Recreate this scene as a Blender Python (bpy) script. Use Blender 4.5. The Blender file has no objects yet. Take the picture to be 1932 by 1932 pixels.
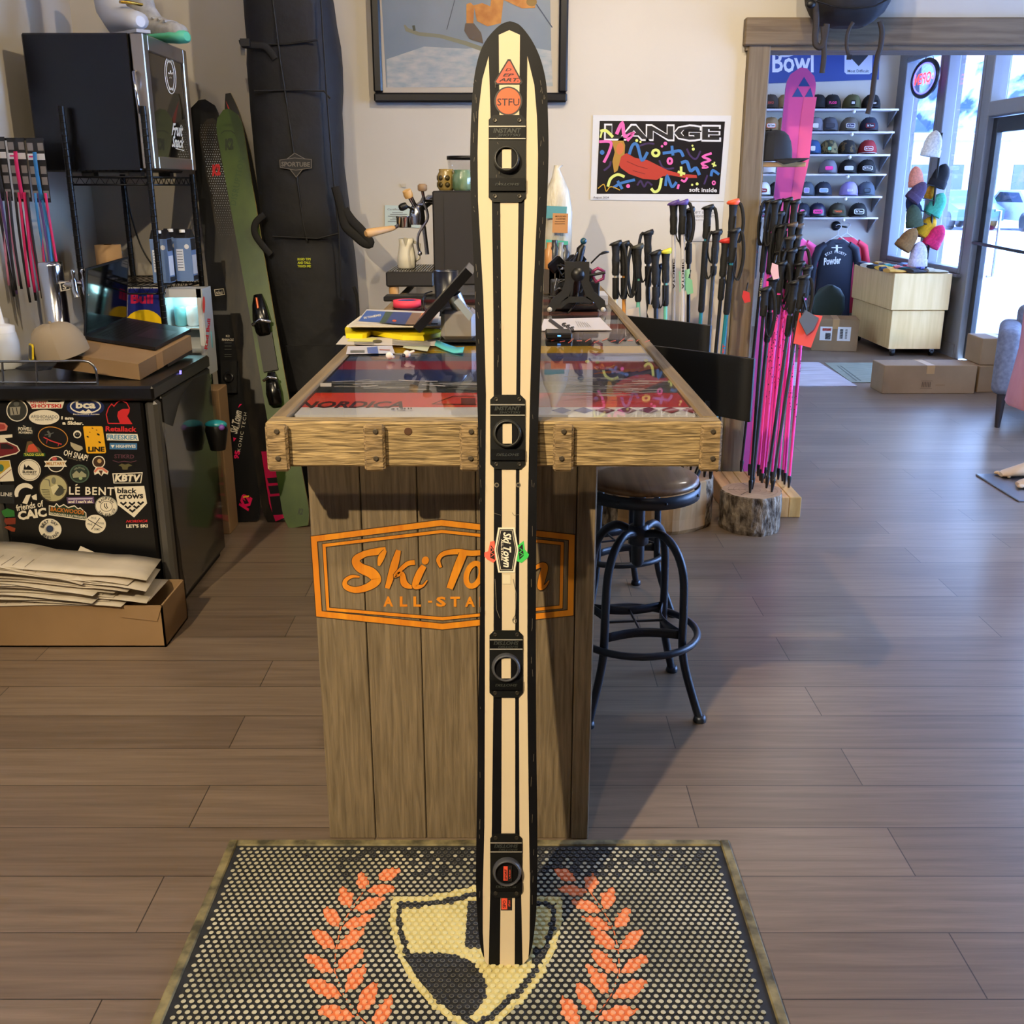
import bpy, math, random
from mathutils import Vector, Matrix
from math import sin, cos, pi, radians as R
random.seed(7)
sc = bpy.context.scene
COL = sc.collection
# ---------------------------------------------------------------- camera
FPX = 1950.0; TH = R(17.5); HC = 1.5
cd = bpy.data.cameras.new('camera'); cam = bpy.data.objects.new('camera', cd); COL.objects.link(cam)
cam.location = (0, 0, HC); cam.rotation_euler = (R(90) - TH, 0, 0)
cd.sensor_width = 36; cd.lens = FPX / 1932 * 36; cd.clip_start = .05; cd.clip_end = 500
sc.camera = cam
# ---------------------------------------------------------------- view, world, lights
sc.view_settings.view_transform = 'Standard'; sc.view_settings.look = 'None'
sc.view_settings.gamma = 1; sc.view_settings.exposure = 0.0; sc.view_settings.use_curve_mapping = False
sc.cycles.use_denoising = True
sc.cycles.max_bounces = 7; sc.cycles.diffuse_bounces = 4; sc.cycles.glossy_bounces = 3; sc.cycles.transparent_max_bounces = 12
sc.cycles.sample_clamp_indirect = 6; sc.cycles.caustics_reflective = False; sc.cycles.caustics_refractive = False
w = bpy.data.worlds.new('world'); sc.world = w; w.use_nodes = True
wn = w.node_tree.nodes; wl = w.node_tree.links
bg = wn['Background']
tc = wn.new('ShaderNodeTexCoord'); sx = wn.new('ShaderNodeSeparateXYZ'); cr = wn.new('ShaderNodeValToRGB')
wl.new(tc.outputs['Generated'], sx.inputs[0]); wl.new(sx.outputs['Z'], cr.inputs[0]); wl.new(cr.outputs[0], bg.inputs[0])
cr.color_ramp.elements[0].color = (.42, .64, 1, 1); cr.color_ramp.elements[1].color = (.20, .38, .95, 1)
cr.color_ramp.elements[1].position = .7
bg.inputs[1].default_value = 21

def light(kind, name, loc, energy, color, size=.1, target=None, spot=None, blend=.5):
    l = bpy.data.lights.new(name, kind); l.energy = energy; l.color = color
    if kind in ('POINT', 'SPOT'): l.shadow_soft_size = size
    if kind == 'AREA': l.size = size
    if kind == 'SPOT': l.spot_size = R(spot); l.spot_blend = blend
    if kind == 'SUN': l.angle = size
    o = bpy.data.objects.new(name, l); COL.objects.link(o); o.location = loc
    if target is not None:
        d = Vector(target) - Vector(loc); o.rotation_euler = d.to_track_quat('-Z', 'Y').to_euler()
    return o
WARM = (1, .80, .52); WARM2 = (1, .86, .66)
light('SUN', 'sun', (8, 8, 8), 2.2, (1, .95, .86), R(.6), target=(14, 12, 0))
light('SPOT', 'track_spot', (-1.9, -1.3, 3.8), 1080, WARM, .04, target=(0, 1.7, .8), spot=70, blend=.8)
light('SPOT', 'track_spot', (-.3, .3, 3.7), 160, WARM, .03, target=(-.1, 5.2, 1.1), spot=95, blend=.8)
light('SPOT', 'track_spot', (1.1, 2.9, 3.5), 210, WARM, .03, target=(-.55, 5.2, 1.3), spot=95, blend=.9)
light('SPOT', 'track_spot', (.2, 3.2, 3.5), 110, WARM2, .03, target=(1.9, 5.2, 2.0), spot=100, blend=.9)
light('SPOT', 'track_spot', (-1.2, 1.6, 3.6), 40, WARM, .04, target=(-1.7, 4.2, 1.0), spot=90, blend=.9)
light('POINT', 'ceiling_fill', (.8, .2, 3.6), 18, WARM2, .25)  # unseen point lamp added as general fill for the main room
light('POINT', 'ceiling_fill', (2.4, 8.2, 3.6), 60, (1, .9, .8), .25)

# ---------------------------------------------------------------- pixel -> place
def ray(px, py):
    x = (px - 966) / FPX; y = -(py - 966) / FPX
    return Vector((x, cos(TH) + y * sin(TH), -sin(TH) + y * cos(TH)))
CAMP = Vector((0, 0, HC))
def atY(px, py, Y): r = ray(px, py); return CAMP + r * (Y / r.y)
def atX(px, py, X): r = ray(px, py); return CAMP + r * (X / r.x)
def atZ(px, py, Z): r = ray(px, py); return CAMP + r * ((Z - HC) / r.z)
def onplane(px, py, p0, n):
    r = ray(px, py); return CAMP + r * ((Vector(p0) - CAMP).dot(n) / r.dot(n))

# ---------------------------------------------------------------- materials
def lin(c):
    if isinstance(c, str): c = tuple(int(c[i:i+2], 16) / 255 for i in (0, 2, 4))
    elif max(c) > 1.001: c = tuple(v / 255 for v in c)
    return tuple((v / 12.92 if v <= .04045 else ((v + .055) / 1.055) ** 2.4) for v in c[:3]) + (1,)
_m = {}
def mat(col, rough=.5, metal=0, coat=0, emit=0, spec=.5):
    k = (str(col), rough, metal, coat, emit, spec)
    if k in _m: return _m[k]
    m = bpy.data.materials.new('m%d' % len(_m)); m.use_nodes = True; b = m.node_tree.nodes['Principled BSDF']
    b.inputs['Base Color'].default_value = lin(col); b.inputs['Roughness'].default_value = rough
    b.inputs['Metallic'].default_value = metal; b.inputs['Coat Weight'].default_value = coat; b.inputs['Coat Roughness'].default_value = .03; b.inputs['Specular IOR Level'].default_value = spec
    if emit: b.inputs['Emission Color'].default_value = lin(col); b.inputs['Emission Strength'].default_value = emit
    _m[k] = m; return m
def noisy(name, c1, c2, scale=(8, 8, 8), rough=.6, bump=.15, detail=6, metal=0, spread=(.35, .65), coat=0, nscale=1, dist=0, coords='Object', bdist=.004):
    m = bpy.data.materials.new(name); m.use_nodes = True; nt = m.node_tree; b = nt.nodes['Principled BSDF']
    t = nt.nodes.new('ShaderNodeTexCoord'); mp = nt.nodes.new('ShaderNodeMapping'); n = nt.nodes.new('ShaderNodeTexNoise'); r = nt.nodes.new('ShaderNodeValToRGB')
    mp.inputs['Scale'].default_value = scale; n.inputs['Scale'].default_value = nscale; n.inputs['Detail'].default_value = detail; n.inputs['Distortion'].default_value = dist
    nt.links.new(t.outputs[coords], mp.inputs[0]); nt.links.new(mp.outputs[0], n.inputs[0]); nt.links.new(n.outputs[0], r.inputs[0])
    e = r.color_ramp.elements; e[0].position, e[1].position = spread; e[0].color = lin(c1); e[1].color = lin(c2)
    nt.links.new(r.outputs[0], b.inputs['Base Color']); b.inputs['Roughness'].default_value = rough; b.inputs['Metallic'].default_value = metal
    b.inputs['Coat Weight'].default_value = coat; b.inputs['Coat Roughness'].default_value = .04
    if bump:
        bp = nt.nodes.new('ShaderNodeBump'); bp.inputs['Strength'].default_value = bump; bp.inputs['Distance'].default_value = bdist
        nt.links.new(n.outputs[0], bp.inputs['Height']); nt.links.new(bp.outputs[0], b.inputs['Normal'])
    return m
def glassy(name, tint=(1, 1, 1), gloss=1.0, rough=.0, base=.04):
    m = bpy.data.materials.new(name); m.use_nodes = True; nt = m.node_tree; nt.nodes.clear()
    o = nt.nodes.new('ShaderNodeOutputMaterial'); mx = nt.nodes.new('ShaderNodeMixShader'); tr = nt.nodes.new('ShaderNodeBsdfTransparent'); gl = nt.nodes.new('ShaderNodeBsdfGlossy'); fr = nt.nodes.new('ShaderNodeFresnel')
    tr.inputs[0].default_value = (*tint, 1); gl.inputs['Roughness'].default_value = rough; gl.inputs[0].default_value = (gloss, gloss, gloss, 1)
    ge = nt.nodes.new('ShaderNodeNewGeometry'); m1 = nt.nodes.new('ShaderNodeMath'); m1.operation = 'MULTIPLY_ADD'; m1.inputs[1].default_value = -2; m1.inputs[2].default_value = 1
    m2 = nt.nodes.new('ShaderNodeMath'); m2.operation = 'POWER'; m2.inputs[0].default_value = 1.45
    nt.links.new(ge.outputs['Backfacing'], m1.inputs[0]); nt.links.new(m1.outputs[0], m2.inputs[1]); nt.links.new(m2.outputs[0], fr.inputs[0])
    nt.links.new(fr.outputs[0], mx.inputs[0]); nt.links.new(tr.outputs[0], mx.inputs[1]); nt.links.new(gl.outputs[0], mx.inputs[2]); nt.links.new(mx.outputs[0], o.inputs[0])
    return m
BLK = mat((9, 9, 11), .45); BLKG = mat((8, 8, 10), .2); WHITE = mat((225, 225, 222), .5); CHROME = mat((200, 200, 205), .15, 1)
STEEL = mat((150, 150, 152), .35, 1); GUN = mat((62, 66, 74), .38, .7); CARD = noisy('cardboard', (134, 106, 72), (150, 120, 84), (3, 3, 3), .75, .03); RUB = mat((22, 23, 25), .7)
GLASS = glassy('clear_glass'); RESIN = glassy('resin', (1, 1, 1), .55); PLASTIC = glassy('clear_plastic', (.86, .86, .86), 1, .08)
def wood(name, c1, c2, along='X', rough=.75, bump=.5, fine=60, coarse=3, coat=0, spread=(.3, .7)):
    s = {'X': (coarse, fine, fine), 'Y': (fine, coarse, fine), 'Z': (fine, fine, coarse)}[along]
    return noisy(name, c1, c2, s, rough, bump, 8, 0, spread, coat, 1, .6)

# ---------------------------------------------------------------- mesh builder
class MB:
    def __init__(s): s.v = []; s.f = []; s.m = []; s.s = []; s.mats = []
    def mi(s, m):
        if m is None: return 0
        if m not in s.mats: s.mats.append(m)
        return s.mats.index(m)
    def add(s, vs, fs, m=None, smooth=False):
        o = len(s.v); s.v += [tuple(v) for v in vs]; k = s.mi(m)
        for f in fs: s.f.append(tuple(i + o for i in f)); s.m.append(k); s.s.append(smooth)
        return s
    def box(s, lo, hi, m=None, M=None):
        x0, y0, z0 = lo; x1, y1, z1 = hi
        vs = [Vector(p) for p in ((x0,y0,z0),(x1,y0,z0),(x1,y1,z0),(x0,y1,z0),(x0,y0,z1),(x1,y0,z1),(x1,y1,z1),(x0,y1,z1))]
        if M: vs = [M @ v for v in vs]
        return s.add(vs, [(0,3,2,1),(4,5,6,7),(0,1,5,4),(1,2,6,5),(2,3,7,6),(3,0,4,7)], m)
    def cbox(s, c, d, m=None, M=None):
        return s.box([c[i]-d[i]/2 for i in range(3)], [c[i]+d[i]/2 for i in range(3)], m, M)
    def bbox(s, lo, hi, b, m=None, M=None):            # box with chamfered edges: convex hull style, 24 verts
        lo = Vector(lo); hi = Vector(hi); b = min(b, min(hi[i]-lo[i] for i in range(3))*.49); vs = []; idx = {}
        for ix in (0,1):
            for iy in (0,1):
                for iz in (0,1):
                    c = [(lo, hi)[k][j] for j, k in enumerate((ix,iy,iz))]; sg = [b if k == 0 else -b for k in (ix,iy,iz)]
                    for a in range(3):
                        p = [c[j] + (sg[j] if j != a else 0) for j in range(3)]; idx[ix,iy,iz,a] = len(vs); vs.append(M @ Vector(p) if M else Vector(p))
        fs = []
        for a in range(3):
            u, w_ = [j for j in range(3) if j != a]
            for k in (0,1):
                q = []
                for (p, r) in ((0,0),(1,0),(1,1),(0,1)):
                    t = [0,0,0]; t[a] = k; t[u] = p; t[w_] = r; q.append(idx[(*t, a)])
                if (k == 0) != (a == 1): q = q[::-1]
                fs.append(q)
        for a in range(3):
            u, w_ = [j for j in range(3) if j != a]
            for p in (0,1):
                for r in (0,1):
                    q = []
                    for k in (0,1):
                        t = [0,0,0]; t[a] = k; t[u] = p; t[w_] = r
                        q.append(((*t, u), (*t, w_)))
                    fs.append([idx[q[0][0]], idx[q[1][0]], idx[q[1][1]], idx[q[0][1]]])
        for ix in (0,1):
            for iy in (0,1):
                for iz in (0,1): fs.append([idx[ix,iy,iz,0], idx[ix,iy,iz,1], idx[ix,iy,iz,2]])
        return s.add(vs, fs, m)
    def ring(s, c, ax, up, r, n, sx=1, sy=1):
        side = ax.cross(up).normalized(); u2 = side.cross(ax).normalized()
        return [c + side * (r * sx * cos(2*pi*i/n)) + u2 * (r * sy * sin(2*pi*i/n)) for i in range(n)]
    def tube(s, pts, r, n=8, m=None, closed=False, caps=True, sx=1, sy=1, up=None, smooth=True):
        pts = [Vector(p) for p in pts]; N = len(pts); rr = r if isinstance(r, (list, tuple)) else [r] * N; vs = []
        U = Vector(up) if up else None
        for i, p in enumerate(pts):
            a = pts[(i-1) % N] if (i or closed) else p; b = pts[(i+1) % N] if (i < N-1 or closed) else p
            t = (b - a).normalized()
            if U is None: U = Vector((0,0,1)) if abs(t.z) < .9 else Vector((0,1,0))
            if not up:
                U = (U - t * U.dot(t)); U = U.normalized() if U.length > 1e-6 else t.orthogonal().normalized()
            vs += s.ring(p, t, U, rr[i], n, sx, sy)
        fs = []
        for i in range(N if closed else N-1):
            a = i*n; b = ((i+1) % N)*n
            for j in range(n): k = (j+1) % n; fs.append((a+j, a+k, b+k, b+j))
        s.add(vs, fs, m, smooth)
        if caps and not closed: s.add(vs[:n], [tuple(range(n))[::-1]], m); s.add(vs[-n:], [tuple(range(n))], m)
        return s
    def cyl(s, p0, p1, r0, r1=None, n=16, m=None): return s.tube([p0, p1], [r0, r0 if r1 is None else r1], n, m)
    def lathe(s, prof, c=(0,0,0), n=20, m=None, ax=(0,0,1), smooth=True, sx=1, sy=1, caps=True):
        c = Vector(c); ax = Vector(ax).normalized(); up = Vector((0,1,0)) if abs(ax.y) < .9 else Vector((1,0,0)); vs = []
        for r, h in prof: vs += s.ring(c + ax * h, ax, up, max(r, 1e-5), n, sx, sy)
        fs = [(i*n+j, i*n+(j+1)%n, (i+1)*n+(j+1)%n, (i+1)*n+j) for i in range(len(prof)-1) for j in range(n)]
        s.add(vs, fs, m, smooth)
        if caps: s.add(vs[:n], [tuple(range(n))[::-1]], m); s.add(vs[-n:], [tuple(range(n))], m)
        return s
    def ball(s, c, r, m=None, sc=(1,1,1), n=14, k=8, M=None):
        vs = []
        for i in range(k+1):
            a = -pi/2 + pi*i/k
            for j in range(n):
                p = Vector((cos(a)*cos(2*pi*j/n)*r*sc[0], cos(a)*sin(2*pi*j/n)*r*sc[1], sin(a)*r*sc[2]))
                if M: p = M @ p
                vs.append(Vector(c) + p)
        return s.add(vs, [(i*n+j, i*n+(j+1)%n, (i+1)*n+(j+1)%n, (i+1)*n+j) for i in range(k) for j in range(n)], m, True)
    def prism(s, poly, d, m=None, side=None):           # poly: list of 3D points; d: vector of depth
        poly = [Vector(p) for p in poly]; d = Vector(d); n = len(poly); vs = poly + [p + d for p in poly]
        s.add(vs, [tuple(range(n))[::-1], tuple(range(n, 2*n))], m)
        return s.add(vs, [(i, (i+1)%n, n+(i+1)%n, n+i) for i in range(n)], side or m)
    def sheet(s, grid, m=None, th=0, smooth=True):      # grid of points rows x cols
        r = len(grid); c = len(grid[0]); vs = [Vector(p) for row in grid for p in row]
        fs = [(i*c+j, i*c+j+1, (i+1)*c+j+1, (i+1)*c+j) for i in range(r-1) for j in range(c-1)]
        if not th: return s.add(vs, fs, m, smooth)
        nrm = (vs[1]-vs[0]).cross(vs[c]-vs[0]).normalized() * th
        k = len(vs); f2 = [tuple(a+k for a in f)[::-1] for f in fs]
        b = [j for j in range(c)] + [i*c+c-1 for i in range(1, r)] + [(r-1)*c+j for j in range(c-2, -1, -1)] + [i*c for i in range(r-2, 0, -1)]
        sd = [(b[i], b[i-1], b[i-1]+k, b[i]+k) for i in range(len(b))]
        return s.add(vs + [v - nrm for v in vs], fs + f2 + sd, m, smooth)
    def mesh(s, name, org=(0,0,0), M=None):
        me = bpy.data.meshes.new(name); o = Vector(org)
        me.from_pydata([(Vector(v) - o) for v in s.v], [], s.f); me.polygons.foreach_set('material_index', s.m); me.polygons.foreach_set('use_smooth', s.s)
        for m in s.mats: me.materials.append(m)
        me.update(); return me
_org = {}
def link(name, me, parent=None, loc=(0,0,0)):
    o = bpy.data.objects.new(name, me); COL.objects.link(o); o.location = loc
    if parent: o.parent = parent
    return o
def tag(o, label, cat, group=None):
    o['label'] = label; o['category'] = cat
    if group: o['group'] = group
    return o
def thing(name, label, cat, loc=(0,0,0), group=None, rz=0):
    o = bpy.data.objects.new(name, None); COL.objects.link(o); o.location = loc; o.rotation_euler = (0,0,rz); o.empty_display_size = .05
    _org[o.name] = Vector(loc) if rz == 0 else Vector((0,0,0)); return tag(o, label, cat, group)
def part(name, mb, parent, m=None, label=None, local=False):
    if m is not None and not mb.mats: mb.mats.append(m)
    org = (0,0,0) if local else _org.get(parent.name, Vector((0,0,0)))
    o = link(name, mb.mesh(name, org), parent); _org[o.name] = Vector(org)
    if label: o['label'] = label
    return o
def single(name, mb, label, cat, m=None, group=None):
    if m is not None and not mb.mats: mb.mats.append(m)
    xs = [v[0] for v in mb.v]; ys = [v[1] for v in mb.v]; org = Vector(((min(xs)+max(xs))/2, (min(ys)+max(ys))/2, min(v[2] for v in mb.v)))
    o = link(name, mb.mesh(name, org), None, org); _org[o.name] = org; return tag(o, label, cat, group)
def struct(name, mb, m=None):
    if m is not None and not mb.mats: mb.mats.append(m)
    o = link(name, mb.mesh(name)); o['kind'] = 'structure'; _org[o.name] = Vector((0,0,0)); return o
def copy_tree(o, parent=None):
    c = o.copy(); COL.objects.link(c)
    if parent: c.parent = parent
    for ch in list(o.children): copy_tree(ch, c)
    return c
# ---------------------------------------------------------------- lettering and flat prints
_tc = {}
def text_shape(s, bold=0, shear=0, space=1):
    k = (s, bold, shear, space)
    if k in _tc: return _tc[k]
    cu = bpy.data.curves.new('t', 'FONT'); cu.body = s; cu.size = 1; cu.offset = bold; cu.shear = shear; cu.space_character = space; cu.resolution_u = 2; cu.fill_mode = 'FRONT'
    ob = bpy.data.objects.new('t', cu); COL.objects.link(ob); bpy.context.view_layer.update()
    me = ob.evaluated_get(bpy.context.evaluated_depsgraph_get()).to_mesh()
    vs = [v.co.copy() for v in me.vertices]; fs = [tuple(p.vertices) for p in me.polygons]
    ob.evaluated_get(bpy.context.evaluated_depsgraph_get()).to_mesh_clear(); bpy.data.objects.remove(ob); bpy.data.curves.remove(cu)
    x0 = min(v.x for v in vs); x1 = max(v.x for v in vs); y0 = min(v.y for v in vs); y1 = max(v.y for v in vs)
    vs = [((v.x-x0)/(x1-x0)-.5, (v.y-y0)/(y1-y0)-.5) for v in vs]; _tc[k] = (vs, fs); return _tc[k]
def text3d(mb, s, O, X, Y, m, bold=.01, shear=0, space=1):     # X, Y full-size vectors of the line's box
    vs, fs = text_shape(s, bold, shear, space); O = Vector(O); X = Vector(X); Y = Vector(Y)
    mb.add([O + X*u + Y*v for u, v in vs], fs, m)
class Print:
    """flat print on a plane, laid out in photo pixels through conv(px, py) -> point"""
    def __init__(s, pt, n, lift=.0008, T=None):
        s.pt = pt; s.n = Vector(n).normalized(); s.lift = lift; s.k = 0; s.mb = MB(); s.T = T or (lambda x, y: (x, y))
    def P(s, x, y): x, y = s.T(x, y); return s.pt(x, y) + s.n * (s.lift * (1 + s.k))
    def new(s): s.mb = MB(); return s
    def up(s, k=None): s.k = s.k + .35 if k is None else k; return s
    def poly(s, pts, m): s.up(); s.mb.add([s.P(*p) for p in pts], [tuple(range(len(pts)))], m); return s
    def rect(s, x0, y0, x1, y1, m, a=0): 
        cx, cy = (x0+x1)/2, (y0+y1)/2; c, d = cos(R(a)), sin(R(a))
        return s.poly([(cx+(x-cx)*c-(y-cy)*d, cy+(x-cx)*d+(y-cy)*c) for x, y in ((x0,y0),(x1,y0),(x1,y1),(x0,y1))], m)
    def oval(s, cx, cy, rx, ry, m, a=0, n=28):
        c, d = cos(R(a)), sin(R(a)); return s.poly([(cx+rx*cos(t)*c-ry*sin(t)*d, cy+rx*cos(t)*d+ry*sin(t)*c) for t in [2*pi*i/n for i in range(n)]], m)
    def oring(s, cx, cy, rx, ry, w_, m, a=0, n=28):
        c, d = cos(R(a)), sin(R(a)); return s.line([(cx+rx*cos(t)*c-ry*sin(t)*d, cy+rx*cos(t)*d+ry*sin(t)*c) for t in [2*pi*i/n for i in range(n)]], w_, m, True)
    def line(s, pts, w_, m, closed=False):
        s.up(); N = len(pts); ws = w_ if isinstance(w_, (list, tuple)) else [w_]*N; L = []; Rr = []
        for i in range(N):
            a = pts[(i-1) % N] if (i or closed) else pts[i]; b = pts[(i+1) % N] if (i < N-1 or closed) else pts[i]; p = pts[i]
            d1 = Vector((p[0]-a[0], p[1]-a[1])); d2 = Vector((b[0]-p[0], b[1]-p[1]))
            if d1.length < 1e-6: d1 = d2
            if d2.length < 1e-6: d2 = d1
            d1.normalize(); d2.normalize(); t = d1 + d2; t = t.normalized() if t.length > .2 else d1
            k = 1 / max(.5, t.dot(d1)); n = Vector((-t.y, t.x)) * ws[i]/2 * k
            L.append(s.P(p[0]+n.x, p[1]+n.y)); Rr.append(s.P(p[0]-n.x, p[1]-n.y))
        fs = [(i, (i+1) % N, N+(i+1) % N, N+i) for i in range(N if closed else N-1)]
        s.mb.add(L + Rr, fs, m); return s
    def text(s, t, cx, cy, w_, h, m, a=0, bold=.01, shear=0, space=1):
        s.up(); c, d = cos(R(a)), sin(R(a)); vs, fs = text_shape(t, bold, shear, space)
        s.mb.add([s.P(cx + u*w_*c + v*h*d, cy + u*w_*d - v*h*c) for u, v in vs], fs, m); return s
    def arc_text(s, t, cx, cy, r, h, m, a0, a1, inward=False, bold=.02):
        n = len(t)
        for i, ch in enumerate(t):
            if ch == ' ': continue
            a = R(a0 + (a1-a0)*(i+.5)/n); x = cx + r*sin(a); y = cy - r*cos(a)
            wd = h * (.25 if ch in "I'.-" else .7)
            s.text(ch, x, y, wd, h if ch not in '-.' else h*.2, m, math.degrees(a) + (180 if inward else 0), bold)
        return s
    def done(s, name, parent, label=None):
        o = part(name, s.mb, parent, label=label); s.mb = MB(); s.k = 0; return o
def spline(pts, n=8):
    out = []; P = [pts[0]] + list(pts) + [pts[-1]]
    for i in range(1, len(P)-2):
        for j in range(n):
            t = j/n; p = [0]*len(pts[0])
            for k in range(len(pts[0])):
                a, b, c, d = P[i-1][k], P[i][k], P[i+1][k], P[i+2][k]
                p[k] = .5*((2*b) + (-a+c)*t + (2*a-5*b+4*c-d)*t*t + (-a+3*b-3*c+d)*t**3)
            out.append(tuple(p))
    out.append(tuple(pts[-1])); return out
# ================================================================ room
YB = 5.2; XW = 4.05; YH = 11.7; XL = -2.02; ZC = 4.0
def floor_mat():
    m = bpy.data.materials.new('plank_floor'); m.use_nodes = True; nt = m.node_tree; b = nt.nodes['Principled BSDF']; N = nt.nodes.new; L = nt.links.new
    t = N('ShaderNodeTexCoord'); br = N('ShaderNodeTexBrick'); br.offset = .37; br.offset_frequency = 2
    br.inputs['Scale'].default_value = 1; br.inputs['Brick Width'].default_value = 1.25; br.inputs['Row Height'].default_value = .187; br.inputs['Mortar Size'].default_value = .0016
    br.inputs['Mortar Smooth'].default_value = .3; br.inputs['Bias'].default_value = 0
    br.inputs['Color1'].default_value = lin((132, 115, 98)); br.inputs['Color2'].default_value = lin((115, 99, 84)); br.inputs['Mortar'].default_value = lin((62, 54, 46))
    mp0 = N('ShaderNodeMapping'); mp0.inputs['Location'].default_value = (.33, .06, 0); L(t.outputs['Object'], mp0.inputs[0]); L(mp0.outputs[0], br.inputs[0])
    mp = N('ShaderNodeMapping'); mp.inputs['Scale'].default_value = (2.0, 44, 1); n = N('ShaderNodeTexNoise'); n.inputs['Scale'].default_value = 1; n.inputs['Detail'].default_value = 9; n.inputs['Roughness'].default_value = .65; n.inputs['Distortion'].default_value = .5
    L(t.outputs['Object'], mp.inputs[0]); L(mp.outputs[0], n.inputs[0])
    r = N('ShaderNodeValToRGB'); r.color_ramp.elements[0].position = .3; r.color_ramp.elements[1].position = .72; r.color_ramp.elements[0].color = (.66, .64, .62, 1); r.color_ramp.elements[1].color = (1.16, 1.15, 1.14, 1); L(n.outputs[0], r.inputs[0])
    mx = N('ShaderNodeMix'); mx.data_type = 'RGBA'; mx.blend_type = 'MULTIPLY'; mx.inputs['Factor'].default_value = 1; L(br.outputs[0], mx.inputs['A']); L(r.outputs[0], mx.inputs['B'])
    L(mx.outputs['Result'], b.inputs['Base Color']); b.inputs['Roughness'].default_value = .36; b.inputs['Specular IOR Level'].default_value = .5
    bp = N('ShaderNodeBump'); bp.inputs['Strength'].default_value = .12; bp.inputs['Distance'].default_value = .003; L(n.outputs[0], bp.inputs['Height']); L(bp.outputs[0], b.inputs['Normal'])
    return m
WALL = noisy('wall_paint', (196, 190, 178), (202, 196, 184), (2, 2, 2), .8, .02)
GREYT = noisy('grey_trim', (118, 118, 122), (126, 126, 130), (2, 2, 2), .6, .02)
BARN = wood('barnwood', (98, 84, 66), (128, 112, 90), 'X'); BARNZ = wood('barnwood_up', (98, 86, 70), (124, 110, 90), 'Z')
struct('floor', MB().box((-6, -4.2, -.1), (XW, YH, 0)), floor_mat())
struct('ceiling', MB().box((-6.2, -4.2, ZC), (XW+.2, YH+.2, ZC+.1)), WALL)
PX0 = 1.085; PX1 = 1.19; ZO = 2.115
struct('wall_back', MB().box((XL, YB, 0), (PX0+.05, YB+.14, ZC)).box((PX0+.05, YB, 2.15), (XW, YB+.14, ZC)), WALL)
struct('wall_left', MB().box((XL-.15, -4.2, 0), (XL, YB+.14, ZC)), WALL)
struct('wall_far', MB().box((.9, YH, 0), (XW+.2, YH+.15, ZC)), WALL)
struct('wall_alcove', MB().box((.9, YB+.14, 0), (1.0, YH, ZC)), WALL)
struct('wall_rear', MB().box((-6.2, -4.35, 0), (XW+.2, -4.2, ZC)), WALL)
# wooden trim round the opening
struct('trim_1', MB().bbox((PX0, YB-.035, 0), (PX1, YB+.17, ZO+.01), .006), BARNZ)
struct('trim_2', MB().bbox((PX0-.022, YB-.05, ZO), (XW, YB, 2.232), .006).box((PX0-.01, YB-.03, ZO-.02), (XW, YB+.15, ZO+.002)), BARN)
# right wall: windows and a glazed door
WINS = [(10.52, 11.5, .74, 2.75), (9.56, 10.4, .74, 2.75), (4.9, 7.2, .3, 2.75), (2.5, 4.6, .3, 2.75)]
DOOR = (8.1, 9.42); TRZ = 2.18
mb = MB(); ys = [-4.2]
cuts = sorted([(a, b, z0, z1) for a, b, z0, z1 in WINS] + [(DOOR[0], DOOR[1]+.02, 0, 2.68)])
y = -4.2
for a, b, z0, z1 in cuts:
    mb.box((XW, y, 0), (XW+.16, a, ZC)); mb.box((XW, a, z1), (XW+.16, b, ZC))
    if z0 > 0: mb.box((XW, a, 0), (XW+.16, b, z0))
    y = b
mb.box((XW, y, 0), (XW+.16, YH+.15, ZC)); struct('wall_right', mb, GREYT)
FRM = mat((112, 114, 122), .5); DKF = mat((26, 28, 32), .4)
for i, (a, b, z0, z1) in enumerate(WINS):
    f = MB()
    for lo, hi in (((a, z0), (a+.045, z1)), ((b-.045, z0), (b, z1)), ((a+.045, z0), (b-.045, z0+.05)), ((a+.045, z1-.05), (b-.045, z1))):
        f.bbox((XW-.012, lo[0], lo[1]), (XW+.10, hi[0], hi[1]), .008)
    o = struct('window_%d' % (i+1), f, FRM)
    part('window_pane', MB().box((XW+.05, a+.04, z0+.04), (XW+.056, b-.04, z1-.04)), o, GLASS)
    part('window_sill', MB().bbox((XW-.04, a-.03, z0-.03), (XW+.02, b+.03, z0), .006), o, FRM)
f = MB(); d0, d1 = DOOR
for lo, hi in (((d1-.06, 0), (d1+.02, 2.75)), ((d0, 0), (d0+.06, 2.75)), ((d0+.06, 2.06), (d1-.06, 2.18)), ((d0+.06, 2.69), (d1-.06, 2.75))):
    f.bbox((XW-.02, lo[0], lo[1]), (XW+.12, hi[0], hi[1]), .008)
dr = struct('door_1', f, GREYT)
f = MB()
for lo, hi in (((d0+.07, .01), (d0+.15, 2.05)), ((d1-.16, .01), (d1-.07, 2.05)), ((d0+.15, .01), (d1-.16, .22)), ((d0+.15, 1.93), (d1-.16, 2.05))):
    f.bbox((XW+.03, lo[0], lo[1]), (XW+.08, hi[0], hi[1]), .005)
lf = part('door_leaf', f, dr, DKF)
part('door_pane', MB().box((XW+.05, d0+.15, .22), (XW+.056, d1-.16, 1.93)), dr, GLASS)
part('transom_pane', MB().box((XW+.05, d0+.06, 2.18), (XW+.056, d1-.06, 2.69)), dr, GLASS)
part('push_bar', MB().tube([(XW+.028, d1-.10, 1.03), (XW-.03, d1-.12, 1.03), (XW-.03, d0+.12, 1.0), (XW+.028, d0+.10, 1.0)], .014, 8), dr, mat((60, 62, 68), .35, .6))
part('door_handle', MB().tube([(XW+.08, d1-.22, .75), (XW+.13, d1-.22, .75), (XW+.13, d1-.22, 1.3), (XW+.08, d1-.22, 1.3)], .012, 8), dr, STEEL)
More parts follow.
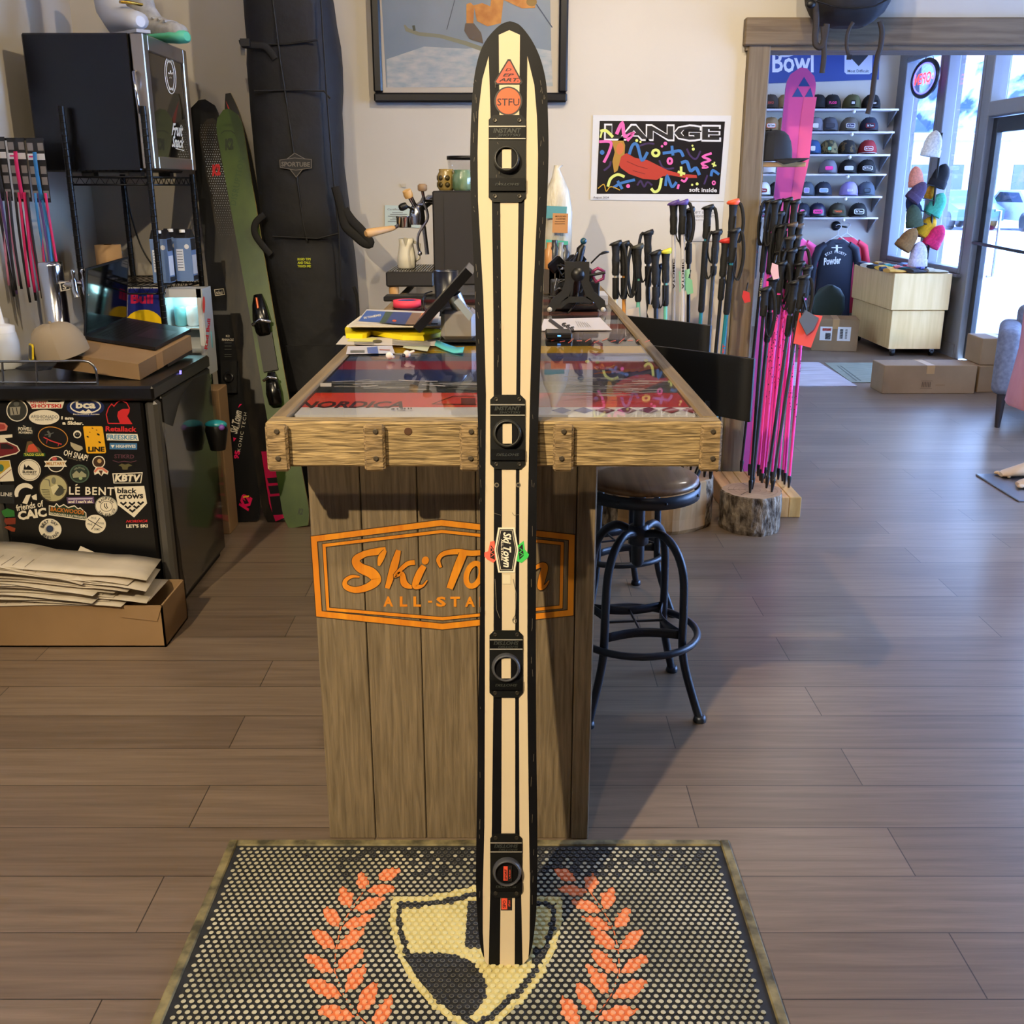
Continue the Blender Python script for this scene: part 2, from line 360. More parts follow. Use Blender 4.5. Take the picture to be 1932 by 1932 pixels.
struct('baseboard_right', MB().box((XW-.014, 9.46, 0), (XW, YH, .12)), GREYT)
struct('baseboard_back', MB().box((XL+.01, YB-.012, 0), (PX0, YB, .09)), GREYT)
# outside: snowy street, opposite block, hills
SNOW = mat((214, 220, 232), .8)
struct('ground', MB().box((XW+.16, -30, -.2), (90, 120, -.05)), SNOW)
struct('trim_4', MB().box((XW+.16, 2, 2.80), (XW+1.1, 12.5, 2.95)), mat((176, 128, 104), .7))
hb = MB(); g = []
random.seed(3)
for i in range(2):
    g = []
    for k in range(5):
        row = []
        for j in range(40):
            yy = 4 + j*2.2; h = (1.2 + .35*sin(j*.5) + .25*sin(j*1.7))*k*3.2
            row.append((yy, 62 + k*5 + 2*sin(j) - yy*.2, h + random.uniform(-.4, .4)*k))
        g.append(row)
hb.sheet(g); struct('hill_ridge', hb, noisy('wooded_hill', (34, 56, 100), (150, 170, 210), (.5, .5, .5), .9, 0, 8, spread=(.45, .56)))  # tree-covered hill beyond the street, not trim
# ================================================================ bar counter
ZT = 1.063; YF = 1.97; YE = 4.95; BYF = 2.14
BARW = wood('rough_beam', (108, 90, 60), (196, 168, 118), 'X', .8, 1, 230, 16, spread=(.36, .64)); BODW = wood('body_board', (104, 90, 68), (143, 125, 97), 'Z', .8, .7, 120, 7)
EDGEW = mat((196, 166, 112), .8)
xl = -.481; xr = .411
bar = thing('bar_counter', 'tall wooden bar counter with glossy ski-inlaid top and orange Ski Town stencil', 'counter', (0, 3.3, 0))
# body boards (front)
edges = [atY(x, 877, BYF).x for x in (578, 677, 785, 897, 1008, 1090)]
bx0, bx1 = edges[0], atY(1128, 877, BYF).x
for a, b in zip(edges[:-1], edges[1:]):
    part('front_board', MB().bbox((a+.001, BYF, .0), (b-.001, BYF+.02, .985), .002), bar, BODW)
part('corner_post', MB().bbox((edges[-1]+.001, BYF-.004, 0), (bx1, BYF+.05, .985), .003), bar, BODW)
part('body', MB().box((bx0+.01, BYF+.021, 0), (bx1-.015, YE-.2, .985)), bar, wood('side_board', (96, 80, 58), (120, 102, 74), 'Z'))
# apron frame
fr = MB(); az0 = .972
fr.bbox((xl, YF, az0), (xr, YF+.045, ZT), .004)
part('front_rail', fr, bar, BARW)
BARY = wood('rough_beam_long', (112, 94, 66), (146, 124, 90), 'Y', .8, .9, 42, 2.2, spread=(.32, .62))
part('side_rail', MB().bbox((xl, YF+.046, az0), (xl+.035, YE, ZT), .004), bar, BARY)
part('side_rail', MB().bbox((xr-.035, YF+.046, az0), (xr, YE, ZT), .004), bar, BARY)
part('rear_rail', MB().bbox((xl+.035, YE-.035, az0), (xr-.035, YE, ZT), .004), bar, BARW)
BATW = wood('batten_wood', (112, 92, 62), (178, 150, 106), 'X', .8, 1, 230, 30, spread=(.36, .64))
SCR = mat((92, 82, 68), .5, .5); random.seed(5)
for x0, x1 in ((501, 543), (686, 726), (867, 905), (1044, 1083), (1322, 1363)):
    a = atY(x0, 840, YF-.016).x; b = atY(x1, 840, YF-.016).x
    bt = part('batten', MB().bbox((a, YF-.016, az0-.006), (b, YF-.0005, ZT-.003), .005), bar, BATW)
    for zz in (.24, .83):
        c = Vector(((a+b)/2 + random.uniform(-.004, .004), YF-.0165, az0 + (ZT-az0)*zz))
        sb = MB().lathe([(.0052, 0), (.0052, .002), (.003, .0016)], c, 10, SCR, (0, -1, 0)); sb.mats
        part('screw', sb, bt)
kn = MB().lathe([(.008, 0), (.007, .001)], atY(770, 814, YF-.0005), 14, mat((88, 58, 36), .8), (0, -1, 0)); part('wood_knot', kn, bar)
# ski inlays under resin: bands crosswise, front to back
inl = [(783, 768, 'e8ddc8'), (768, 741, 'd83a24'), (741, 719, '3a3d3c'), (719, 697, '182c60'), (697, 681, '8c1838'), (681, 666, '4a6088'), (666, 653, 'd89a08'), (653, 641, '282828'), (641, 630, '8c8488'),
       (630, 620, 'a89c98'), (620, 611, '985040'), (611, 603, 'a8b0b8'), (603, 595, '34343c'), (595, 588, '9c6050'), (588, 582, '202838'), (582, 576, 'b0a090'), (576, 570, '483838'), (570, 565, '8c3030'), (565, 560, '707880'), (560, 556, '303030'), (556, 552, '705848')]
right = {1: 'a82430', 2: '28282c', 3: '182454', 4: 'a0242c', 5: '202850', 0: 'd8cdd0'}
ax = xl+.037; bx_ = xr-.037; ZI = ZT-.008; k = 0
for i, (y0, y1, c) in enumerate(inl):
    Ya = max(YF+.047, atZ(700, y0, ZI).y) + .001; Yb = min(atZ(700, y1, ZI).y, YE-.037) - .001
    if Yb - Ya < .01: continue
    xm = .02
    dark = tuple(int(int(c[j:j+2], 16)*.75) for j in (0, 2, 4))
    mA = noisy('inlay_%d' % i, tuple(min(245, int(int(c[j:j+2], 16)*1.25)) for j in (0, 2, 4)), dark if i in (2, 5, 7, 12) else tuple(min(245, int(int(c[j:j+2], 16)*1.25)) for j in (0, 2, 4)), (3, 60, 1), .35, 0)
    p = part('ski_inlay', MB().box((ax, Ya, ZI-.01), (xm, Yb, ZI), mA), bar)
    if i in right:
        rc = tuple(min(245, int(int(right[i][j:j+2], 16)*1.3)) for j in (0, 2, 4)); mB = noisy('inlay_r%d' % i, rc, tuple(min(255, int(v*1.7+12)) for v in rc) if i in (2, 5) else rc, (5, 90, 1), .35, 0)
    else: mB = mA
    q = part('ski_inlay', MB().box((xm, Ya, ZI-.01), (bx_, Yb, ZI), mB), bar)
top = lambda x, y: atZ(x, y, ZI)
d = Print(top, (0, 0, 1), .0006)
d.text('NORDICA', 660, 764, 200, 13, mat((52, 14, 12), .4), 0, .03, .4); d.done('ski_lettering', bar, 'dark slanted lettering on red ski')
d.line([(815, 763), (855, 748), (900, 748)], 1.4, mat('5a1c14')); d.line([(815, 763), (900, 764)], 1.4, mat('5a1c14')); d.rect(870, 752, 897, 763, mat('7a2a20')); d.done('ski_print', bar)
rr = random.Random(4)
for i in range(40):
    x = rr.uniform(618, 890); y = rr.uniform(722, 738); l = rr.uniform(20, 110)
    d.line([(x, y), (x+l, y + rr.uniform(-3, 3))], .8, mat('8d8a82') if i % 3 else mat('c9bfae'))
for i in range(34):
    x = rr.uniform(1060, 1210); y = rr.uniform(722, 762); l = rr.uniform(20, 60)
    d.line([(x, y), (min(x+l, 1262), y + rr.uniform(-2, 2))], .8, mat('8a8578'))
d.rect(605, 736, 626, 743, mat('a8a090')); d.done('ski_print', bar)
for i in range(7): 
    x = 1040 + i*41
    d.poly([(x, 775), (x+20, 769), (x+38, 775), (x+22, 781)], mat('3a4c9c') if i < 2 else mat('7a2850') if i < 5 else mat('a02840'))
d.done('ski_print', bar)
for i in range(7):
    x = 1120 + i*14; d.line([(x, 706-i*.6), (x+24, 702-i), (x+40, 700-i)], 2.4, mat('d06a20'))
for i in range(9):
    x = 1090 + (i*37) % 130; d.oval(x, 672 + (i*13) % 40, 4, 3, mat(('5068b0', 'b8b048', 'a05068')[i % 3]))
for x in (740, 743, 750, 757, 760, 764, 771, 776): d.rect(x-1.5, 774, x+1.2, 777, mat('4a4a48'))
for i in range(12): d.line([(1040+i*16, 647+(i % 3)*2), (1050+i*16, 643+(i % 2)*4)], 1.2, mat('c85038'))
d.done('ski_print', bar)
part('resin_top', MB().box((ax, YF+.046, ZI+.003), (bx_, YE-.036, ZI+.006)), bar, RESIN)
# stencil on the body, laid out in a x3.331 enlargement of the photo
ORG = wood('orange_stain', (222, 128, 14), (246, 160, 30), 'Z', .7, .3, 40, 3); BURN = mat((64, 48, 32), .85)
s = Print(lambda x, y: atY(x, y, BYF), (0, -1, 0), .0006, T=lambda x, y: (560+x/3.331, 860+y/3.331))
hexo = [(108, 522), (908, 420), (1728, 512), (1720, 985), (915, 1072), (140, 992)]
s.line(hexo, 46, BURN, True); s.line(hexo, 36, ORG, True)
hexi = [(172, 562), (912, 474), (1668, 550), (1660, 948), (915, 1022), (196, 962)]
s.line(hexi, 27, BURN, True); s.line(hexi, 19, ORG, True)
s.done('stencil_border', bar, 'orange double hexagon border')
def brush(pts, m=ORG):
    pp = spline(pts, 7); s.line([(p[0], p[1]) for p in pp], [p[2]+8 for p in pp], BURN); s.k -= .3
    s.line([(p[0], p[1]) for p in pp], [p[2] for p in pp], m)
brush([(560, 590, 36), (510, 600, 44), (430, 615, 38), (372, 652, 48), (395, 700, 58), (468, 735, 66), (500, 780, 58), (450, 822, 46), (370, 842, 38), (310, 822, 34), (305, 785, 26), (345, 758, 20), (395, 760, 10)])
brush([(556, 595, 22), (530, 640, 40), (515, 690, 16)])
brush([(640, 592, 30), (612, 690, 48), (568, 832, 30)]); brush([(742, 668, 30), (690, 680, 28), (620, 750, 22), (660, 740, 30), (676, 800, 42), (720, 822, 22), (752, 800, 8)])
brush([(800, 690, 34), (770, 740, 44), (745, 815, 38), (790, 815, 16), (820, 780, 8)]); s.oval(808, 656, 22, 26, ORG, 20)
brush([(905, 700, 16), (890, 650, 26), (925, 612, 28), (1010, 600, 34), (1100, 610, 34), (1200, 600, 30), (1260, 590, 20)]); brush([(1045, 615, 50), (1010, 700, 50), (960, 832, 40)])
def bring(cx, cy, rx, ry, a, w_):
    n = 24; c, e = cos(R(a)), sin(R(a)); s.line([(cx+rx*cos(t)*c-ry*sin(t)*e, cy+rx*cos(t)*e+ry*sin(t)*c) for t in [2*pi*i/n for i in range(n)]], w_, ORG, True)
bring(1112, 745, 44, 74, 18, 34)
brush([(1190, 680, 26), (1180, 790, 38), (1215, 830, 26), (1265, 760, 30), (1275, 690, 24)]); brush([(1275, 700, 24), (1262, 800, 36), (1300, 825, 22), (1350, 740, 26), (1362, 690, 22)])
brush([(1430, 690, 26), (1405, 825, 36)]); brush([(1420, 790, 16), (1500, 700, 22), (1556, 690, 40), (1540, 770, 44), (1530, 822, 34), (1560, 815, 18), (1585, 780, 8)])
s.done('stencil_script', bar, 'orange brush script reading Ski Town')
for i, (ch, x) in enumerate(zip('ALL-STARS', (575, 671, 757, 838, 907, 995, 1088, 1180, 1268))):
    s.text(ch, x, 915, 26 if ch == '-' else (48 if ch == 'L' else 62), 12 if ch == '-' else 64, ORG, 0, .04)
s.done('stencil_capitals', bar, 'orange capitals reading ALL-STARS')

# ================================================================ shot ski
SK_BLACK = noisy('ski_base_black', (13, 13, 16), (22, 22, 26), (30, 30, 6), .42, .05, spread=(.45, .8)); CREAM = mat((218, 200, 166), .45, spec=.3); SK_BLACK.node_tree.nodes['Principled BSDF'].inputs['Specular IOR Level'].default_value = .2; SIDEW = noisy('scuffed_edge', (30, 30, 32), (110, 104, 92), (60, 60, 40), .6, .2, spread=(.55, .85))
p0 = Vector((0, 1.712, .031)); p1 = Vector((0, 2.118, 1.795)); SU = (p1-p0).normalized(); SN = Vector((1, 0, 0)).cross(SU).normalized()  # SN toward camera?
if SN.y > 0: SN = -SN
SP = p0
def skp(px, py): return onplane(px, py, SP, SN)
ski = thing('ski', 'black and cream striped ski with four shot-glass holders leaning on the bar', 'ski', tuple(SP))
outl = [(962, 40), (945, 46), (925, 65), (910, 88), (900, 118), (893, 160), (889, 220), (887, 290), (888, 360), (892, 460), (896, 560), (899, 700), (903, 850), (906, 1000), (905, 1200), (903, 1300), (901, 1450), (899, 1560), (898, 1660), (900, 1720), (904, 1770), (912, 1805), (928, 1822), (953, 1829),
        (978, 1824), (996, 1808), (1004, 1785), (1010, 1740), (1013, 1690), (1014, 1560), (1012, 1400), (1011, 1200), (1012, 1000), (1014, 850), (1019, 700), (1024, 560), (1028, 460), (1033, 360), (1035, 290), (1034, 220), (1031, 160), (1022, 118), (1010, 88), (996, 65), (979, 46)]
_c = spline(outl + outl[:1], 3)[:-1]; mb = MB(); mb.prism([skp(*p) for p in _c], SN * -.012, SK_BLACK, SIDEW); part('ski_body', mb, ski)
d = Print(skp, SN, .0005)
d.poly([(941, 66), (961, 57), (981, 66), (978, 400), (974, 745), (972, 1190), (972, 1560), (971, 1825), (943, 1828), (946, 1560), (947, 1190), (947, 745), (944, 400)], CREAM); d.done('centre_stripe', ski, 'cream centre stripe')
d.poly([(922, 106), (910, 150), (903, 210), (901, 290), (902, 380), (912, 560), (917, 745), (916, 900), (915, 1050), (915, 1300), (914, 1560), (911, 1680), (911, 1760), (914, 1812), (922, 1822), (924, 1720), (928, 1560), (931, 1300), (932, 900), (931, 600), (927, 300), (925, 200)], CREAM); d.done('side_stripe', ski, 'cream stripe along the left edge')
d.poly([(995, 106), (1008, 160), (1013, 220), (1015, 290), (1014, 380), (1006, 560), (1000, 745), (997, 900), (995, 1050), (995, 1300), (998, 1560), (1000, 1680), (999, 1770), (997, 1808), (986, 1820), (984, 1720), (980, 1560), (979, 1300), (980, 900), (983, 600), (992, 300), (994, 200)], CREAM); d.done('side_stripe', ski, 'cream stripe along the right edge')
# stickers
ORS = mat((240, 98, 48), .45); RED2 = mat((238, 86, 58), .45); BK2 = mat((24, 22, 22), .5)
d.k = 1; d.poly([(958, 112), (963, 112), (986, 155), (983, 160), (935, 160), (932, 155)], BK2); d.poly([(959, 116), (962, 116), (982, 154), (980, 157), (938, 157), (936, 154)], RED2)
d.text('D', 959, 132, 12, 6, BK2, 0, .03, .3); d.text('EP', 959, 142, 22, 6, BK2, 0, .03, .3); d.text('ART.', 960, 151, 38, 6.5, BK2, 0, .03, .3); d.done('sticker', ski, 'orange triangle sticker reading DEPART')
d.k = 1; d.oval(959, 191, 26.5, 27.5, mat((52, 48, 44), .5)); d.oval(959, 191, 23, 24.5, ORS); d.text('STFU', 959, 193, 42, 14, BK2, 0, .015); d.done('sticker', ski, 'round orange sticker reading STFU')
def oct_(c, w_, h, k): return [(c[0]-w_+k, c[1]-h), (c[0]+w_-k, c[1]-h), (c[0]+w_, c[1]-h+k), (c[0]+w_, c[1]+h-k), (c[0]+w_-k, c[1]+h), (c[0]-w_+k, c[1]+h), (c[0]-w_, c[1]+h-k), (c[0]-w_, c[1]-h+k)]
PLATE = mat((18, 19, 18), .42, spec=.3); PLATE2 = mat((9, 10, 11), .35, spec=.3); RIM = mat((70, 72, 78), .42); SILV = mat((205, 200, 185), .3, .6)
LETT = mat((58, 62, 58), .4)
HOLD = [((957, 300), 35, 82, 956, 303, 24, 22), ((958, 815), 33, 70, 957, 818, 26, 24), ((955, 1252), 31.5, 63, 955, 1258, 26, 24), ((955, 1632), 30, 60, 957, 1642, 26, 24)]
for i, (c, w_, h, rx, ry, Ro, _) in enumerate(HOLD):
    pl = MB(); fr_ = [skp(*p) + SN*.004 for p in oct_(c, w_, h, 9)]
    pl.prism(fr_, SN*-.0035, PLATE); ho = part('shot_glass_holder', pl, ski, label='black holder plate, number %d from the tip' % (i+1) if 0 else None)
    d = Print(skp, SN, .0042); k = .1; sh = h/82
    y0 = c[1]-h
    d.rect(c[0]-w_+.5, y0+22*sh+2, c[0]+w_-.5, y0+45*sh, PLATE2); d.k = 0
    for yy in (y0+22*sh, y0+45*sh): d.rect(c[0]-w_+.5, yy-1.1, c[0]+w_-.5, yy+1.1, SILV); d.k = .1
    d.text('INSTANT' if i < 2 else 'IXSTOHS' if 0 else 'SHOTSKI', c[0], y0+30*sh, w_*1.5, 8*sh+1, LETT, 180 if i > 1 else 0, .03, .2)
    d.text('SHOTSKI', c[0]+4, y0+39*sh, w_*1.2, 4*sh+1, LETT, 0 if i < 2 else 180, .02, .2)
    d.rect(c[0]-w_+1, c[1]+h-44*sh, c[0]+w_-1, c[1]+h-20*sh, PLATE2); d.text('SHOTSKI', c[0], c[1]+h-32*sh, w_*1.3, 5, LETT, 180, .02, .2)
    # see-through mouth of the holder: the ski shows through, so lay a patch of it on the plate
    rr_ = 20.5 if i else 19.5
    d.oval(rx, ry, rr_, rr_*(1.18 if i == 0 else 1.06), SK_BLACK)
    if i < 3: d.rect(rx-8.6, ry-rr_*.9, rx+8.8, ry+rr_*.92, CREAM)
    else:
        d.rect(rx-7, ry-13, rx+1, ry+14, RED2); d.rect(rx+1.5, ry-15, rx+9, ry+15, BK2); d.text('SPORT', rx-3, ry+1, 20, 4, BK2, -90, .02); d.text('UTAH', rx+5, ry, 16, 3, RED2, -90, .02)
    d.done('holder_print', ho)
    cc = onplane(rx, ry, SP, SN) + SN*.004; rad = (onplane(rx+Ro, ry, SP, SN) - onplane(rx, ry, SP, SN)).length
    rg = MB().lathe([(rad*.82, 0), (rad*.81, .006), (rad*.83, .012), (rad*.86, .0145), (rad*.96, .0125), (rad*1.02, .007), (rad*1.06, 0)], cc, 36, RIM if i > 1 else mat((48, 49, 47), .4), SN, caps=False)
    part('rim', rg, ho, label='raised round rim of the holder')
    for sx_ in (-1, 1):
        for yy in (y0+10*sh, c[1]+h-11*sh):
            q = skp(c[0]+sx_*w_*.66, yy) + SN*.0042
            part('screw', MB().lathe([(.0042, 0), (.0042, .0008), (.003, .0006), (.001, .0002)], q, 10, mat((70, 66, 58), .35, .7), SN), ho)
d = Print(skp, SN, .0006)
for px, py in ((937, 915), (978, 915)): d.oval(px, py, 4.5, 4.5, mat((120, 110, 90), .5)); d.oval(px, py, 2.6, 2.6, BK2)
SC = mat((120, 112, 96), .6)
d.line([(932, 968), (945, 972)], .8, SC); d.line([(966, 967), (970, 972), (979, 971)], .8, SC); d.line([(934, 1092), (937, 1150), (943, 1166)], .9, SC); d.line([(968, 1092), (974, 1120), (972, 1160), (966, 1170)], .9, SC); d.oring(971, 1171, 3.5, 4, 1, SC)
rr = random.Random(9)
for i in range(60):
    x = rr.choice((rr.uniform(893, 899), rr.uniform(1018, 1030), rr.uniform(933, 943))); y = rr.uniform(150, 700); x = 966 + (x-966)*(1 if y < 400 else .94)
    d.line([(x, y), (x+rr.uniform(-2, 2), y+rr.uniform(3, 14))], .5, SC)
for i in range(30):
    x = rr.choice((rr.uniform(905, 908), rr.uniform(1000, 1008))); y = rr.uniform(750, 1700); d.line([(x, y), (x+rr.uniform(-1, 1), y+rr.uniform(3, 20))], .5, SC)
d.done('scratches', ski, 'fine scratches on the base')
d.k = 1
d.poly([(925, 1022), (933, 1020), (936, 1056), (931, 1062), (920, 1056), (914, 1050), (914, 1042), (921, 1040)], mat('f06a54')); d.poly([(926, 1028), (932, 1036), (934, 1056), (925, 1052)], BK2)
d.line([(926, 1032), (931, 1038), (925, 1042), (932, 1046), (926, 1050)], 1.2, mat('f06a54')); d.done('sticker', ski, 'coral sticker shaped like a trout')
d.k = 1
d.poly([(976, 1030), (988, 1020), (990, 1036), (998, 1046), (996, 1052), (984, 1062), (974, 1058)], mat('3fd05a')); d.poly([(978, 1034), (986, 1026), (988, 1048), (980, 1056)], BK2)
d.line([(980, 1034), (986, 1038), (980, 1042), (987, 1046), (981, 1050)], 1.2, mat('3fd05a')); d.done('sticker', ski, 'green sticker shaped like a trout')
hx = lambda e: [(941-e, 996-e), (970+e, 996-e), (977+e, 1037), (970+e, 1079+e), (941-e, 1079+e), (934-e, 1037)]
d.k = 1.6; d.poly(hx(1), mat((240, 232, 205), .45)); d.poly(hx(-2), BK2); d.line(hx(-4), .8, mat((240, 232, 205)), True)
d.text('Ski Town', 957, 1037, 66, 15, mat((244, 236, 212)), 90, .03, .3); d.text('ALL-STARS', 947.5, 1037, 40, 4.5, mat((244, 236, 212)), 90, .02); d.done('sticker', ski, 'black hexagonal sticker reading Ski Town All-Stars')
d.k = 1; d.rect(947, 1083, 964, 1102, mat((214, 200, 164), .6)); d.rect(948.5, 1084.5, 962.5, 1100.5, mat((226, 214, 180), .6)); d.done('sticker', ski, 'small plain square sticker')
d.k = 1; d.rect(945, 1694, 966, 1717, BK2); d.rect(946, 1694, 957, 1715, RED2); d.text('SPO', 951.5, 1705, 14, 6, BK2, -90, .02); d.text('UTAH', 961, 1704, 12, 3.5, RED2, -90, .02); d.done('sticker', ski, 'black and orange tag sticker near the tail')

# ================================================================ entrance mat
MATB = noisy('mat_rubber', (30, 32, 36), (44, 46, 50), (30, 30, 30), .75, .1); YEL = noisy('mat_yellow', (196, 180, 110), (226, 212, 146), (14, 14, 14), .8, 0); ORL = noisy('mat_orange', (214, 104, 54), (236, 132, 78), (14, 14, 14), .8, 0)
STUD = noisy('mat_stud', (150, 146, 118), (200, 194, 164), (5, 5, 5), .75, 0, spread=(.35, .6)); STUDD = mat((40, 42, 46), .7); GLD = noisy('mat_rim', (70, 66, 48), (146, 134, 94), (22, 22, 22), .8, .1)
GY = lambda x, y: atZ(x, y, .01)
mat_t = thing('floor_mat', 'black studded rubber floor mat printed with shield and orange laurel branches', 'mat', (0, 1.55, 0))
b0 = atZ(433, 1583, .01); b1 = atZ(1375, 1583, .01); my1 = b0.y; mx0 = b0.x; mx1 = b1.x; my0 = my1 - .62*(mx1-mx0) - .05
part('mat_base', MB().box((mx0+.02, my0+.02, 0), (mx1-.02, my1-.02, .006)), mat_t, MATB)
rb = MB()
for lo, hi in (((mx0, my0), (mx0+.022, my1)), ((mx1-.022, my0), (mx1, my1)), ((mx0+.022, my1-.022), (mx1-.022, my1)), ((mx0+.022, my0), (mx1-.022, my0+.022))):
    rb.bbox((lo[0], lo[1], 0), (hi[0], hi[1], .010), .003)
part('raised_border', rb, mat_t, GLD)
# print layout in an enlargement: x = 280+u/1.5836, y = 1560+v/1.5836
T2 = lambda u, v: (280+u/1.5836, 1560+v/1.5836)
shield = [(724, 208), (800, 208), (890, 196), (976, 176), (1080, 190), (1160, 206), (1238, 210), (1234, 290), (1215, 370), (1180, 440), (1120, 520), (1040, 590), (980, 625), (920, 590), (850, 540), (780, 460), (740, 370), (722, 290)]
sh_in = [(742, 226), (812, 226), (895, 213), (976, 194), (1075, 206), (1155, 222), (1220, 228), (1216, 290), (1198, 362), (1162, 430), (1104, 508), (1028, 574), (980, 604), (932, 574), (866, 524), (798, 448), (758, 362), (740, 290)]
sh_in2 = [(757, 240), (820, 240), (900, 228), (976, 209), (1070, 220), (1150, 236), (1204, 240), (1200, 290), (1184, 354), (1146, 420), (1090, 494), (1018, 560), (980, 586), (942, 558), (878, 508), (812, 434), (772, 352), (757, 290)]
head = [(760, 388), (800, 376), (860, 374), (930, 386), (980, 410), (1006, 450), (1008, 500), (985, 545), (950, 575), (900, 540), (850, 500), (800, 440)]
box1 = [(955, 222), (1030, 222), (1030, 362), (945, 360)]; box2 = [(1150, 358), (1196, 362), (1178, 412), (1145, 410)]
def leaf(x0, y0, x1, y1, w_=.42):
    dx, dy = x1-x0, y1-y0; n = (-dy*w_*.5, dx*w_*.5)
    return [(x0, y0), (x0+dx*.25+n[0]*.8, y0+dy*.25+n[1]*.8), (x0+dx*.55+n[0], y0+dy*.55+n[1]), (x0+dx*.85+n[0]*.5, y0+dy*.85+n[1]*.5), (x1, y1), (x0+dx*.85-n[0]*.5, y0+dy*.85-n[1]*.5), (x0+dx*.55-n[0], y0+dy*.55-n[1]), (x0+dx*.25-n[0]*.8, y0+dy*.25-n[1]*.8)]
lv = [leaf(686, 158, 752, 124, .5), leaf(646, 190, 636, 134, .7), leaf(652, 192, 742, 182, .35), leaf(603, 244, 575, 176, .6), leaf(610, 250, 705, 214, .35), leaf(570, 300, 524, 236, .55), leaf(578, 302, 672, 264, .35), leaf(558, 364, 486, 304, .45), leaf(562, 366, 648, 302, .38),
      leaf(552, 434, 468, 382, .4), leaf(560, 430, 646, 362, .42), leaf(578, 506, 468, 458, .4), leaf(588, 496, 652, 408, .42), leaf(618, 568, 498, 542, .38), leaf(626, 556, 686, 458, .42), leaf(678, 600, 728, 500, .42)]
stem_ = [(645, 190), (606, 246), (575, 300), (560, 366), (556, 432), (582, 500), (622, 560), (665, 600)]
mir = lambda p: (1964 - p[0], p[1]+3) 
lv2 = [[mir(q) for q in l] for l in lv]
# keep the print inside the frame of the mat
dm = Print(lambda x, y: atZ(x, y, .006), (0, 0, 1), .0003, T=T2)
dm.poly(shield, YEL); dm.poly(sh_in, MATB); dm.poly(sh_in2, YEL); dm.poly(head, MATB); dm.poly(box1, MATB); dm.poly(box2, MATB); dm.done('shield_print', mat_t, 'yellow shield with dark rider figure')
for l in lv: dm.k = 0; dm.poly(l, ORL)
dm.k = 0; dm.line(stem_, 4, ORL); dm.done('laurel_print', mat_t, 'orange laurel branch, left')
for l in lv2: dm.k = 0; dm.poly(l, ORL)
dm.k = 0; dm.line([mir(q) for q in stem_], 4, ORL); dm.done('laurel_print', mat_t, 'orange laurel branch, right')
def inside(p, poly):
    x, y = p; c = False; n = len(poly)
    for i in range(n):
        x1, y1 = poly[i]; x2, y2 = poly[(i+1) % n]
        if (y1 > y) != (y2 > y) and x < (x2-x1)*(y-y1)/(y2-y1)+x1: c = not c
    return c
def W2(poly): return [(lambda q: (q.x, q.y))(atZ(*T2(*p), .008)) for p in poly]
wsh, wi, wi2, whd, wb1, wb2 = map(W2, (shield, sh_in, sh_in2, head, box1, box2)); wl_ = [W2(l) for l in lv+lv2]
bbs = [(min(p[0] for p in l), max(p[0] for p in l), min(p[1] for p in l), max(p[1] for p in l)) for l in wl_]
OUTR = mat((96, 94, 84), .7); OR2 = mat((244, 168, 122), .7); YE2 = mat((226, 214, 152), .7)
sb = MB(); px_ = .0158; py_ = px_*.866; rs = .0056; nrow = int((my1-my0-.07)/py_); ncol = int((mx1-mx0-.07)/px_); rg = random.Random(2); n8 = 8
cs = [(cos(2*pi*i/n8), sin(2*pi*i/n8)) for i in range(n8)]
for r_ in range(nrow):
    y = my1-.036-r_*py_
    if y < 1.2: break
    for c_ in range(ncol):
        x = mx0+.038+c_*px_+(px_/2 if r_ % 2 else 0)
        if x > mx1-.034: continue
        p = (x, y); mt = STUD; worn = max(0, 1-(my1-y)/.16) * max(0, 1-abs(x-.02)/.52)
        if rg.random() < worn*1.5: mt = STUDD
        if inside(p, wsh):
            mt = YE2
            if (inside(p, wi) and not inside(p, wi2)) or inside(p, whd) or inside(p, wb1) or inside(p, wb2): mt = STUDD
        else:
            for l, bb in zip(wl_, bbs):
                if bb[0] <= x <= bb[1] and bb[2] <= y <= bb[3] and inside(p, l): mt = OR2; break
        o = len(sb.v)
        sb.v += [(x+rs*a, y+rs*b, .006) for a, b in cs] + [(x+rs*.92*a, y+rs*.92*b, .0090) for a, b in cs] + [(x+rs*.6*a, y+rs*.6*b, .0093) for a, b in cs]
        side = sb.mi(OUTR if mt in (STUD, STUDD) else mt); tp = sb.mi(mt if mt is not STUDD else STUDD)
        for j in range(n8):
            k2 = (j+1) % n8
            sb.f.append((o+j, o+k2, o+n8+k2, o+n8+j)); sb.m.append(sb.mi(MATB) if mt in (STUD, STUDD) else side); sb.s.append(False)
            sb.f.append((o+n8+j, o+n8+k2, o+2*n8+k2, o+2*n8+j)); sb.m.append(side if mt is STUDD else tp); sb.s.append(False)
        sb.f.append(tuple(range(o+2*n8, o+3*n8))); sb.m.append(tp); sb.s.append(False)
o = part('studs', sb, mat_t); o['kind'] = 'stuff'

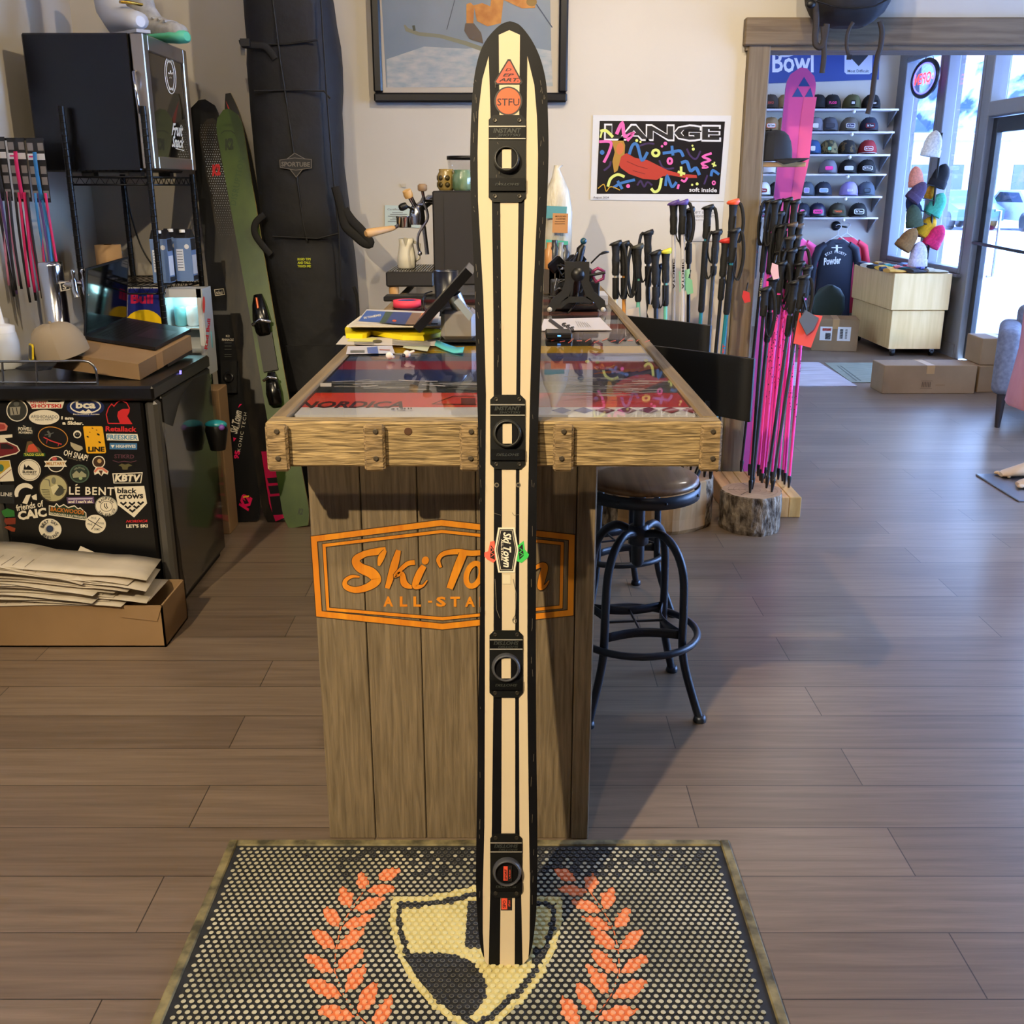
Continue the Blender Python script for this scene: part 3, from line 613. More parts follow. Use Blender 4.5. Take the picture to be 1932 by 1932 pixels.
# ================================================================ bar stools
SEATW = wood('stool_seat', (112, 78, 48), (156, 114, 74), 'Y', .38, .2, 40, 2, .3)
def make_stool(loc, label, rz, back_c):
    t = thing('bar_stool', label, 'stool', loc, 'metal bar stools along the counter')
    part('seat', MB().lathe([(.0, .69), (.160, .69), (.166, .694), (.166, .704), (.158, .71), (.1, .711), (0, .711)], (0,0,0), 40, SEATW, caps=False), t, local=True)
    b = part('seat_band', MB().lathe([(.168, .655), (.171, .655), (.171, .69), (.168, .69), (.168, .655)], (0,0,0), 40, GUN, caps=False), t, local=True)
    for k in range(8):
        a = 2*pi*k/8+.3; q = Vector((cos(a), sin(a), 0)); part('rivet', MB().ball(q*.172+Vector((0,0,.672)), .005, GUN, n=8, k=4), b, local=True)
    part('screw_post', MB().cyl((0,0,.44), (0,0,.655), .017, n=14).lathe([(.024, .50), (.03, .505), (.03, .555), (.024, .56)], n=14).lathe([(.014, .435), (.019, .445), (.019, .5)], n=12), t, GUN, local=True)
    for k in range(4):
        a = pi/4 + pi/2*k + rz; q = Vector((cos(a), sin(a), 0))
        pts = spline([(.02, .535), (.075, .545), (.125, .51), (.155, .44), (.162, .33), (.164, .22), (.178, .15), (.212, .06), (.232, .012)], 4)
        g = MB().tube([q*r_+Vector((0,0,z)) for r_, z in pts], .0125, 8); g.lathe([(.018, 0), (.02, .004), (.017, .018), (.012, .02)], q*.234, 10)
        part('leg', g, t, GUN, local=True)
    part('foot_ring', MB().tube([(.186*cos(2*pi*i/40), .186*sin(2*pi*i/40), .225) for i in range(40)], .011, 7, closed=True, m=GUN), t, local=True)
    ar = MB()
    for k in range(4):
        a = pi/2*k + rz; A = Vector((cos(a-pi/4), sin(a-pi/4), 0))*.158; B = Vector((cos(a+pi/4), sin(a+pi/4), 0))*.158; q = Vector((cos(a), sin(a), 0))
        pts = [A.lerp(B, i/10) - q*(.03*sin(pi*i/10)) + Vector((0,0,.255)) for i in range(11)]
        ar.sheet([[p + Vector((0,0,.014)) for p in pts], [p - Vector((0,0,.014)) for p in pts]], th=.003)
        ar.tube([q*.088+Vector((0,0,.255)), Vector((0,0,.255))], .004, 6)
    part('brace', ar, t, GUN, local=True)
    # curved back support and flat black backrest
    u = Vector((cos(back_c), sin(back_c), 0)); v = Vector((-u.y, u.x, 0)); sp = MB()
    for sg in (-1, 1):
        sp.tube([tuple(p) for p in [u*.16+v*.05*sg+Vector((0,0,.665)), u*.20+v*.055*sg+Vector((0,0,.68)), u*.225+v*.06*sg+Vector((0,0,.73)), u*.235+v*.06*sg+Vector((0,0,.80)), u*.235+v*.06*sg+Vector((0,0,.9))]], .009, 8)
    part('back_support', sp, t, GUN, local=True)
    gr = []
    for z in (.86, .862, 1.0, 1.038, 1.04):
        gr.append([u*(.245 - .008*(2*j/8-1)**2) + v*(.205*(2*j/8-1)) + Vector((0,0,z)) for j in range(9)])
    part('backrest', MB().sheet(gr, mat((9, 9, 11), .5), .012), t, local=True)
    return t
s1 = atZ(1205, 1000, .45)
sc1 = Vector((atY(1205, 1000, 2.86).x, 2.86, 0)); sc2 = Vector((.38, 3.60, 0))
make_stool((sc1.x, sc1.y, 0), 'round-seated metal bar stool nearest the bar front, brown wooden seat in view', .1, .8)
make_stool((sc2.x, sc2.y, 0), 'metal bar stool farther back beside the log stump, seat hidden by the nearer stool', .3, .75)
# ================================================================ left corner: keg fridge with stickers
KX0, KX1, KY0, KY1, KZ = -1.86, -1.222, 3.5, 4.16, .85
keg = thing('keg_fridge', 'black floor-standing keg fridge with a sticker-covered door', 'fridge', ((KX0+KX1)/2, 3.83, 0))
BODYK = mat((8, 8, 10), .35)
part('body', MB().bbox((KX0, KY0+.055, .03), (KX1, KY1, .80), .006), keg, BODYK)
part('kick_plate', MB().box((KX0+.02, KY0+.08, .0), (KX1-.02, KY1-.02, .03)), keg, mat((10, 10, 10), .7))
dx1 = atY(268, 760, KY0).x; dx0 = -1.80
dm_ = part('door', MB().bbox((dx0, KY0, .05), (dx1, KY0+.052, .795), .008), keg, BODYK)
STK = mat((92, 90, 86), .35, .5)
part('door_trim', MB().bbox((dx1+.006, KY0-.002, .04), (KX1, KY0+.054, .795), .012), keg, STK)
part('door_trim', MB().bbox((KX0, KY0-.002, .04), (dx0-.006, KY0+.054, .795), .012), keg, STK)
ct = part('worktop', MB().bbox((KX0-.02, KY0-.02, .80), (KX1, KY1+.01, KZ), .008), keg, mat((12, 12, 14), .3))
d = Print(lambda x, y: atY(x, y, KY0-.02), (0, -1, 0), .0008); d.text('FREESKIER', 199, 739, 66, 12, mat((8, 8, 8), .3), 0, .03); d.oval(156, 738, 5, 6, mat((8, 8, 8), .3)); d.done('worktop_lettering', ct)
d = Print(lambda x, y: atX(x, y, KX1+.001), (1, 0, 0), .0006); d.rect(338, 699, 342, 706, mat((120, 110, 255), .3, emit=3)); d.done('display_light', ct)
fl = []
for i, (x, y) in enumerate(((3.52, .72), (3.62, .68), (3.75, .76), (3.9, .80), (4.05, .79), (4.15, .78))):
    fl.append([(KX1+.004+.004*((i+j) % 2), x+.01*j, y*(1-j/7)+.05*j/7) for j in range(8)])
part('plastic_film', MB().sheet(fl), keg, PLASTIC)
# stickers, laid out in a x6.44 enlargement
WH = mat((226, 218, 196), .5); BKS = mat((14, 14, 16), .4); RDS = mat((196, 30, 34), .5); DGR = mat((90, 92, 88), .5)
k = Print(lambda x, y: atY(x, y, KY0), (0, -1, 0), .0004, T=lambda u, v: (u/6.44, 740+v/6.44))
def st(lab): k.done('sticker', dm_, lab); k.k = 0
k.oval(208, 222, 130, 134, WH); k.oval(208, 222, 118, 122, mat((46, 48, 44))); k.oval(200, 140, 34, 30, DGR); k.poly([(120, 180), (250, 175), (240, 270), (130, 280)], mat((150, 146, 130))); k.line([(150, 190), (170, 270)], 10, BKS); k.line([(200, 185), (215, 265)], 10, BKS); st('oval sticker with a grey skeleton photo')
k.poly([(310, 80), (330, 78), (370, 95), (580, 95), (588, 120), (720, 122), (770, 98), (788, 100), (755, 196), (390, 202), (362, 150), (318, 105)], WH); k.text('INSTANT', 468, 121, 205, 34, RDS, 1, .03); k.text('SHOTSKI', 560, 166, 370, 44, RDS, 0, .04); st('white ski-shaped sticker reading INSTANT SHOTSKI')
k.oval(538, 305, 186, 90, WH); k.text('AFISHIONADO', 540, 298, 330, 40, DGR, 1); k.text('NAGS HEAD', 540, 332, 215, 20, DGR, -1); st('cream oval sticker reading AFISHIONADO')
NV = mat((20, 36, 88), .4); k.oval(1040, 185, 230, 112, NV); k.oring(1040, 170, 182, 82, 16, WH); k.text('bca', 1042, 152, 240, 92, WH, 0, .04); k.poly([(950, 248), (1010, 215), (1040, 235), (1075, 205), (1130, 245), (1040, 256)], WH); k.text('Backcountry Access', 1050, 268, 320, 20, WH, 0, .02); st('blue oval sticker reading bca')
k.text('I am', 820, 314, 148, 40, WH, 2, .05); k.text('a Skier.', 888, 374, 260, 46, WH, 1, .05); st('white lettering reading I am a Skier')
k.line([(1315, 378), (1292, 270), (1318, 190), (1358, 142), (1385, 170), (1425, 122), (1475, 98), (1540, 130), (1572, 190), (1568, 240), (1538, 290), (1600, 382), (1315, 378)], 12, RDS); k.poly([(1460, 380), (1425, 290), (1435, 235), (1490, 202), (1565, 200), (1566, 240), (1538, 290), (1600, 382)], RDS); k.text('Retallack', 1472, 446, 376, 64, RDS, 1, .03); st('red outline sticker reading Retallack')
k.poly([(1290, 502), (1670, 508), (1688, 590), (1300, 584)], WH); k.text('FREESKIER', 1488, 546, 370, 60, mat((70, 130, 170)), 1, .03); st('white sticker reading FREESKIER')
k.rect(1332, 617, 1666, 695, mat((60, 112, 160)), .5); k.text('HIGHFIVES', 1530, 656, 240, 38, WH, 0, .02); k.poly([(1345, 640), (1395, 640), (1370, 678)], WH); st('blue sticker reading HIGHFIVES')
k.text('STIKRD', 1510, 780, 240, 50, mat((84, 50, 62)), 1, .02); k.poly([(1440, 890), (1480, 866), (1520, 880), (1560, 866), (1610, 892), (1560, 905), (1550, 940), (1490, 940), (1480, 905)], mat((88, 84, 52))); k.line([(1370, 828), (1440, 850), (1510, 838), (1590, 850), (1660, 832)], 9, mat((84, 50, 62))); st('dim purple sticker reading STIKRD')
k.poly([(1365, 985), (1735, 972), (1715, 1105), (1380, 1108)], WH); k.poly([(1380, 996), (1722, 984), (1704, 1096), (1392, 1098)], BKS); k.text('KBTV', 1553, 1042, 320, 90, WH, 0, .05, .15); st('white outlined sticker reading KBTV')
k.poly([(1388, 1148), (1752, 1138), (1788, 1350), (1630, 1522), (1432, 1370)], WH); k.text('black', 1545, 1195, 240, 68, BKS, 1, .03); k.text('crows', 1592, 1268, 300, 56, BKS, -2, .03)
for cx, cy in ((1500, 1355), (1605, 1355), (1710, 1350), (1555, 1398), (1660, 1396), (1610, 1440)): k.line([(cx-36, cy-18), (cx, cy+10), (cx+36, cy-20)], 22, BKS)
st('white shield sticker reading black crows')
k.text('NORDICA', 1660, 1566, 260, 32, mat((210, 30, 40)), -1, .02, .4); k.text("LET'S SKI", 1665, 1624, 260, 42, WH, -1, .04); st('sticker reading NORDICA above LET\'S SKI')
k.poly([(1020, 412), (1232, 412), (1248, 425), (1290, 725), (1278, 742), (1068, 744), (1052, 730), (1010, 425)], mat((226, 168, 20), .5)); k.text('LINE', 1172, 692, 200, 62, BKS, 0, .05)
for a, b, c_ in ((1125, 436, 12), (1175, 460, 10), (1092, 486, 9), (1196, 512, 20), (1068, 540, 16), (1212, 606, 18)): k.oval(a, b, c_, c_*.5, BKS, 30)
st('yellow sticker reading LINE')
k.oval(940, 512, 49, 48, WH); k.oval(940, 516, 34, 30, BKS); k.oval(928, 508, 5, 5, WH); k.oval(952, 508, 5, 5, WH); st('small round smiling sticker')
k.oval(645, 550, 182, 128, BKS, 14); k.oring(645, 550, 180, 126, 10, mat((190, 130, 50)), 14); k.line([(530, 545), (620, 590), (750, 632)], 14, mat((190, 50, 54))); k.line([(575, 580), (568, 622)], 7, mat((190, 50, 54))); k.line([(715, 625), (706, 655)], 7, mat((190, 50, 54))); k.line([(580, 470), (610, 510), (600, 545)], 26, DGR); k.line([(545, 520), (600, 510), (655, 490)], 10, DGR); st('oval sticker of a skier on a red bench')
k.oval(312, 462, 118, 106, mat((20, 24, 26), .3)); k.text('POWELL', 308, 446, 170, 44, WH, 1, .03); k.text('MOVEMENT', 314, 490, 170, 30, WH, 1, .02); k.text('The', 296, 412, 34, 20, WH); st('round black sticker reading The POWELL MOVEMENT')
k.poly([(300, 740), (320, 650), (330, 600), (380, 590), (420, 640), (480, 680), (520, 750)], mat((94, 78, 46))); k.poly([(330, 700), (350, 640), (410, 625), (450, 680), (470, 720), (340, 728)], mat((196, 78, 50))); k.rect(285, 738, 550, 778, mat((36, 84, 40))); k.text('TACO CLUB', 415, 758, 240, 30, mat((200, 190, 70)), 0, .03); st('orange truck sticker with green banner')
k.text('OH SNAP!', 922, 765, 300, 74, WH, 14, .02); k.poly([(855, 605), (885, 615), (1000, 660), (1008, 690), (960, 718), (905, 700), (862, 650)], mat((170, 160, 130))); k.text('coming in', 905, 815, 170, 20, mat((130, 120, 96)), 14); st('cream sticker reading OH SNAP!')
k.oval(682, 872, 104, 100, WH); k.oval(682, 872, 92, 88, mat((30, 26, 24))); k.poly([(535, 835), (815, 830), (790, 865), (815, 905), (540, 905), (560, 870)], WH); k.text('MILITARY', 678, 866, 225, 40, mat((180, 124, 40)), 0, .03); k.oval(662, 808, 34, 22, mat((190, 80, 80))); st('round sticker crossed by a banner')
k.oval(358, 945, 140, 132, WH, 20); k.oring(358, 945, 126, 118, 5, BKS, 20); k.poly([(285, 940), (300, 870), (318, 915), (345, 885), (380, 915), (420, 945)], BKS); k.text('BLANKET', 362, 968, 172, 32, BKS, 3, .03); k.text('POWDER CHALET', 366, 998, 170, 13, BKS, 3); st('round white sticker with a black mountain')
k.oval(650, 1165, 180, 174, mat((54, 44, 34))); k.oval(650, 1165, 164, 158, mat((176, 170, 126)))
for i in range(7): k.line([(505+i*6, 1180+i*20), (600+i*4, 1185+i*19)], 6, mat((60, 60, 52)))
for i in range(6): k.line([(760, 1180+i*18), (800-i*8, 1180+i*18)], 6, mat((60, 60, 52)))
k.oval(715, 1190, 62, 66, mat((64, 66, 58)), 30); k.line([(540, 1050), (600, 1065), (610, 1140)], 8, DGR); k.oval(655, 1070, 26, 40, mat((120, 120, 100))); k.poly([(620, 1150), (690, 1110), (720, 1150), (650, 1250)], mat((208, 202, 160))); st('round tan sticker of a surfer riding a fish')
k.oval(967, 990, 120, 112, mat((70, 92, 76))); k.oval(967, 990, 104, 98, mat((36, 50, 42))); k.poly([(880, 1000), (930, 950), (965, 985), (990, 955), (1050, 1000), (1050, 1030), (890, 1040)], mat((150, 150, 120))); k.arc_text('COLORADO', 967, 1000, 86, 20, mat((160, 168, 140)), -50, 50); k.oval(982, 1045, 22, 18, mat((150, 170, 120))); st('round green mountain sticker')
k.oval(1200, 848, 78, 76, WH); k.oval(1200, 848, 66, 64, mat((58, 36, 22))); k.poly([(1140, 960), (1170, 905), (1240, 905), (1320, 960), (1310, 1000), (1262, 985), (1235, 1020), (1195, 985), (1150, 1005)], WH); k.line([(1150, 970), (1190, 925), (1245, 925), (1305, 972)], 26, mat((206, 120, 98))); k.poly([(1200, 950), (1250, 950), (1232, 1015)], mat((70, 40, 24))); k.oval(1210, 835, 26, 26, mat((180, 150, 100))); st('brown round-headed sticker with pink ribbon')
k.text('LE BENT', 1112, 1200, 545, 96, WH, 1, .02, 0, 1.15); k.line([(918, 1132), (942, 1118)], 14, WH); st('white capitals reading LE BENT')
pts = [(310+110*cos(R(a)), 1235+105*sin(R(a))) for a in range(160, 321, 16)]; k.line(pts, [34, 46, 52, 56, 58, 58, 56, 54, 50, 46, 30], WH); k.poly([(320, 1250), (378, 1240), (330, 1362), (272, 1345)], WH); k.poly([(385, 1262), (445, 1235), (450, 1312), (400, 1300)], WH)
k.text('friends of', 362, 1378, 335, 78, WH, -10, .02); k.text('CAIC', 392, 1478, 350, 112, WH, -8, .05); st('white sticker reading friends of CAIC')
k.poly([(808, 1276), (1140, 1268), (1150, 1352), (822, 1356)], mat((92, 70, 108))); k.text('Fat boys will get laid', 978, 1296, 300, 20, WH, 0, .02) if 0 else k.rect(830, 1286, 1125, 1302, mat((190, 180, 196)), -1); k.text("and I can't ski.", 980, 1328, 300, 34, WH, 0, .04); st("purple sticker reading and I can't ski")
k.poly([(594, 1372), (660, 1385), (685, 1346), (722, 1385), (775, 1358), (830, 1395), (905, 1372), (950, 1412), (975, 1398), (1050, 1465), (1052, 1558), (594, 1492)], WH); k.poly([(604, 1384), (664, 1398), (686, 1362), (722, 1400), (776, 1372), (830, 1408), (905, 1386), (948, 1424), (974, 1412), (1040, 1470), (1042, 1545), (604, 1482)], mat((26, 52, 32)))
k.text('BACKWOODS', 820, 1440, 410, 52, mat((190, 110, 30)), 6, .03); k.text('SNOWBOARDS & SKATEBOARDS', 820, 1495, 430, 26, WH, 7, .02); st('green mountain sticker reading BACKWOODS')
k.oval(1294, 1385, 138, 120, WH, 12); k.oring(1294, 1385, 132, 114, 5, mat((30, 80, 90)), 12); k.oring(1294, 1385, 72, 62, 6, BKS); k.line([(1272, 1350), (1268, 1385), (1300, 1420)], 9, BKS); k.line([(1292, 1345), (1296, 1380), (1312, 1410)], 9, BKS); k.arc_text('BADFISH', 1294, 1388, 98, 34, BKS, -62, 62); k.arc_text('SALIDA-CO', 1294, 1388, 100, 32, BKS, 240, 102, True); st('round white sticker reading BADFISH SALIDA CO')
k.oval(1163, 1600, 126, 112, WH, 15); k.line([(1070, 1545), (1245, 1650)], 9, BKS); k.line([(1215, 1525), (1112, 1668)], 9, BKS); k.text('POLE', 1140, 1528, 62, 26, DGR, 3); k.text('PINE', 1095, 1604, 58, 24, DGR, 5); k.text('POSSE', 1228, 1590, 74, 24, DGR, 5); k.text('DEMO', 1182, 1664, 74, 28, DGR, 3); st('round white sticker with crossed poles')
k.oval(610, 1660, 140, 124, WH, 20); k.oval(606, 1660, 44, 42, mat((44, 60, 92)))
for i in range(24): a = 2*pi*i/24; k.line([(606+36*cos(a), 1660+34*sin(a)), (606+60*cos(a), 1660+56*sin(a))], 3, mat((44, 60, 92)))
k.arc_text('BEST DAY', 610, 1662, 98, 40, mat((40, 46, 56)), -78, 62); k.arc_text('BREWING', 610, 1662, 98, 40, mat((40, 46, 56)), 235, 105, True); st('round white sticker reading BEST DAY BREWING')
k.rect(0, 1125, 175, 1350, mat((30, 32, 34), .5)); k.text('LINE', 78, 1240, 140, 46, mat((200, 196, 186)), 3, .03); st('dark square sticker reading LINE')
k.poly([(0, 520), (150, 512), (152, 548), (60, 560), (95, 598), (215, 650), (246, 710), (200, 750), (0, 798)], WH); k.poly([(0, 612), (90, 608), (205, 660), (232, 712), (190, 738), (0, 782)], mat((110, 26, 34))); k.poly([(10, 625), (80, 625), (165, 665), (160, 690), (10, 690)], mat((30, 20, 22))); k.text('Jackson Hole', 150, 702, 90, 16, WH, 5) if 0 else None; st('red tram car sticker')
k.poly([(0, 826), (120, 824), (172, 1080), (0, 1086)], WH); k.poly([(0, 832), (112, 832), (125, 900), (0, 1000)], mat((190, 160, 50))); k.oval(12, 920, 36, 44, mat((60, 110, 90))); k.line([(0, 1050), (140, 935)], 8, mat((110, 50, 40))); st('white and yellow card sticker')
k.poly([(0, 365), (60, 375), (95, 410), (80, 465), (0, 475)], mat((200, 120, 104))); k.poly([(0, 385), (50, 390), (70, 420), (55, 450), (0, 455)], mat((160, 60, 54))); st('salmon sticker at the door edge')
k.poly([(20, 1440), (90, 1410), (175, 1440), (180, 1510), (60, 1520), (30, 1480)], mat((42, 110, 44))); k.poly([(60, 1530), (190, 1525), (190, 1600), (80, 1610), (52, 1570)], mat((120, 44, 24))); k.poly([(50, 1640), (100, 1620), (190, 1650), (180, 1695), (140, 1690)], mat((140, 56, 26))); st('green and orange stacked sticker')

# ---- box of papers in front
bxT = .152; by0, by1, bx1_ = 3.224, 3.47, -1.179
ob = thing('cardboard_box', 'open shallow cardboard box full of loose papers in front of the keg fridge', 'box', (-1.58, 3.34, 0), 'cardboard boxes')
b = MB(); t_ = .006
b.box((-1.985, by0, 0), (bx1_, by0+t_, bxT)).box((-1.985, by1-t_, 0), (bx1_, by1, bxT)).box((-1.985, by0, 0), (-1.985+t_, by1, bxT)).box((bx1_-t_, by0, 0), (bx1_, by1, bxT)).box((-1.985, by0, 0), (bx1_, by1, t_))
part('box_walls', b, ob, CARD)
part('flap', MB().prism([(bx1_-.14, by0-.001, bxT-.04), (bx1_-.02, by0-.001, bxT-.055), (bx1_, by0-.001, bxT), (bx1_-.16, by0-.001, bxT)], (0, -.003, 0)), ob, CARD)
PAP = noisy('newsprint', (176, 166, 148), (200, 190, 172), (6, 6, 6), .8, 0); PAPL = mat((120, 112, 98), .8)
rg = random.Random(12)
def paper(i, n):
    x0 = -2.0 + .004; L = rg.uniform(.56, .79); wd = rg.uniform(.20, .235); a = R(rg.uniform(-13, 8)); zz = bxT + .004 + i*.0042; yc = 3.345 + rg.uniform(-.02, .012)
    if i > n-4: L -= .16
    g = []; ph = rg.uniform(-.05, .05)
    for r_ in range(4):
        row = []
        for c_ in range(15):
            u = c_/14; v = (r_/3-.5)*wd; x = x0 + L*u; y = yc + v*cos(a) + (u-.5)*L*sin(a)*.5
            arch = .036*sin(pi*min(1, u*1.15+ph*.3+.1)) * (i/n) - .02*max(0, u-.7)*(i/n) - .25*max(0, u-.82)**1.5*(.3+.7*i/n)
            row.append((x + .02*(r_/3)*sin(i), min(y, 3.49), zz + max(arch, -i*.0036) + .0015*sin(u*12+i)))
        g.append(row)
    mb = MB().sheet(g, PAP if i % 3 else mat((190, 178, 160), .8), .0009)
    if i > n-3 or i % 4 == 0:
        P2 = []
        for q in range(16):
            c_ = 1 + (q*7) % 10; r0 = g[0][c_]; r1 = g[2][c_]
            mb.tube([Vector(r0)*.9 + Vector(r1)*.1 + Vector((0, 0, .0012)), Vector(r0)*.35 + Vector(r1)*.65 + Vector((0, 0, .0012))], .0006, 3, PAPL, caps=False)
    return mb
NP = 27; order = ['topmost', 'second from the top', 'third from the top']
for i in range(NP):
    o = single('paper_sheet', paper(i, NP), 'printed paper sheet on the heap in the shallow box, %s' % order[NP-1-i] if NP-1-i < 3 else 'loose printed paper sheet within the heap in the shallow cardboard box', 'paper', group='papers heaped in the box')
sp = [atY(x, y, Y) for x, y, Y in ((152, 1030, 3.47), (201, 1052, 3.47), (180, 1085, 3.43), (127, 1080, 3.43))]
single('paper_sheet', MB().prism(sp, (0, -.001, 0), PAP), 'white form sheet sticking up diagonally behind the paper heap', 'paper', group=None)

# ---- on the keg fridge
RAILM = mat((150, 150, 150), .25, 1)
rl = thing('guard_rail', 'chrome guard rail along the front of the keg fridge top', 'rail', (-1.7, 3.53, KZ))
tp = [atY(x, y, 3.53) for x, y in ((-20, 682), (90, 682), (155, 681), (172, 686), (181, 700), (184, 726))]
part('top_bar', MB().tube(spline([tuple(p) for p in tp], 5), .0045, 8), rl, RAILM)
part('lower_bar', MB().tube([atY(-20, 721, 3.53), atY(184, 722, 3.53)], .004, 8), rl, RAILM)
for x in (4, 68): part('post', MB().tube([atY(x, 683, 3.53), atY(x+2, 725, 3.53)], .004, 8), rl, RAILM)
def squeeze(px, py, Y, s, lab):
    c = atY(px, py, Y); c.z = KZ+.001
    t = thing('squeeze_bottle', lab, 'bottle', tuple(c), 'squeeze bottles on the keg fridge')
    part('bottle_body', MB().lathe([(.048*s, 0), (.052*s, .01), (.052*s, .10*s), (.046*s, .13*s), (.036*s, .14*s)], c, 24, mat((205, 208, 210), .35)), t)
    part('screw_cap', MB().lathe([(.044*s, .125*s), (.044*s, .155*s), (.03*s, .16*s), (.012*s, .165*s), (.004*s, .235*s)], c, 24, mat((230, 230, 230), .4)), t)
squeeze(14, 690, 3.86, 1.0, 'white nozzled squeeze bottle behind the guard rail, nearer the camera')
squeeze(4, 672, 4.06, 1.0, 'squeeze bottle half hidden behind the other bottle, at the wall')
# flat box and laptop
A = atY(261, 687, 3.60); B = atY(360, 633, 4.12); C_ = atY(92, 664, 3.70); D_ = C_ + (B-A); dn = Vector((0, 0, -.056))
nB = (B-A).cross(C_-A).normalized(); nB = nB if nB.z > 0 else -nB
lb = thing('cardboard_box', 'flat closed cardboard box under the laptop on the keg fridge', 'box', tuple(A+dn), 'cardboard boxes')
part('box_body', MB().prism([A, B, D_, C_], dn), lb, CARD)
TAPE = mat((176, 136, 86), .4)
part('tape', MB().prism([A.lerp(B, .30)+Vector((.0006, 0, .0006)), A.lerp(B, .42)+Vector((.0006, 0, .0006)), A.lerp(B, .42)+dn+Vector((.0006, 0, 0)), A.lerp(B, .30)+dn+Vector((.0006, 0, 0))], (.0006, -.0002, 0)), lb, TAPE)
part('box_rest', MB().prism([A.lerp(B, .5)+dn, B+dn, D_+dn, C_.lerp(D_, .5)+dn], (0, 0, -.012)), lb, mat((40, 34, 28), .8))
LAPM = mat((46, 46, 52), .4, .7)
bp = [onplane(x, y, A + nB*.004, nB) for x, y in ((161, 640), (293, 661), (360, 626), (240, 605))]
lp = thing('laptop', 'open dark grey laptop standing on the flat cardboard box', 'laptop', tuple(bp[0]))
part('keyboard_deck', MB().prism([p + nB*.012 for p in bp], nB*-.012), lp, LAPM)
u = (bp[1]-bp[0]); v = (bp[3]-bp[0]); lift = nB*.0125
kb = MB()
for i in range(6):
    for j in range(14):
        o0 = bp[0] + u*(.10+i*.065) + v*(.10+j*.057) + lift
        kb.add([o0, o0+u*.052, o0+u*.052+v*.046, o0+v*.046], [(0, 1, 2, 3)])
part('keyboard', kb, lp, mat((12, 12, 14), .5))
o0 = bp[0]+lift; part('trackpad', MB().add([o0+u*.56+v*.3, o0+u*.93+v*.3, o0+u*.93+v*.72, o0+u*.56+v*.72], [(0, 1, 2, 3)]), lp, mat((52, 52, 58), .3, .6))
s0 = bp[0]+nB*.012; s1_ = bp[3]+nB*.012; q0 = atY(163, 507, bp[0].y-.0); q1 = atY(243, 484, bp[3].y)
nS = (s1_-s0).cross(q0-s0).normalized(); nS = nS if nS.y < 0 else -nS
part('screen_lid', MB().prism([s0, s1_, q1, q0], nS*-.006), lp, LAPM)
ins = [s0.lerp(q1, .03)+nS*.0008, s1_.lerp(q0, .03)+nS*.0008, q1.lerp(s0, .03)+nS*.0008, q0.lerp(s1_, .03)+nS*.0008]
part('screen', MB().add(ins, [(0, 1, 2, 3)]), lp, mat((6, 6, 9), .08))
# khaki cap
def cap(name, c, s, mcrown, mbrim, mfront, lab, group, face=-pi/2, patch=None, tilt=0, patchm=None, root=None, brimup=0, mesh_only=False, flat=0):
    c = Vector(c); t = thing(name, lab, 'cap', tuple(c), group)
    f = Vector((cos(face), sin(face), 0)); sd = Vector((-f.y, f.x, 0)); Z = Vector((0, 0, 1))
    r0 = .088*s; hh = .118*s; n = 20; gr = []
    for i in range(7):
        a = i/6*pi/2; row = []
        for j in range(n+1):
            b_ = 2*pi*j/n; rr_ = r0*cos(a)**.75 if i < 6 else .002; ff = cos(b_)
            h = hh*sin(a)**.85 + (.012*s*(1 if ff > .4 else 0) * sin(a*2))
            row.append(c + f*rr_*ff*1.08 + sd*rr_*sin(b_) + Z*(h+.006*s))
        gr.append(row)
    bk = [[r[j] for j in range(4, n-3)] for r in gr]; fr_ = [[r[j % n] for j in range(-4, 5)] for r in gr]
    part('crown', MB().sheet(bk, mcrown), t); part('front_panel', MB().sheet(fr_, mfront), t)
    bg = []
    for i in range(4):
        row = []
        for j in range(9):
            b_ = -pi/2.6 + 2*pi/2.6*j/8; e = i/3; ext = .072*s*cos(b_)**.6*e
            base = f*(r0*1.05*cos(b_)) + sd*(r0*sin(b_)*1.0)
            row.append(c + base + f*ext + Z*(.010*s - .022*s*(sin(b_)**2)*(.3+e)*(1-flat) + .004*s))
        bg.append(row)
    part('brim', MB().sheet(bg, mbrim, .003), t)
    part('button', MB().ball(c + Z*(hh+.009*s), .006*s, mcrown, n=8, k=4), t)
    if patch:
        pc = c + f*(r0*1.06) + Z*(hh*.42); up = (Z*.93 - f*.36).normalized(); nn = (f*.93+Z*.36).normalized(); w_, h_ = patch
        mb = MB(); W = sd * w_*s; U = up*h_*s; k_ = .3
        out = [(-.5, -.35), (-.36, -.5), (.36, -.5), (.5, -.35), (.5, .35), (.36, .5), (-.36, .5), (-.5, .35)]
        mb.prism([pc + W*a + U*b_ + nn*.006 for a, b_ in out], nn*-.006, patchm[0]); mb.add([pc + W*a*.86 + U*b_*.82 + nn*.0065 for a, b_ in out], [tuple(range(8))], patchm[1])
        if len(patchm) > 2: text3d(mb, patchm[3] if len(patchm) > 3 else 'Ski Town', pc + nn*.007, W*-.72 if 0 else W*.72*(1 if W.cross(U).dot(nn) > 0 else -1), U*.42, patchm[2], .03)
        part('patch', mb, t)
    return t
KH = mat((148, 132, 108), .85); 
cp = cap('baseball_cap', (0, 0, 0), 1.0, KH, mat((18, 20, 26), .8), KH, 'khaki baseball cap with black brim leaning against the flat box beside the guard rail', None, R(215), (.055, .06), patchm=(mat((220, 190, 30)), BKS))
cp.location = atY(120, 668, 3.68) + Vector((0, 0, -.01)); cp.rotation_euler = (R(8), R(-12), 0)
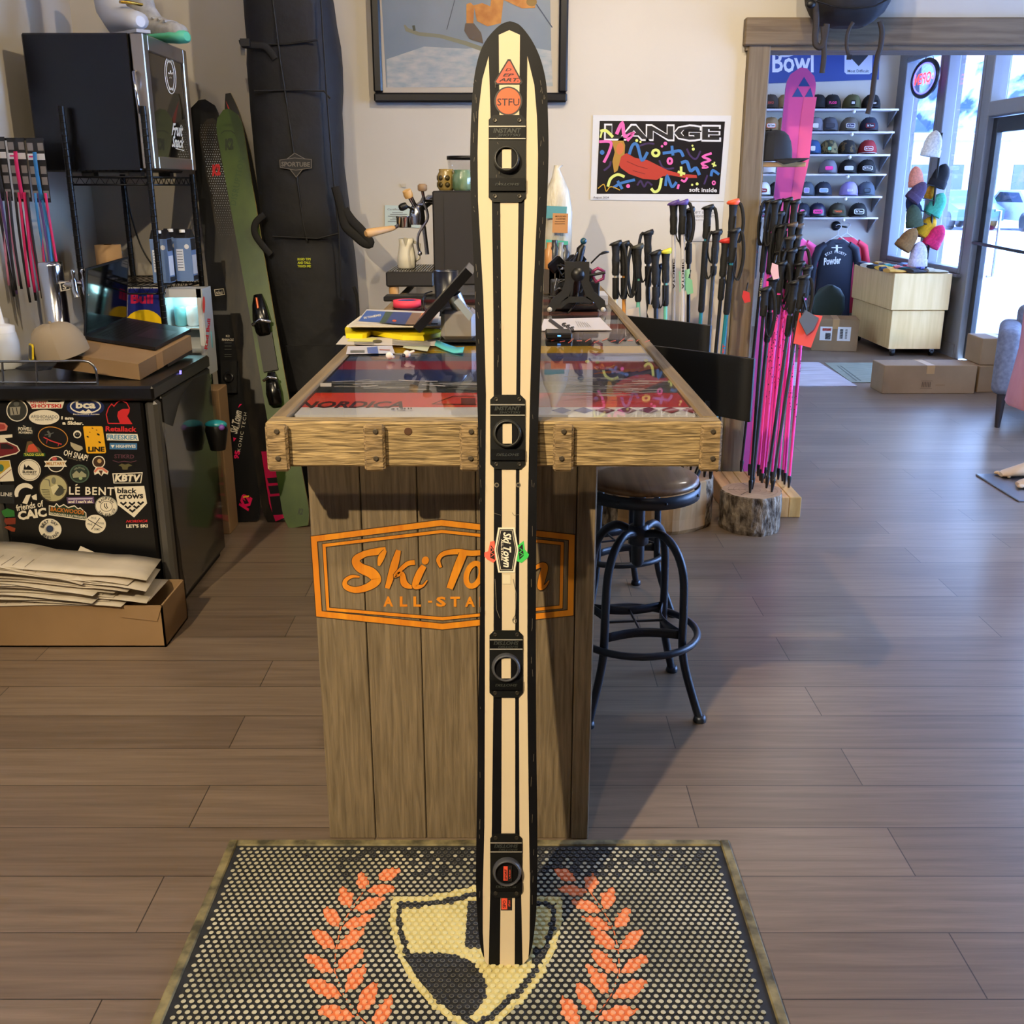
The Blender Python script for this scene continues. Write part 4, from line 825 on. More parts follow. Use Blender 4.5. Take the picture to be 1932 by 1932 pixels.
# tap tower
tc_ = atY(108, 600, 3.98); tc_.z = KZ
tw = thing('beer_tower', 'chrome two-tap draft tower on the keg fridge', 'tap tower', tuple(tc_))
part('column', MB().lathe([(.055, 0), (.055, .008), (.044, .012), (.044, .365), (.042, .378), (.0, .380)], tc_, 28), tw, CHROME)
for sx_, sy_ in ((.05, -.02), (.075, .02)):
    b0_ = tc_ + Vector((sx_*.8, sy_, .30)); tpp = part('tap', MB().cyl(b0_, b0_+Vector((.07, -.05, 0)), .012).tube([b0_+Vector((.07, -.05, .02)), b0_+Vector((.07, -.05, -.02)), b0_+Vector((.078, -.055, -.045))], .011, 10), tw, CHROME)
    part('tap_lever', MB().lathe([(.006, 0), (.005, .015), (.009, .025), (.006, .035)], b0_+Vector((.07, -.05, .02)), 10), tpp, CHROME)
d = Print(lambda x, y: atY(x, y, tc_.y-.05), (0, -1, 0), .001); d.poly([(112, 533), (131, 530), (133, 546), (115, 550)], WH); d.poly([(114, 535), (129, 532), (131, 545), (117, 548)], BKS); d.text('S', 122, 541, 7, 10, WH, -8, .02); d.done('tap_label', tw)
# ================================================================ wire rack, drinks fridge, cooler
RK = thing('wire_rack', 'black wire shelving rack behind the keg fridge', 'shelf', (-1.6, 4.6, 0))
BW = mat((18, 18, 20), .35, .4); rx0, rx1, ry0, ry1 = -1.772, -1.45, 4.35, 4.86
for x, y, zt in ((rx0, ry0, 1.80), (rx1, ry0, 1.80), (rx0+.03, ry1, 1.55), (rx1+.02, ry1, 1.55)):
    m_ = MB().cyl((x, y, 0), (x, y, zt), .0125, n=12)
    zz = .03
    while zz < zt-.02: m_.lathe([(.0125, 0), (.0135, .002), (.0135, .0035), (.0125, .005)], (x, y, zz), 12); zz += .0255
    part('post', m_, RK, BW)
def wire_shelf(z):
    m_ = MB()
    for dz in (0, -.03):
        m_.tube([(rx0, ry0, z+dz), (rx1, ry0, z+dz), (rx1+.01, ry1, z+dz), (rx0+.01, ry1, z+dz)], .004, 6, closed=True)
    for i in range(12):
        x = rx0 + (rx1-rx0)*(i+.5)/12; m_.tube([(x, ry0, z+.002), (x+.01, ry1, z+.002)], .0022, 5)
    for a, b_ in (((rx0, ry0), (rx1, ry0)), ((rx1, ry0), (rx1+.01, ry1))):
        n = 16; pts = [Vector((a[0]+(b_[0]-a[0])*i/n, a[1]+(b_[1]-a[1])*i/n, z - (.03 if i % 2 else 0))) for i in range(n+1)]
        m_.tube(pts, .002, 5)
    part('wire_shelf', m_, RK, BW)
wire_shelf(1.535); wire_shelf(1.105); wire_shelf(.72)
FZ0, FZ1 = 1.556, 2.07
f2 = thing('drinks_fridge', 'black countertop drinks fridge with glass door on the top rack shelf', 'fridge', (-1.68, 4.67, 1.54))
part('body', MB().bbox((-1.915, 4.4, FZ0), (-1.497, 4.95, FZ1), .006), f2, mat((8, 8, 10), .25))
part('foot', MB().box((-1.75, 4.42, 1.538), (-1.70, 4.47, FZ0)), f2, BLK); part('foot', MB().box((-1.56, 4.42, 1.538), (-1.51, 4.47, FZ0)), f2, BLK); part('foot', MB().box((-1.56, 4.8, 1.538), (-1.51, 4.85, FZ0)), f2, BLK)
STL = mat((168, 158, 146), .28, .85); dX0, dX1 = -1.49, -1.438
dd = MB()
for lo, hi in (((4.395, FZ0+.01), (4.45, FZ1)), ((4.91, FZ0+.01), (4.96, FZ1)), ((4.45, FZ1-.06), (4.91, FZ1)), ((4.45, FZ0+.01), (4.91, FZ0+.06))):
    dd.bbox((dX0, lo[0], lo[1]), (dX1, hi[0], hi[1]), .004)
dr_ = part('door', dd, f2, STL)
part('glass_panel', MB().box((dX0+.01, 4.45, FZ0+.06), (dX1-.008, 4.91, FZ1-.06)), dr_, mat((22, 20, 18), .06, coat=1))
part('handle', MB().tube([(dX0+.01, 4.392, 1.93), (dX0+.012, 4.365, 1.925), (dX0+.018, 4.365, 1.78), (dX0+.02, 4.392, 1.775)], .007, 8), dr_, CHROME)
gx = dX1-.0078
d = Print(lambda x, y: atX(x, y, gx), (1, 0, 0), .0006)
d.oring(321, 142, 7, 27, 1.6, WH, -5); d.oring(321, 142, 10, 35, 1.6, WH, -5); d.text('CAFE', 319, 116, 10, 6, WH, 10, .03); d.text('*', 321, 142, 9, 20, WH, 0, .03); d.text('BAR', 323, 168, 10, 6, WH, 10, .03); d.done('emblem', dr_)
d.text('Fruit', 335, 245, 20, 24, WH, 8, .03); d.text('Snack', 336, 268, 22, 22, WH, 8, .03); d.line([(331, 280), (347, 284)], 1.5, WH); d.done('lettering', dr_, 'white lettering reading Fruit Snack')
# ski boot and liner on the drinks fridge
def loft(sections, m, mb=None, caps=True):
    mb = mb or MB(); n = len(sections[0]); vs = [p for s_ in sections for p in s_]
    mb.add(vs, [(i*n+j, i*n+(j+1) % n, (i+1)*n+(j+1) % n, (i+1)*n+j) for i in range(len(sections)-1) for j in range(n)], m, True)
    if caps: mb.add(sections[0], [tuple(range(n))[::-1]], m); mb.add(sections[-1], [tuple(range(n))], m)
    return mb
def ell(c, u, v, n=16): return [Vector(c) + Vector(u)*cos(2*pi*i/n) + Vector(v)*sin(2*pi*i/n) for i in range(n)]
def bootshape(c, f, L, s, m):     # foot along f then cuff upward
    c = Vector(c); f = Vector(f).normalized(); sd = Vector((-f.y, f.x, 0)); Z = Vector((0, 0, 1))
    secs = [ell(c+f*L*.98+Z*.03, sd*.02, Z*.02), ell(c+f*L*.93+Z*.035, sd*.045, Z*.033), ell(c+f*L*.75+Z*.042, sd*.052, Z*.04), ell(c+f*L*.5+Z*.055, sd*.05, Z*.053), ell(c+f*L*.33+Z*.075, sd*.048, (Z*.075+f*.02)), ell(c+f*L*.2+Z*.12, sd*.05, (Z*.05+f*.055)), ell(c+f*L*.15+Z*.18, sd*.052, f*.062), ell(c+f*L*.2+Z*.28, sd*.056, f*.065), ell(c+f*L*.24+Z*.34, sd*.058, f*.066)]
    return loft(secs, m)
SHELL = mat((196, 198, 202), .3)
bc_ = Vector((-1.66, 4.60, FZ1+.012)); bf = Vector((.75, -.66, 0)).normalized()
bt = thing('ski_boot', 'white hard-shell ski boot with gold buckles on the drinks fridge', 'boot', tuple(bc_-Vector((0, 0, .012))))
part('shell', bootshape(bc_, bf, .29, 1, SHELL), bt)
part('sole', MB().prism([bc_+bf*a+Vector((-bf.y, bf.x, 0))*b_ for a, b_ in ((-.01, -.035), (.30, -.03), (.30, .03), (-.01, .035))], (0, 0, -.012)), bt, mat((170, 172, 176), .5))
for a, z in ((.18, .10), (.13, .16)):
    q = bc_ + bf*(a+.055) + Vector((0, 0, z)); part('buckle', MB().tube([q+Vector((-bf.y, bf.x, 0))*x + bf*(-.012*abs(x)/.05) for x in (-.045, -.02, 0, .02, .045)], .010, 8, mat((190, 150, 60), .25, .9), sx=1.3, sy=.6), bt)
bc2 = Vector((-1.60, 4.78, FZ1+.002)); bf2 = Vector((.92, -.38, 0)).normalized()
ln = thing('boot_liner', 'grey padded boot liner with mint green toe on the drinks fridge', 'boot liner', tuple(bc2))
part('liner', bootshape(bc2, bf2, .27, 1, noisy('liner_grey', (150, 148, 142), (180, 178, 170), (30, 30, 30), .8, .1)), ln)
MINT = mat((96, 196, 150), .5); s2 = Vector((-bf2.y, bf2.x, 0))
part('mint_rand', loft([ell(bc2+bf2*a+Vector((0, 0, .02)), s2*w_, Vector((0, 0, h_))) for a, w_, h_ in ((.06, .045, .018), (.15, .056, .02), (.22, .056, .026), (.26, .045, .026), (.275, .02, .018))], MINT), ln)
for i in range(4): q = bc2+bf2*(.11+.03*i)+Vector((0, 0, .098-.006*i)); part('padding_rib', MB().tube([q+s2*x-Vector((0, 0, .25*x*x*8)) for x in (-.045, -.02, 0, .02, .045)], .006, 6, mat((168, 166, 160), .8)), ln)
# milk cartons, paper cup stacks, cooler
def carton(x, y, lab, top=1):
    c = Vector((x, y, 1.111)); t = thing('drink_carton', lab, 'carton', tuple(c), 'blue and white drink cartons on the rack'); w_ = .035
    BLU = mat((104, 132, 176), .45)
    part('carton_body', MB().box((x-w_, y-w_, 1.111), (x+w_, y+w_, 1.29), BLU), t)
    part('gable', MB().add([(x-w_, y-w_, 1.29), (x+w_, y-w_, 1.29), (x+w_, y+w_, 1.29), (x-w_, y+w_, 1.29), (x-w_, y, 1.325), (x+w_, y, 1.325)], [(0, 1, 5, 4), (2, 3, 4, 5), (0, 4, 3), (1, 2, 5)], mat((30, 30, 34), .4)), t)
    part('screw_cap', MB().lathe([(.012, 0), (.012, .012), (.0, .013)], (x, y-.02, 1.312), 14, WHITE), t)
    P = Print(lambda a, b_: Vector((x+a, y-w_, 1.2+b_)), (0, -1, 0), .0006); P.rect(-.028, -.045, .002, .045, mat((215, 220, 228))); P.oval(.018, .055, .01, .01, WHITE)
    for i in range(7): P.line([(-.025, .035-i*.011), (-.002, .035-i*.011)], .0025, mat((90, 96, 110)))
    P.done('label_print', t)
    P = Print(lambda a, b_: Vector((x+w_, y+a, 1.2+b_)), (1, 0, 0), .0006); P.rect(-.03, -.06, .03, .02, mat((205, 212, 224))); P.rect(-.03, -.085, .03, -.066, mat((30, 30, 34))); P.rect(-.03, .04, .03, .088, mat((30, 30, 34))); P.done('label_print', t)
carton(-1.475, 4.48, 'blue drink carton standing frontmost left on the lower rack shelf'); carton(-1.40, 4.56, 'blue drink carton standing rightmost on the lower rack shelf'); carton(-1.475, 4.64, 'blue drink carton behind the front one on the lower rack shelf')
cx = atY(205, 480, 4.75)
t = thing('paper_roll', 'roll of brown kraft paper on the rack behind the laptop', 'paper roll', (cx.x, 4.75, 1.111)); part('roll', MB().lathe([(.02, 0), (.056, 0), (.056, .14), (.02, .14)], (cx.x, 4.75, 1.111), 28, mat((196, 158, 112), .8)), t)
part('core', MB().lathe([(.02, .139), (.016, .139), (.016, .142), (.02, .142)], (cx.x, 4.75, 1.111), 20, mat((120, 90, 60), .8)), t)
single('power_cord', MB().tube(spline([(-1.74, 4.88, 1.5), (-1.73, 4.88, 1.38), (-1.71, 4.9, 1.25), (-1.66, 4.88, 1.16), (-1.60, 4.85, 1.12)], 6), .004, 6), 'black power cord hanging behind the wire rack', 'cord', BLK)
cl = thing('drinks_cooler', 'white framed glass drinks cooler with Red Bull panel behind the laptop', 'cooler', (-1.45, 4.46, .727))
cz0, cz1 = .727, 1.09; cx0 = atY(232, 600, 4.40).x; cxm = atY(308, 600, 4.40).x; cx1 = atY(383, 600, 4.40).x
CLR = mat((196, 200, 204), .3); 
part('cabinet', MB().box((cx0, 4.40, cz0), (cx1, 4.53, cz0+.03)).box((cx0, 4.40, cz1-.03), (cx1, 4.53, cz1)).box((cx0, 4.51, cz0), (cx1, 4.53, cz1)).box((cx0, 4.40, cz0), (cxm, 4.42, cz1)).box((cxm, 4.40, cz0), (cxm+.012, 4.53, cz1)), cl, CLR)
part('door_frame', MB().box((cx1-.018, 4.395, cz0), (cx1, 4.41, cz1)).box((cxm, 4.395, cz0), (cxm+.018, 4.41, cz1)).box((cxm, 4.395, cz1-.035), (cx1, 4.41, cz1)), cl, CLR)
part('glass_pane', MB().box((cxm+.018, 4.398, cz0), (cx1-.018, 4.402, cz1-.035)), cl, GLASS)
part('side_panel', MB().box((cx1, 4.40, cz0), (cx1+.006, 4.53, cz1)), cl, mat((176, 182, 184), .3))
for z in (.82, .92): part('inner_shelf', MB().box((cxm+.012, 4.42, z), (cx1-.002, 4.51, z+.006)), cl, CLR)
for i in range(3): part('drink_can', MB().lathe([(.02, 0), (.026, .008), (.026, .075), (.02, .082)], (cxm+.05+.05*i, 4.48, .927 if i < 2 else .827), 16, mat((120, 190, 196) if i != 1 else (225, 228, 230), .3)), cl)
l_ = light('POINT', 'cooler_light', ((cxm+cx1)/2, 4.46, cz1-.05), .55, (.45, .95, 1), .03)
d = Print(lambda x, y: atY(x, y, 4.40), (0, -1, 0), .001); d.rect(240, 541, 307, 617, WHITE); d.poly([(242, 544), (303, 544), (305, 615), (240, 615)], mat((24, 36, 128), .4)); d.text('Bull', 268, 563, 42, 20, mat((214, 24, 80), .4), 0, .04)
d.poly([(240, 615)] + [(272-36*cos(R(a))*.98, 612-28*sin(R(a))) for a in range(0, 181, 15)] + [(305, 615)], mat((250, 206, 10), .4)); d.done('front_panel', cl, 'blue panel with red Bull lettering over yellow disc')
d = Print(lambda x, y: atX(x, y, cx1+.006), (1, 0, 0), .0008); d.text('Red Bull', 391, 630, 58, 6, mat((214, 24, 50), .4), -84, .03); d.oval(384, 575, 2.5, 16, mat((214, 60, 50), .4)); d.done('side_lettering', cl, 'red lettering reading Red Bull')
# ================================================================ belts on cards and wall sign
def belt(x, Y, top, bot, cols, lab, band):
    c = Vector((x, Y, top)); t = thing('carded_belt', lab, 'belt', (x, Y, bot), 'carded belts hanging at the left wall')
    w_ = .033; part('hang_card', MB().box((x-w_, Y, top-.235), (x+w_, Y+.002, top), mat((26, 26, 28), .5)), t)
    P = Print(lambda a, b_: Vector((x+a, Y, top+b_)), (0, -1, 0), .0008)
    for i, yy in enumerate((-.03, -.115, -.155, -.205)):
        for xx in (-.020, .020): P.rect(xx-.011, yy-.014, xx+.011, yy+.014, mat((130, 124, 120), .6))
    P.rect(-w_, -.078, w_, -.055, mat((216, 214, 214), .6)); P.text('flo', -.004, -.066, .02, .009, mat((220, 50, 120)), 0, .02) if 0 else P.rect(-.028, -.069, -.004, -.063, mat((220, 50, 120))); P.done('card_print', t)
    part('belt_loop', MB().sheet([[(x-.007+dx, Y-.012-.004*sin(i), top-.05-i*.035) for dx in (0, .014)] for i in range(6)], cols[0], .003), t)
    rr_ = random.Random(int(abs(x)*1000))
    for i in range(6):
        xx = x-.026+i*.0104; L_ = bot + rr_.uniform(0, .08); ph = rr_.uniform(0, 6)
        g = [[(xx + dx + .006*sin(ph + z_*3) , Y-.004-.006*(i % 2) + .004*cos(ph+z_*4)+(dx*.4 if i % 2 else 0), top-.20 - (top-.20-L_)*z_) for dx in (-.0045, .0045)] for z_ in [q/8 for q in range(9)]]
        part('strap', MB().sheet(g, cols[(i+1) % len(cols)], .0025), t)
PK = mat((206, 30, 96), .6); BB = mat((30, 30, 36), .6); BL = mat((44, 120, 180), .6); PU = mat((110, 84, 150), .6); LP = mat((216, 140, 170), .6)
zt_ = atY(40, 258, 4.2).z; zb_ = atY(40, 572, 4.2).z
rod = thing('peg_rod', 'black peg rod on the left wall carrying the carded belts', 'rod', (-1.92, 4.215, zt_)); part('rod_bar', MB().tube([(XL+.001, 4.215, zt_-.008), (-1.80, 4.215, zt_-.008)], .005, 8), rod, BLK)
belt(-1.975, 4.20, zt_, zb_+.02, (BB, LP, BB, PU), 'black and pale pink belts on the hang card nearest the picture edge', 0)
belt(-1.902, 4.203, zt_-.003, zb_, (PK, BB, PK, BB, PK), 'hot pink and black belts on the middle hang card', 0)
belt(-1.83, 4.206, zt_-.006, zb_+.06, (BL, PK, BL, PU, BL), 'blue belts on the hang card nearest the drinks fridge', 0)
sg = thing('wall_sign', 'black rounded wall sign with white inner lines at the upper left edge', 'sign', (XL+.004, 4.22, 1.85))
g0 = [(XL+.001, y, z) for y, z in ((4.05, 1.80), (4.32, 1.80), (4.345, 1.83), (4.345, 2.12), (4.32, 2.15), (4.05, 2.15))]
part('sign_board', MB().prism(g0, (.008, 0, 0), mat((20, 22, 28), .5)), sg)
for e, m_ in ((.035, WHITE), (.05, mat((20, 22, 28), .5)), (.062, WHITE), (.07, mat((20, 22, 28), .5))):
    part('sign_line', MB().prism([(XL+.0095+e*.02, y, z) for y, z in ((4.05, 1.80+e), (4.345-e, 1.80+e), (4.345-e, 2.15-e), (4.05, 2.15-e))], (.0004, 0, 0), m_), sg)
# ================================================================ skis leaning in the corner
def lean_ski(name, lab, top, bot, Yt, w_, mface, mside, tipk=.11, waist=.86, square=False, group='skis leaning in the corner', curl=0, Yb=None, tpw=2.6):
    b_ = atZ(bot[0], bot[1], 0.004) if Yb is None else atY(bot[0], bot[1], Yb); b_.z = max(b_.z, .004); t_ = atY(top[0], top[1], Yt)
    A = (t_-b_); L = A.length; A.normalize(); W = A.cross(Vector((0, 1, 0))).normalized(); N = W.cross(A).normalized(); N = N if N.y < 0 else -N
    th = thing(name, lab, 'ski', tuple(b_), group); n = 60; L_, R_ = [], []
    for i in range(n+1):
        u = i/n; wd = w_*(waist + (1-waist)*abs(2*u-1)**1.6)
        tl = .045 if square else .06
        if u < tl: wd *= (.72 + .28*sin(pi/2*u/tl)) if square else max(.35, sin(pi/2*(u+.006)/(tl+.006)))
        if u > 1-tipk: wd *= max(.05, (1-min(1, ((u-1+tipk)/tipk))**tpw)**.5) if u < 1 else .22
        c = b_ + A*L*u + N*(-curl*max(0, (u-.88)/.12)**2)
        L_.append(c - W*wd/2); R_.append(c + W*wd/2)
    vs = L_ + R_ + [p - N*.012 for p in L_] + [p - N*.012 for p in R_]; k = n+1; m = MB()
    m.add(vs, [(i, k+i, k+i+1, i+1) for i in range(n)], mface); m.add(vs, [(2*k+i+1, 3*k+i+1, 3*k+i, 2*k+i) for i in range(n)], mface)
    m.add(vs, [(i+1, 2*k+i+1, 2*k+i, i) for i in range(n)] + [(k+i, 3*k+i, 3*k+i+1, k+i+1) for i in range(n)] + [(0, 2*k, 3*k, k), (n, k+n, 3*k+n, 2*k+n)], mside)
    part('ski_body', m, th); return th, Print(lambda x, y: onplane(x, y, b_, N), N, .0008), b_, A, W, N, L
GREENS = noisy('green_topsheet', (46, 68, 24), (74, 96, 38), (5, 5, 3), .35, .02); CARB = noisy('dark_topsheet', (18, 18, 20), (44, 38, 30), (30, 30, 4), .35, .02)
BKT = mat((16, 17, 20), .35); REDS = mat((206, 34, 40), .4); HOT = mat((238, 16, 92), .4)
t1, P1, *_ = lean_ski('ski', 'black ski with Ski Town lettering and colourful K2 tail, leftmost in the corner', (381, 188), (466, 984), 5.17, .142, BKT, mat((40, 42, 48), .5), waist=.9, square=True, tipk=.05)
P1.text('Ski Town', 445, 796, 44, 15, WH, -78, .03, .3); P1.text('ALL-STARS', 452, 797, 26, 4, WH, -78); P1.done('ski_lettering', t1); P1.text('95', 447, 858, 16, 10, HOT, -78, .04); P1.text('KONIC TECH', 457, 815, 74, 6, WH, -80, 0, 0, 1.3)
P1.done('ski_lettering', t1); P1.poly([(452, 763), (457, 762), (449, 770)], HOT); P1.poly([(440, 825), (446, 827), (441, 833)], HOT)
P1.done('print_mark', t1); P1.text('K2', 463, 948, 28, 21, HOT, -72, .06, .3); P1.line([(459, 938), (470, 936)], 3, mat((250, 200, 40))); P1.done('ski_lettering', t1); P1.text('PINNACLE', 430, 641, 22, 4.5, WH, 0, .02); P1.text('K2', 430, 634, 7, 4, WH)
for y in (647, 653, 659, 669, 673): P1.line([(424, y), (437, y)], 1.2, DGR)
P1.line([(405, 547), (422, 545), (424, 556), (407, 558)], 1.3, WH, True); P1.text('ski', 414, 552, 12, 7, WH); P1.done('ski_lettering', t1)
def binding_plate(Pp, cx, cy, w_, h_, root, kind):
    d = [Pp.P(x, y) for x, y in ((cx-w_/2, cy-h_/2), (cx+w_/2, cy-h_/2), (cx+w_/2, cy+h_/2), (cx-w_/2, cy+h_/2))]
    return part('binding', MB().prism([p + Pp.n*.02 for p in d], Pp.n*-.02, BLK), root)
bb = binding_plate(P1, 434, 712, 30, 60, t1, 0); c = P1.P(434, 713); part('dial', MB().lathe([(.022, 0), (.026, .004), (.022, .008), (.012, .008), (.010, .004)], c+P1.n*.02, 20, mat((26, 26, 28), .3), P1.n), bb)
t2, P2, b2, A2, W2_, N2, L2 = lean_ski('ski', 'dark ski with silver dot pattern, red edge and hot pink tail', (396, 224), (524, 984), 5.10, .128, CARB, mat((224, 60, 74), .4), tipk=.05, waist=.9, square=True)
DOT = mat((190, 200, 214), .35, .3)
for r_ in range(46):
    for c_ in range(9):
        y = 236 + r_*4.6; x = 370 + c_*4.3 + (2.1 if r_ % 2 else 0) + (y-230)*.165
        if x > 392 + (y-230)*.22 + 10 and r_ > 4: continue
        s_ = 1.15*max(.25, 1-abs(r_-18)/32)
        xx = 396 + (y-224)*.168
        if abs(x-xx) > 21 or y < 232: continue
        P2.k = .5; P2.oval(x, y, s_, s_, DOT, 0, 6)
o = P2.done('dot_print', t2); o['kind'] = 'stuff'
P2.k = 3; P2.text('K2', 408, 321, 17, 22, mat((236, 40, 50)), -8, .07, .3); P2.done('ski_lettering', t2, 'red K2 logo')
P2.k = 1; P2.poly([(493, 852), (528, 850), (541, 975), (520, 984), (508, 950)], HOT)
for y0, y1, e in ((902, 912, 0), (917, 932, 2), (937, 972, 5)): P2.poly([(504+e, y0), (533+e*.6, y0-2), (536+e*.7, y1-2), (507+e*1.6, y1)], mat((30, 28, 32), .4))
P2.text('K2', 537, 952, 10, 9, WH, -70, .03); P2.done('tail_print', t2, 'hot pink tail with black panels')
t3, P3, b3, A3, W3, N3, L3 = lean_ski('ski', 'green ski with black binding and DISRUPTION lettering', (427, 206), (563, 994), 5.04, .126, GREENS, mat((178, 160, 100), .5), tipk=.06, waist=.88, square=True)
DG = mat((28, 44, 22), .5); P3.text('K2', 432, 272, 17, 22, DG, -8, .07, .3); P3.done('ski_lettering', t3); P3.text('DISRUPTION', 448, 342, 92, 12, mat((50, 76, 34), .5), -79, .02, 0, 1.15); P3.done('ski_lettering', t3); P3.line([(417, 252), (424, 247), (436, 247), (443, 252)], 1.6, DG); P3.text('K2', 567, 965, 10, 12, DG, 5, .05, .3); P3.done('ski_lettering', t3)
# bindings: toe and heel pieces along the green ski
def at3(y): u = (y-994)/(206-994); return P3.pt(563 + (427-563)*u, y)
def bpiece(yc, L_, w_, h_, nm, m_):
    c = at3(yc); mb = MB(); secs = []
    for u, ww, hh in ((-.5, .6, .35), (-.42, .9, .8), (-.1, 1, 1), (.25, .8, .8), (.5, .5, .3)):
        secs.append([c + A3*L_*u + W3*(w_*ww*.5*cos(2*pi*i/12)) + N3*(h_*hh*(.5+.5*sin(2*pi*i/12))) for i in range(12)])
    loft(secs, m_, mb); return part(nm, mb, t3)
q = bpiece(595, .19, .078, .055, 'toe_piece', BLKG); part('toe_wing', MB().tube([at3(612)-W3*.042+N3*.03, at3(606)+N3*.05, at3(612)+W3*.042+N3*.03], .009, 8, CHROME), q); part('toe_spring', MB().cyl(at3(585)+N3*.045, at3(565)+N3*.045, .007, m=mat((180, 90, 60), .3, .8)), q)
q = bpiece(735, .16, .070, .06, 'heel_piece', BLKG); part('heel_lever', MB().tube([at3(718)-W3*.03+N3*.05, at3(714)+N3*.07, at3(718)+W3*.03+N3*.05], .007, 8, CHROME), q)
part('brake_plate', MB().prism([at3(628)-W3*.034, at3(628)+W3*.034, at3(700)+W3*.034, at3(700)-W3*.034], N3*.012, BLK), t3)
t4, P4, *_ = lean_ski('ski', 'black ski with pointed tip and red stripe behind the green ski', (430, 176), (582, 940), 5.185, .11, BKT, mat((170, 150, 90), .5), tipk=.16, tpw=1.5)
P4.poly([(426, 190), (438, 215), (452, 250), (462, 300), (455, 300), (440, 240)], REDS); P4.done('red_stripe', t4)
tl = single('ski_tail', MB().prism([atY(x, y, 4.95) for x, y in ((496, 826), (512, 826), (520, 860), (505, 862))], (0, .01, 0), mat((214, 206, 186), .6)), 'cream ski tail edge showing between the dark ski and the bar', 'ski')
bin_ = atZ(420, 960, 0); bin_.y = 4.9
t = thing('drawstring_pouch', 'teal drink pouch hanging beside the keg fridge', 'pouch', (KX1+.052, 4.0, .5))
cc = Vector((KX1+.052, 4.0, .60)); part('pouch_body', MB().ball(cc, .045, mat((30, 132, 146), .3), (1, .6, .45)), t); part('purple_clip', MB().ball(cc+Vector((.03, -.03, -.004)), .012, mat((110, 70, 160), .5)), t)
part('dark_holder', MB().lathe([(.03, -.10), (.045, -.02), (.04, 0)], cc, 16, BLK), t)
single('cardboard_box', MB().bbox((-1.40, 4.42, 0), (-1.27, 4.56, .66), .004, CARD), 'tall narrow tan cardboard box behind the keg fridge corner', 'box', group='cardboard boxes')
pass
# ================================================================ ski bag
bagm = noisy('bag_fabric', (11, 11, 14), (20, 21, 25), (9, 9, 9), .72, .35, bdist=.02)
YFb = 4.90
lf_ = [(0, 458), (60, 461), (100, 463), (180, 468), (280, 478), (380, 488), (470, 497), (520, 507), (620, 520), (700, 530), (780, 545), (905, 560)]
rt_ = [(0, 618), (60, 628), (120, 636), (200, 637), (320, 641), (420, 652), (520, 664), (600, 672), (660, 668), (720, 660), (780, 650), (905, 645)]
def interp(tb, y):
    for (a, b_), (c, d) in zip(tb[:-1], tb[1:]):
        if a <= y <= c: return b_ + (d-b_)*(y-a)/(c-a)
    return tb[-1][1] if y > tb[-1][0] else tb[0][1] + (y-tb[0][0])*(tb[1][1]-tb[0][1])/(tb[1][0]-tb[0][0])
bag = thing('ski_bag', 'tall black padded ski bag hanging against the back wall', 'bag', tuple(Vector((-1.0, 5.05, .1))))
secs = []; rg = random.Random(3)
ys_ = [-170, -120, -60, 0, 40, 80, 120, 165, 210, 260, 310, 360, 405, 440, 455, 480, 530, 580, 630, 680, 730, 780, 830, 905]
for i, y in enumerate(ys_):
    a = atY(interp(lf_, y), y, YFb+.05); b_ = atY(interp(rt_, y), y, YFb+.05); z = (a.z+b_.z)/2; pinch = .012 if y in (80, 165, 455) else 0
    if y == ys_[-1]: z = max(z, .02)
    x0, x1 = a.x, b_.x; w_ = x1-x0; sec = []
    for k_, (fx, fy) in enumerate(((0, .06), (.03, .01), (.12, -.025), (.3, -.045), (.5, -.05), (.7, -.045), (.82, -.03), (.90, .0), (.97, .04), (1, .10), (1, .2), (.95, .27), (.05, .27), (0, .18))):
        sec.append(Vector((x0+w_*fx + rg.uniform(-.004, .004), YFb + fy + pinch + rg.uniform(-.006, .006) + .01, z)))
    secs.append(sec)
part('bag_body', loft(secs, bagm), bag)
def bagp(x, y):
    return atY(x, y, YFb-.034)
seam = mat((5, 5, 7), .6)
for pts in ([(515, 0), (530, 120), (548, 240), (560, 330), (572, 420), (580, 455)], [(606, 0), (612, 100), (618, 190), (628, 320), (640, 440), (644, 560)], [(470, 84), (540, 84), (600, 76)], [(480, 172), (560, 170), (612, 172), (624, 186)], [(515, 446), (600, 450), (640, 440)]):
    part('seam', MB().tube([bagp(x, y)-Vector((0, .006, 0)) for x, y in pts], .0045, 6, seam), bag)
for pts, r_ in (([(458, 75), (462, 84), (480, 86), (500, 88), (512, 100), (520, 112)], .012), ([(634, 352), (644, 390), (652, 425), (672, 445), (688, 458), (699, 458), (684, 436), (664, 415), (650, 395)]  , .016), ([(668, 540), (674, 560), (676, 600), (672, 640)], .006), ([(500, 405), (484, 420), (482, 440), (496, 462), (512, 480)], .012)):
    part('strap', MB().tube(spline([tuple(bagp(x, y)-Vector((0, .012, 0))) for x, y in pts], 5), r_, 8, mat((10, 10, 12), .75), sx=1.3, sy=.25, up=(0, 1, 0)), bag)
part('buckle', MB().cbox(bagp(466, 82)-Vector((0, .03, 0)), (.04, .02, .03), BLK), bag)
part('wall_strap_label', MB().cbox(bagp(458, 96)-Vector((0, .0, 0)), (.018, .004, .035), mat((110, 106, 98), .7)), bag)
Pb = Print(lambda x, y: atY(x, y, YFb-.0495), (0, -1, 0), .001)
LN = mat((104, 98, 90), .6)
Pb.poly([(539, 302), (556, 287), (576, 300), (575, 316), (559, 336), (549, 321)], mat((12, 12, 14))); Pb.line([(539, 302), (556, 289), (576, 300)], 1.2, LN); Pb.line([(548, 320), (559, 334), (572, 318)], 1.2, LN)
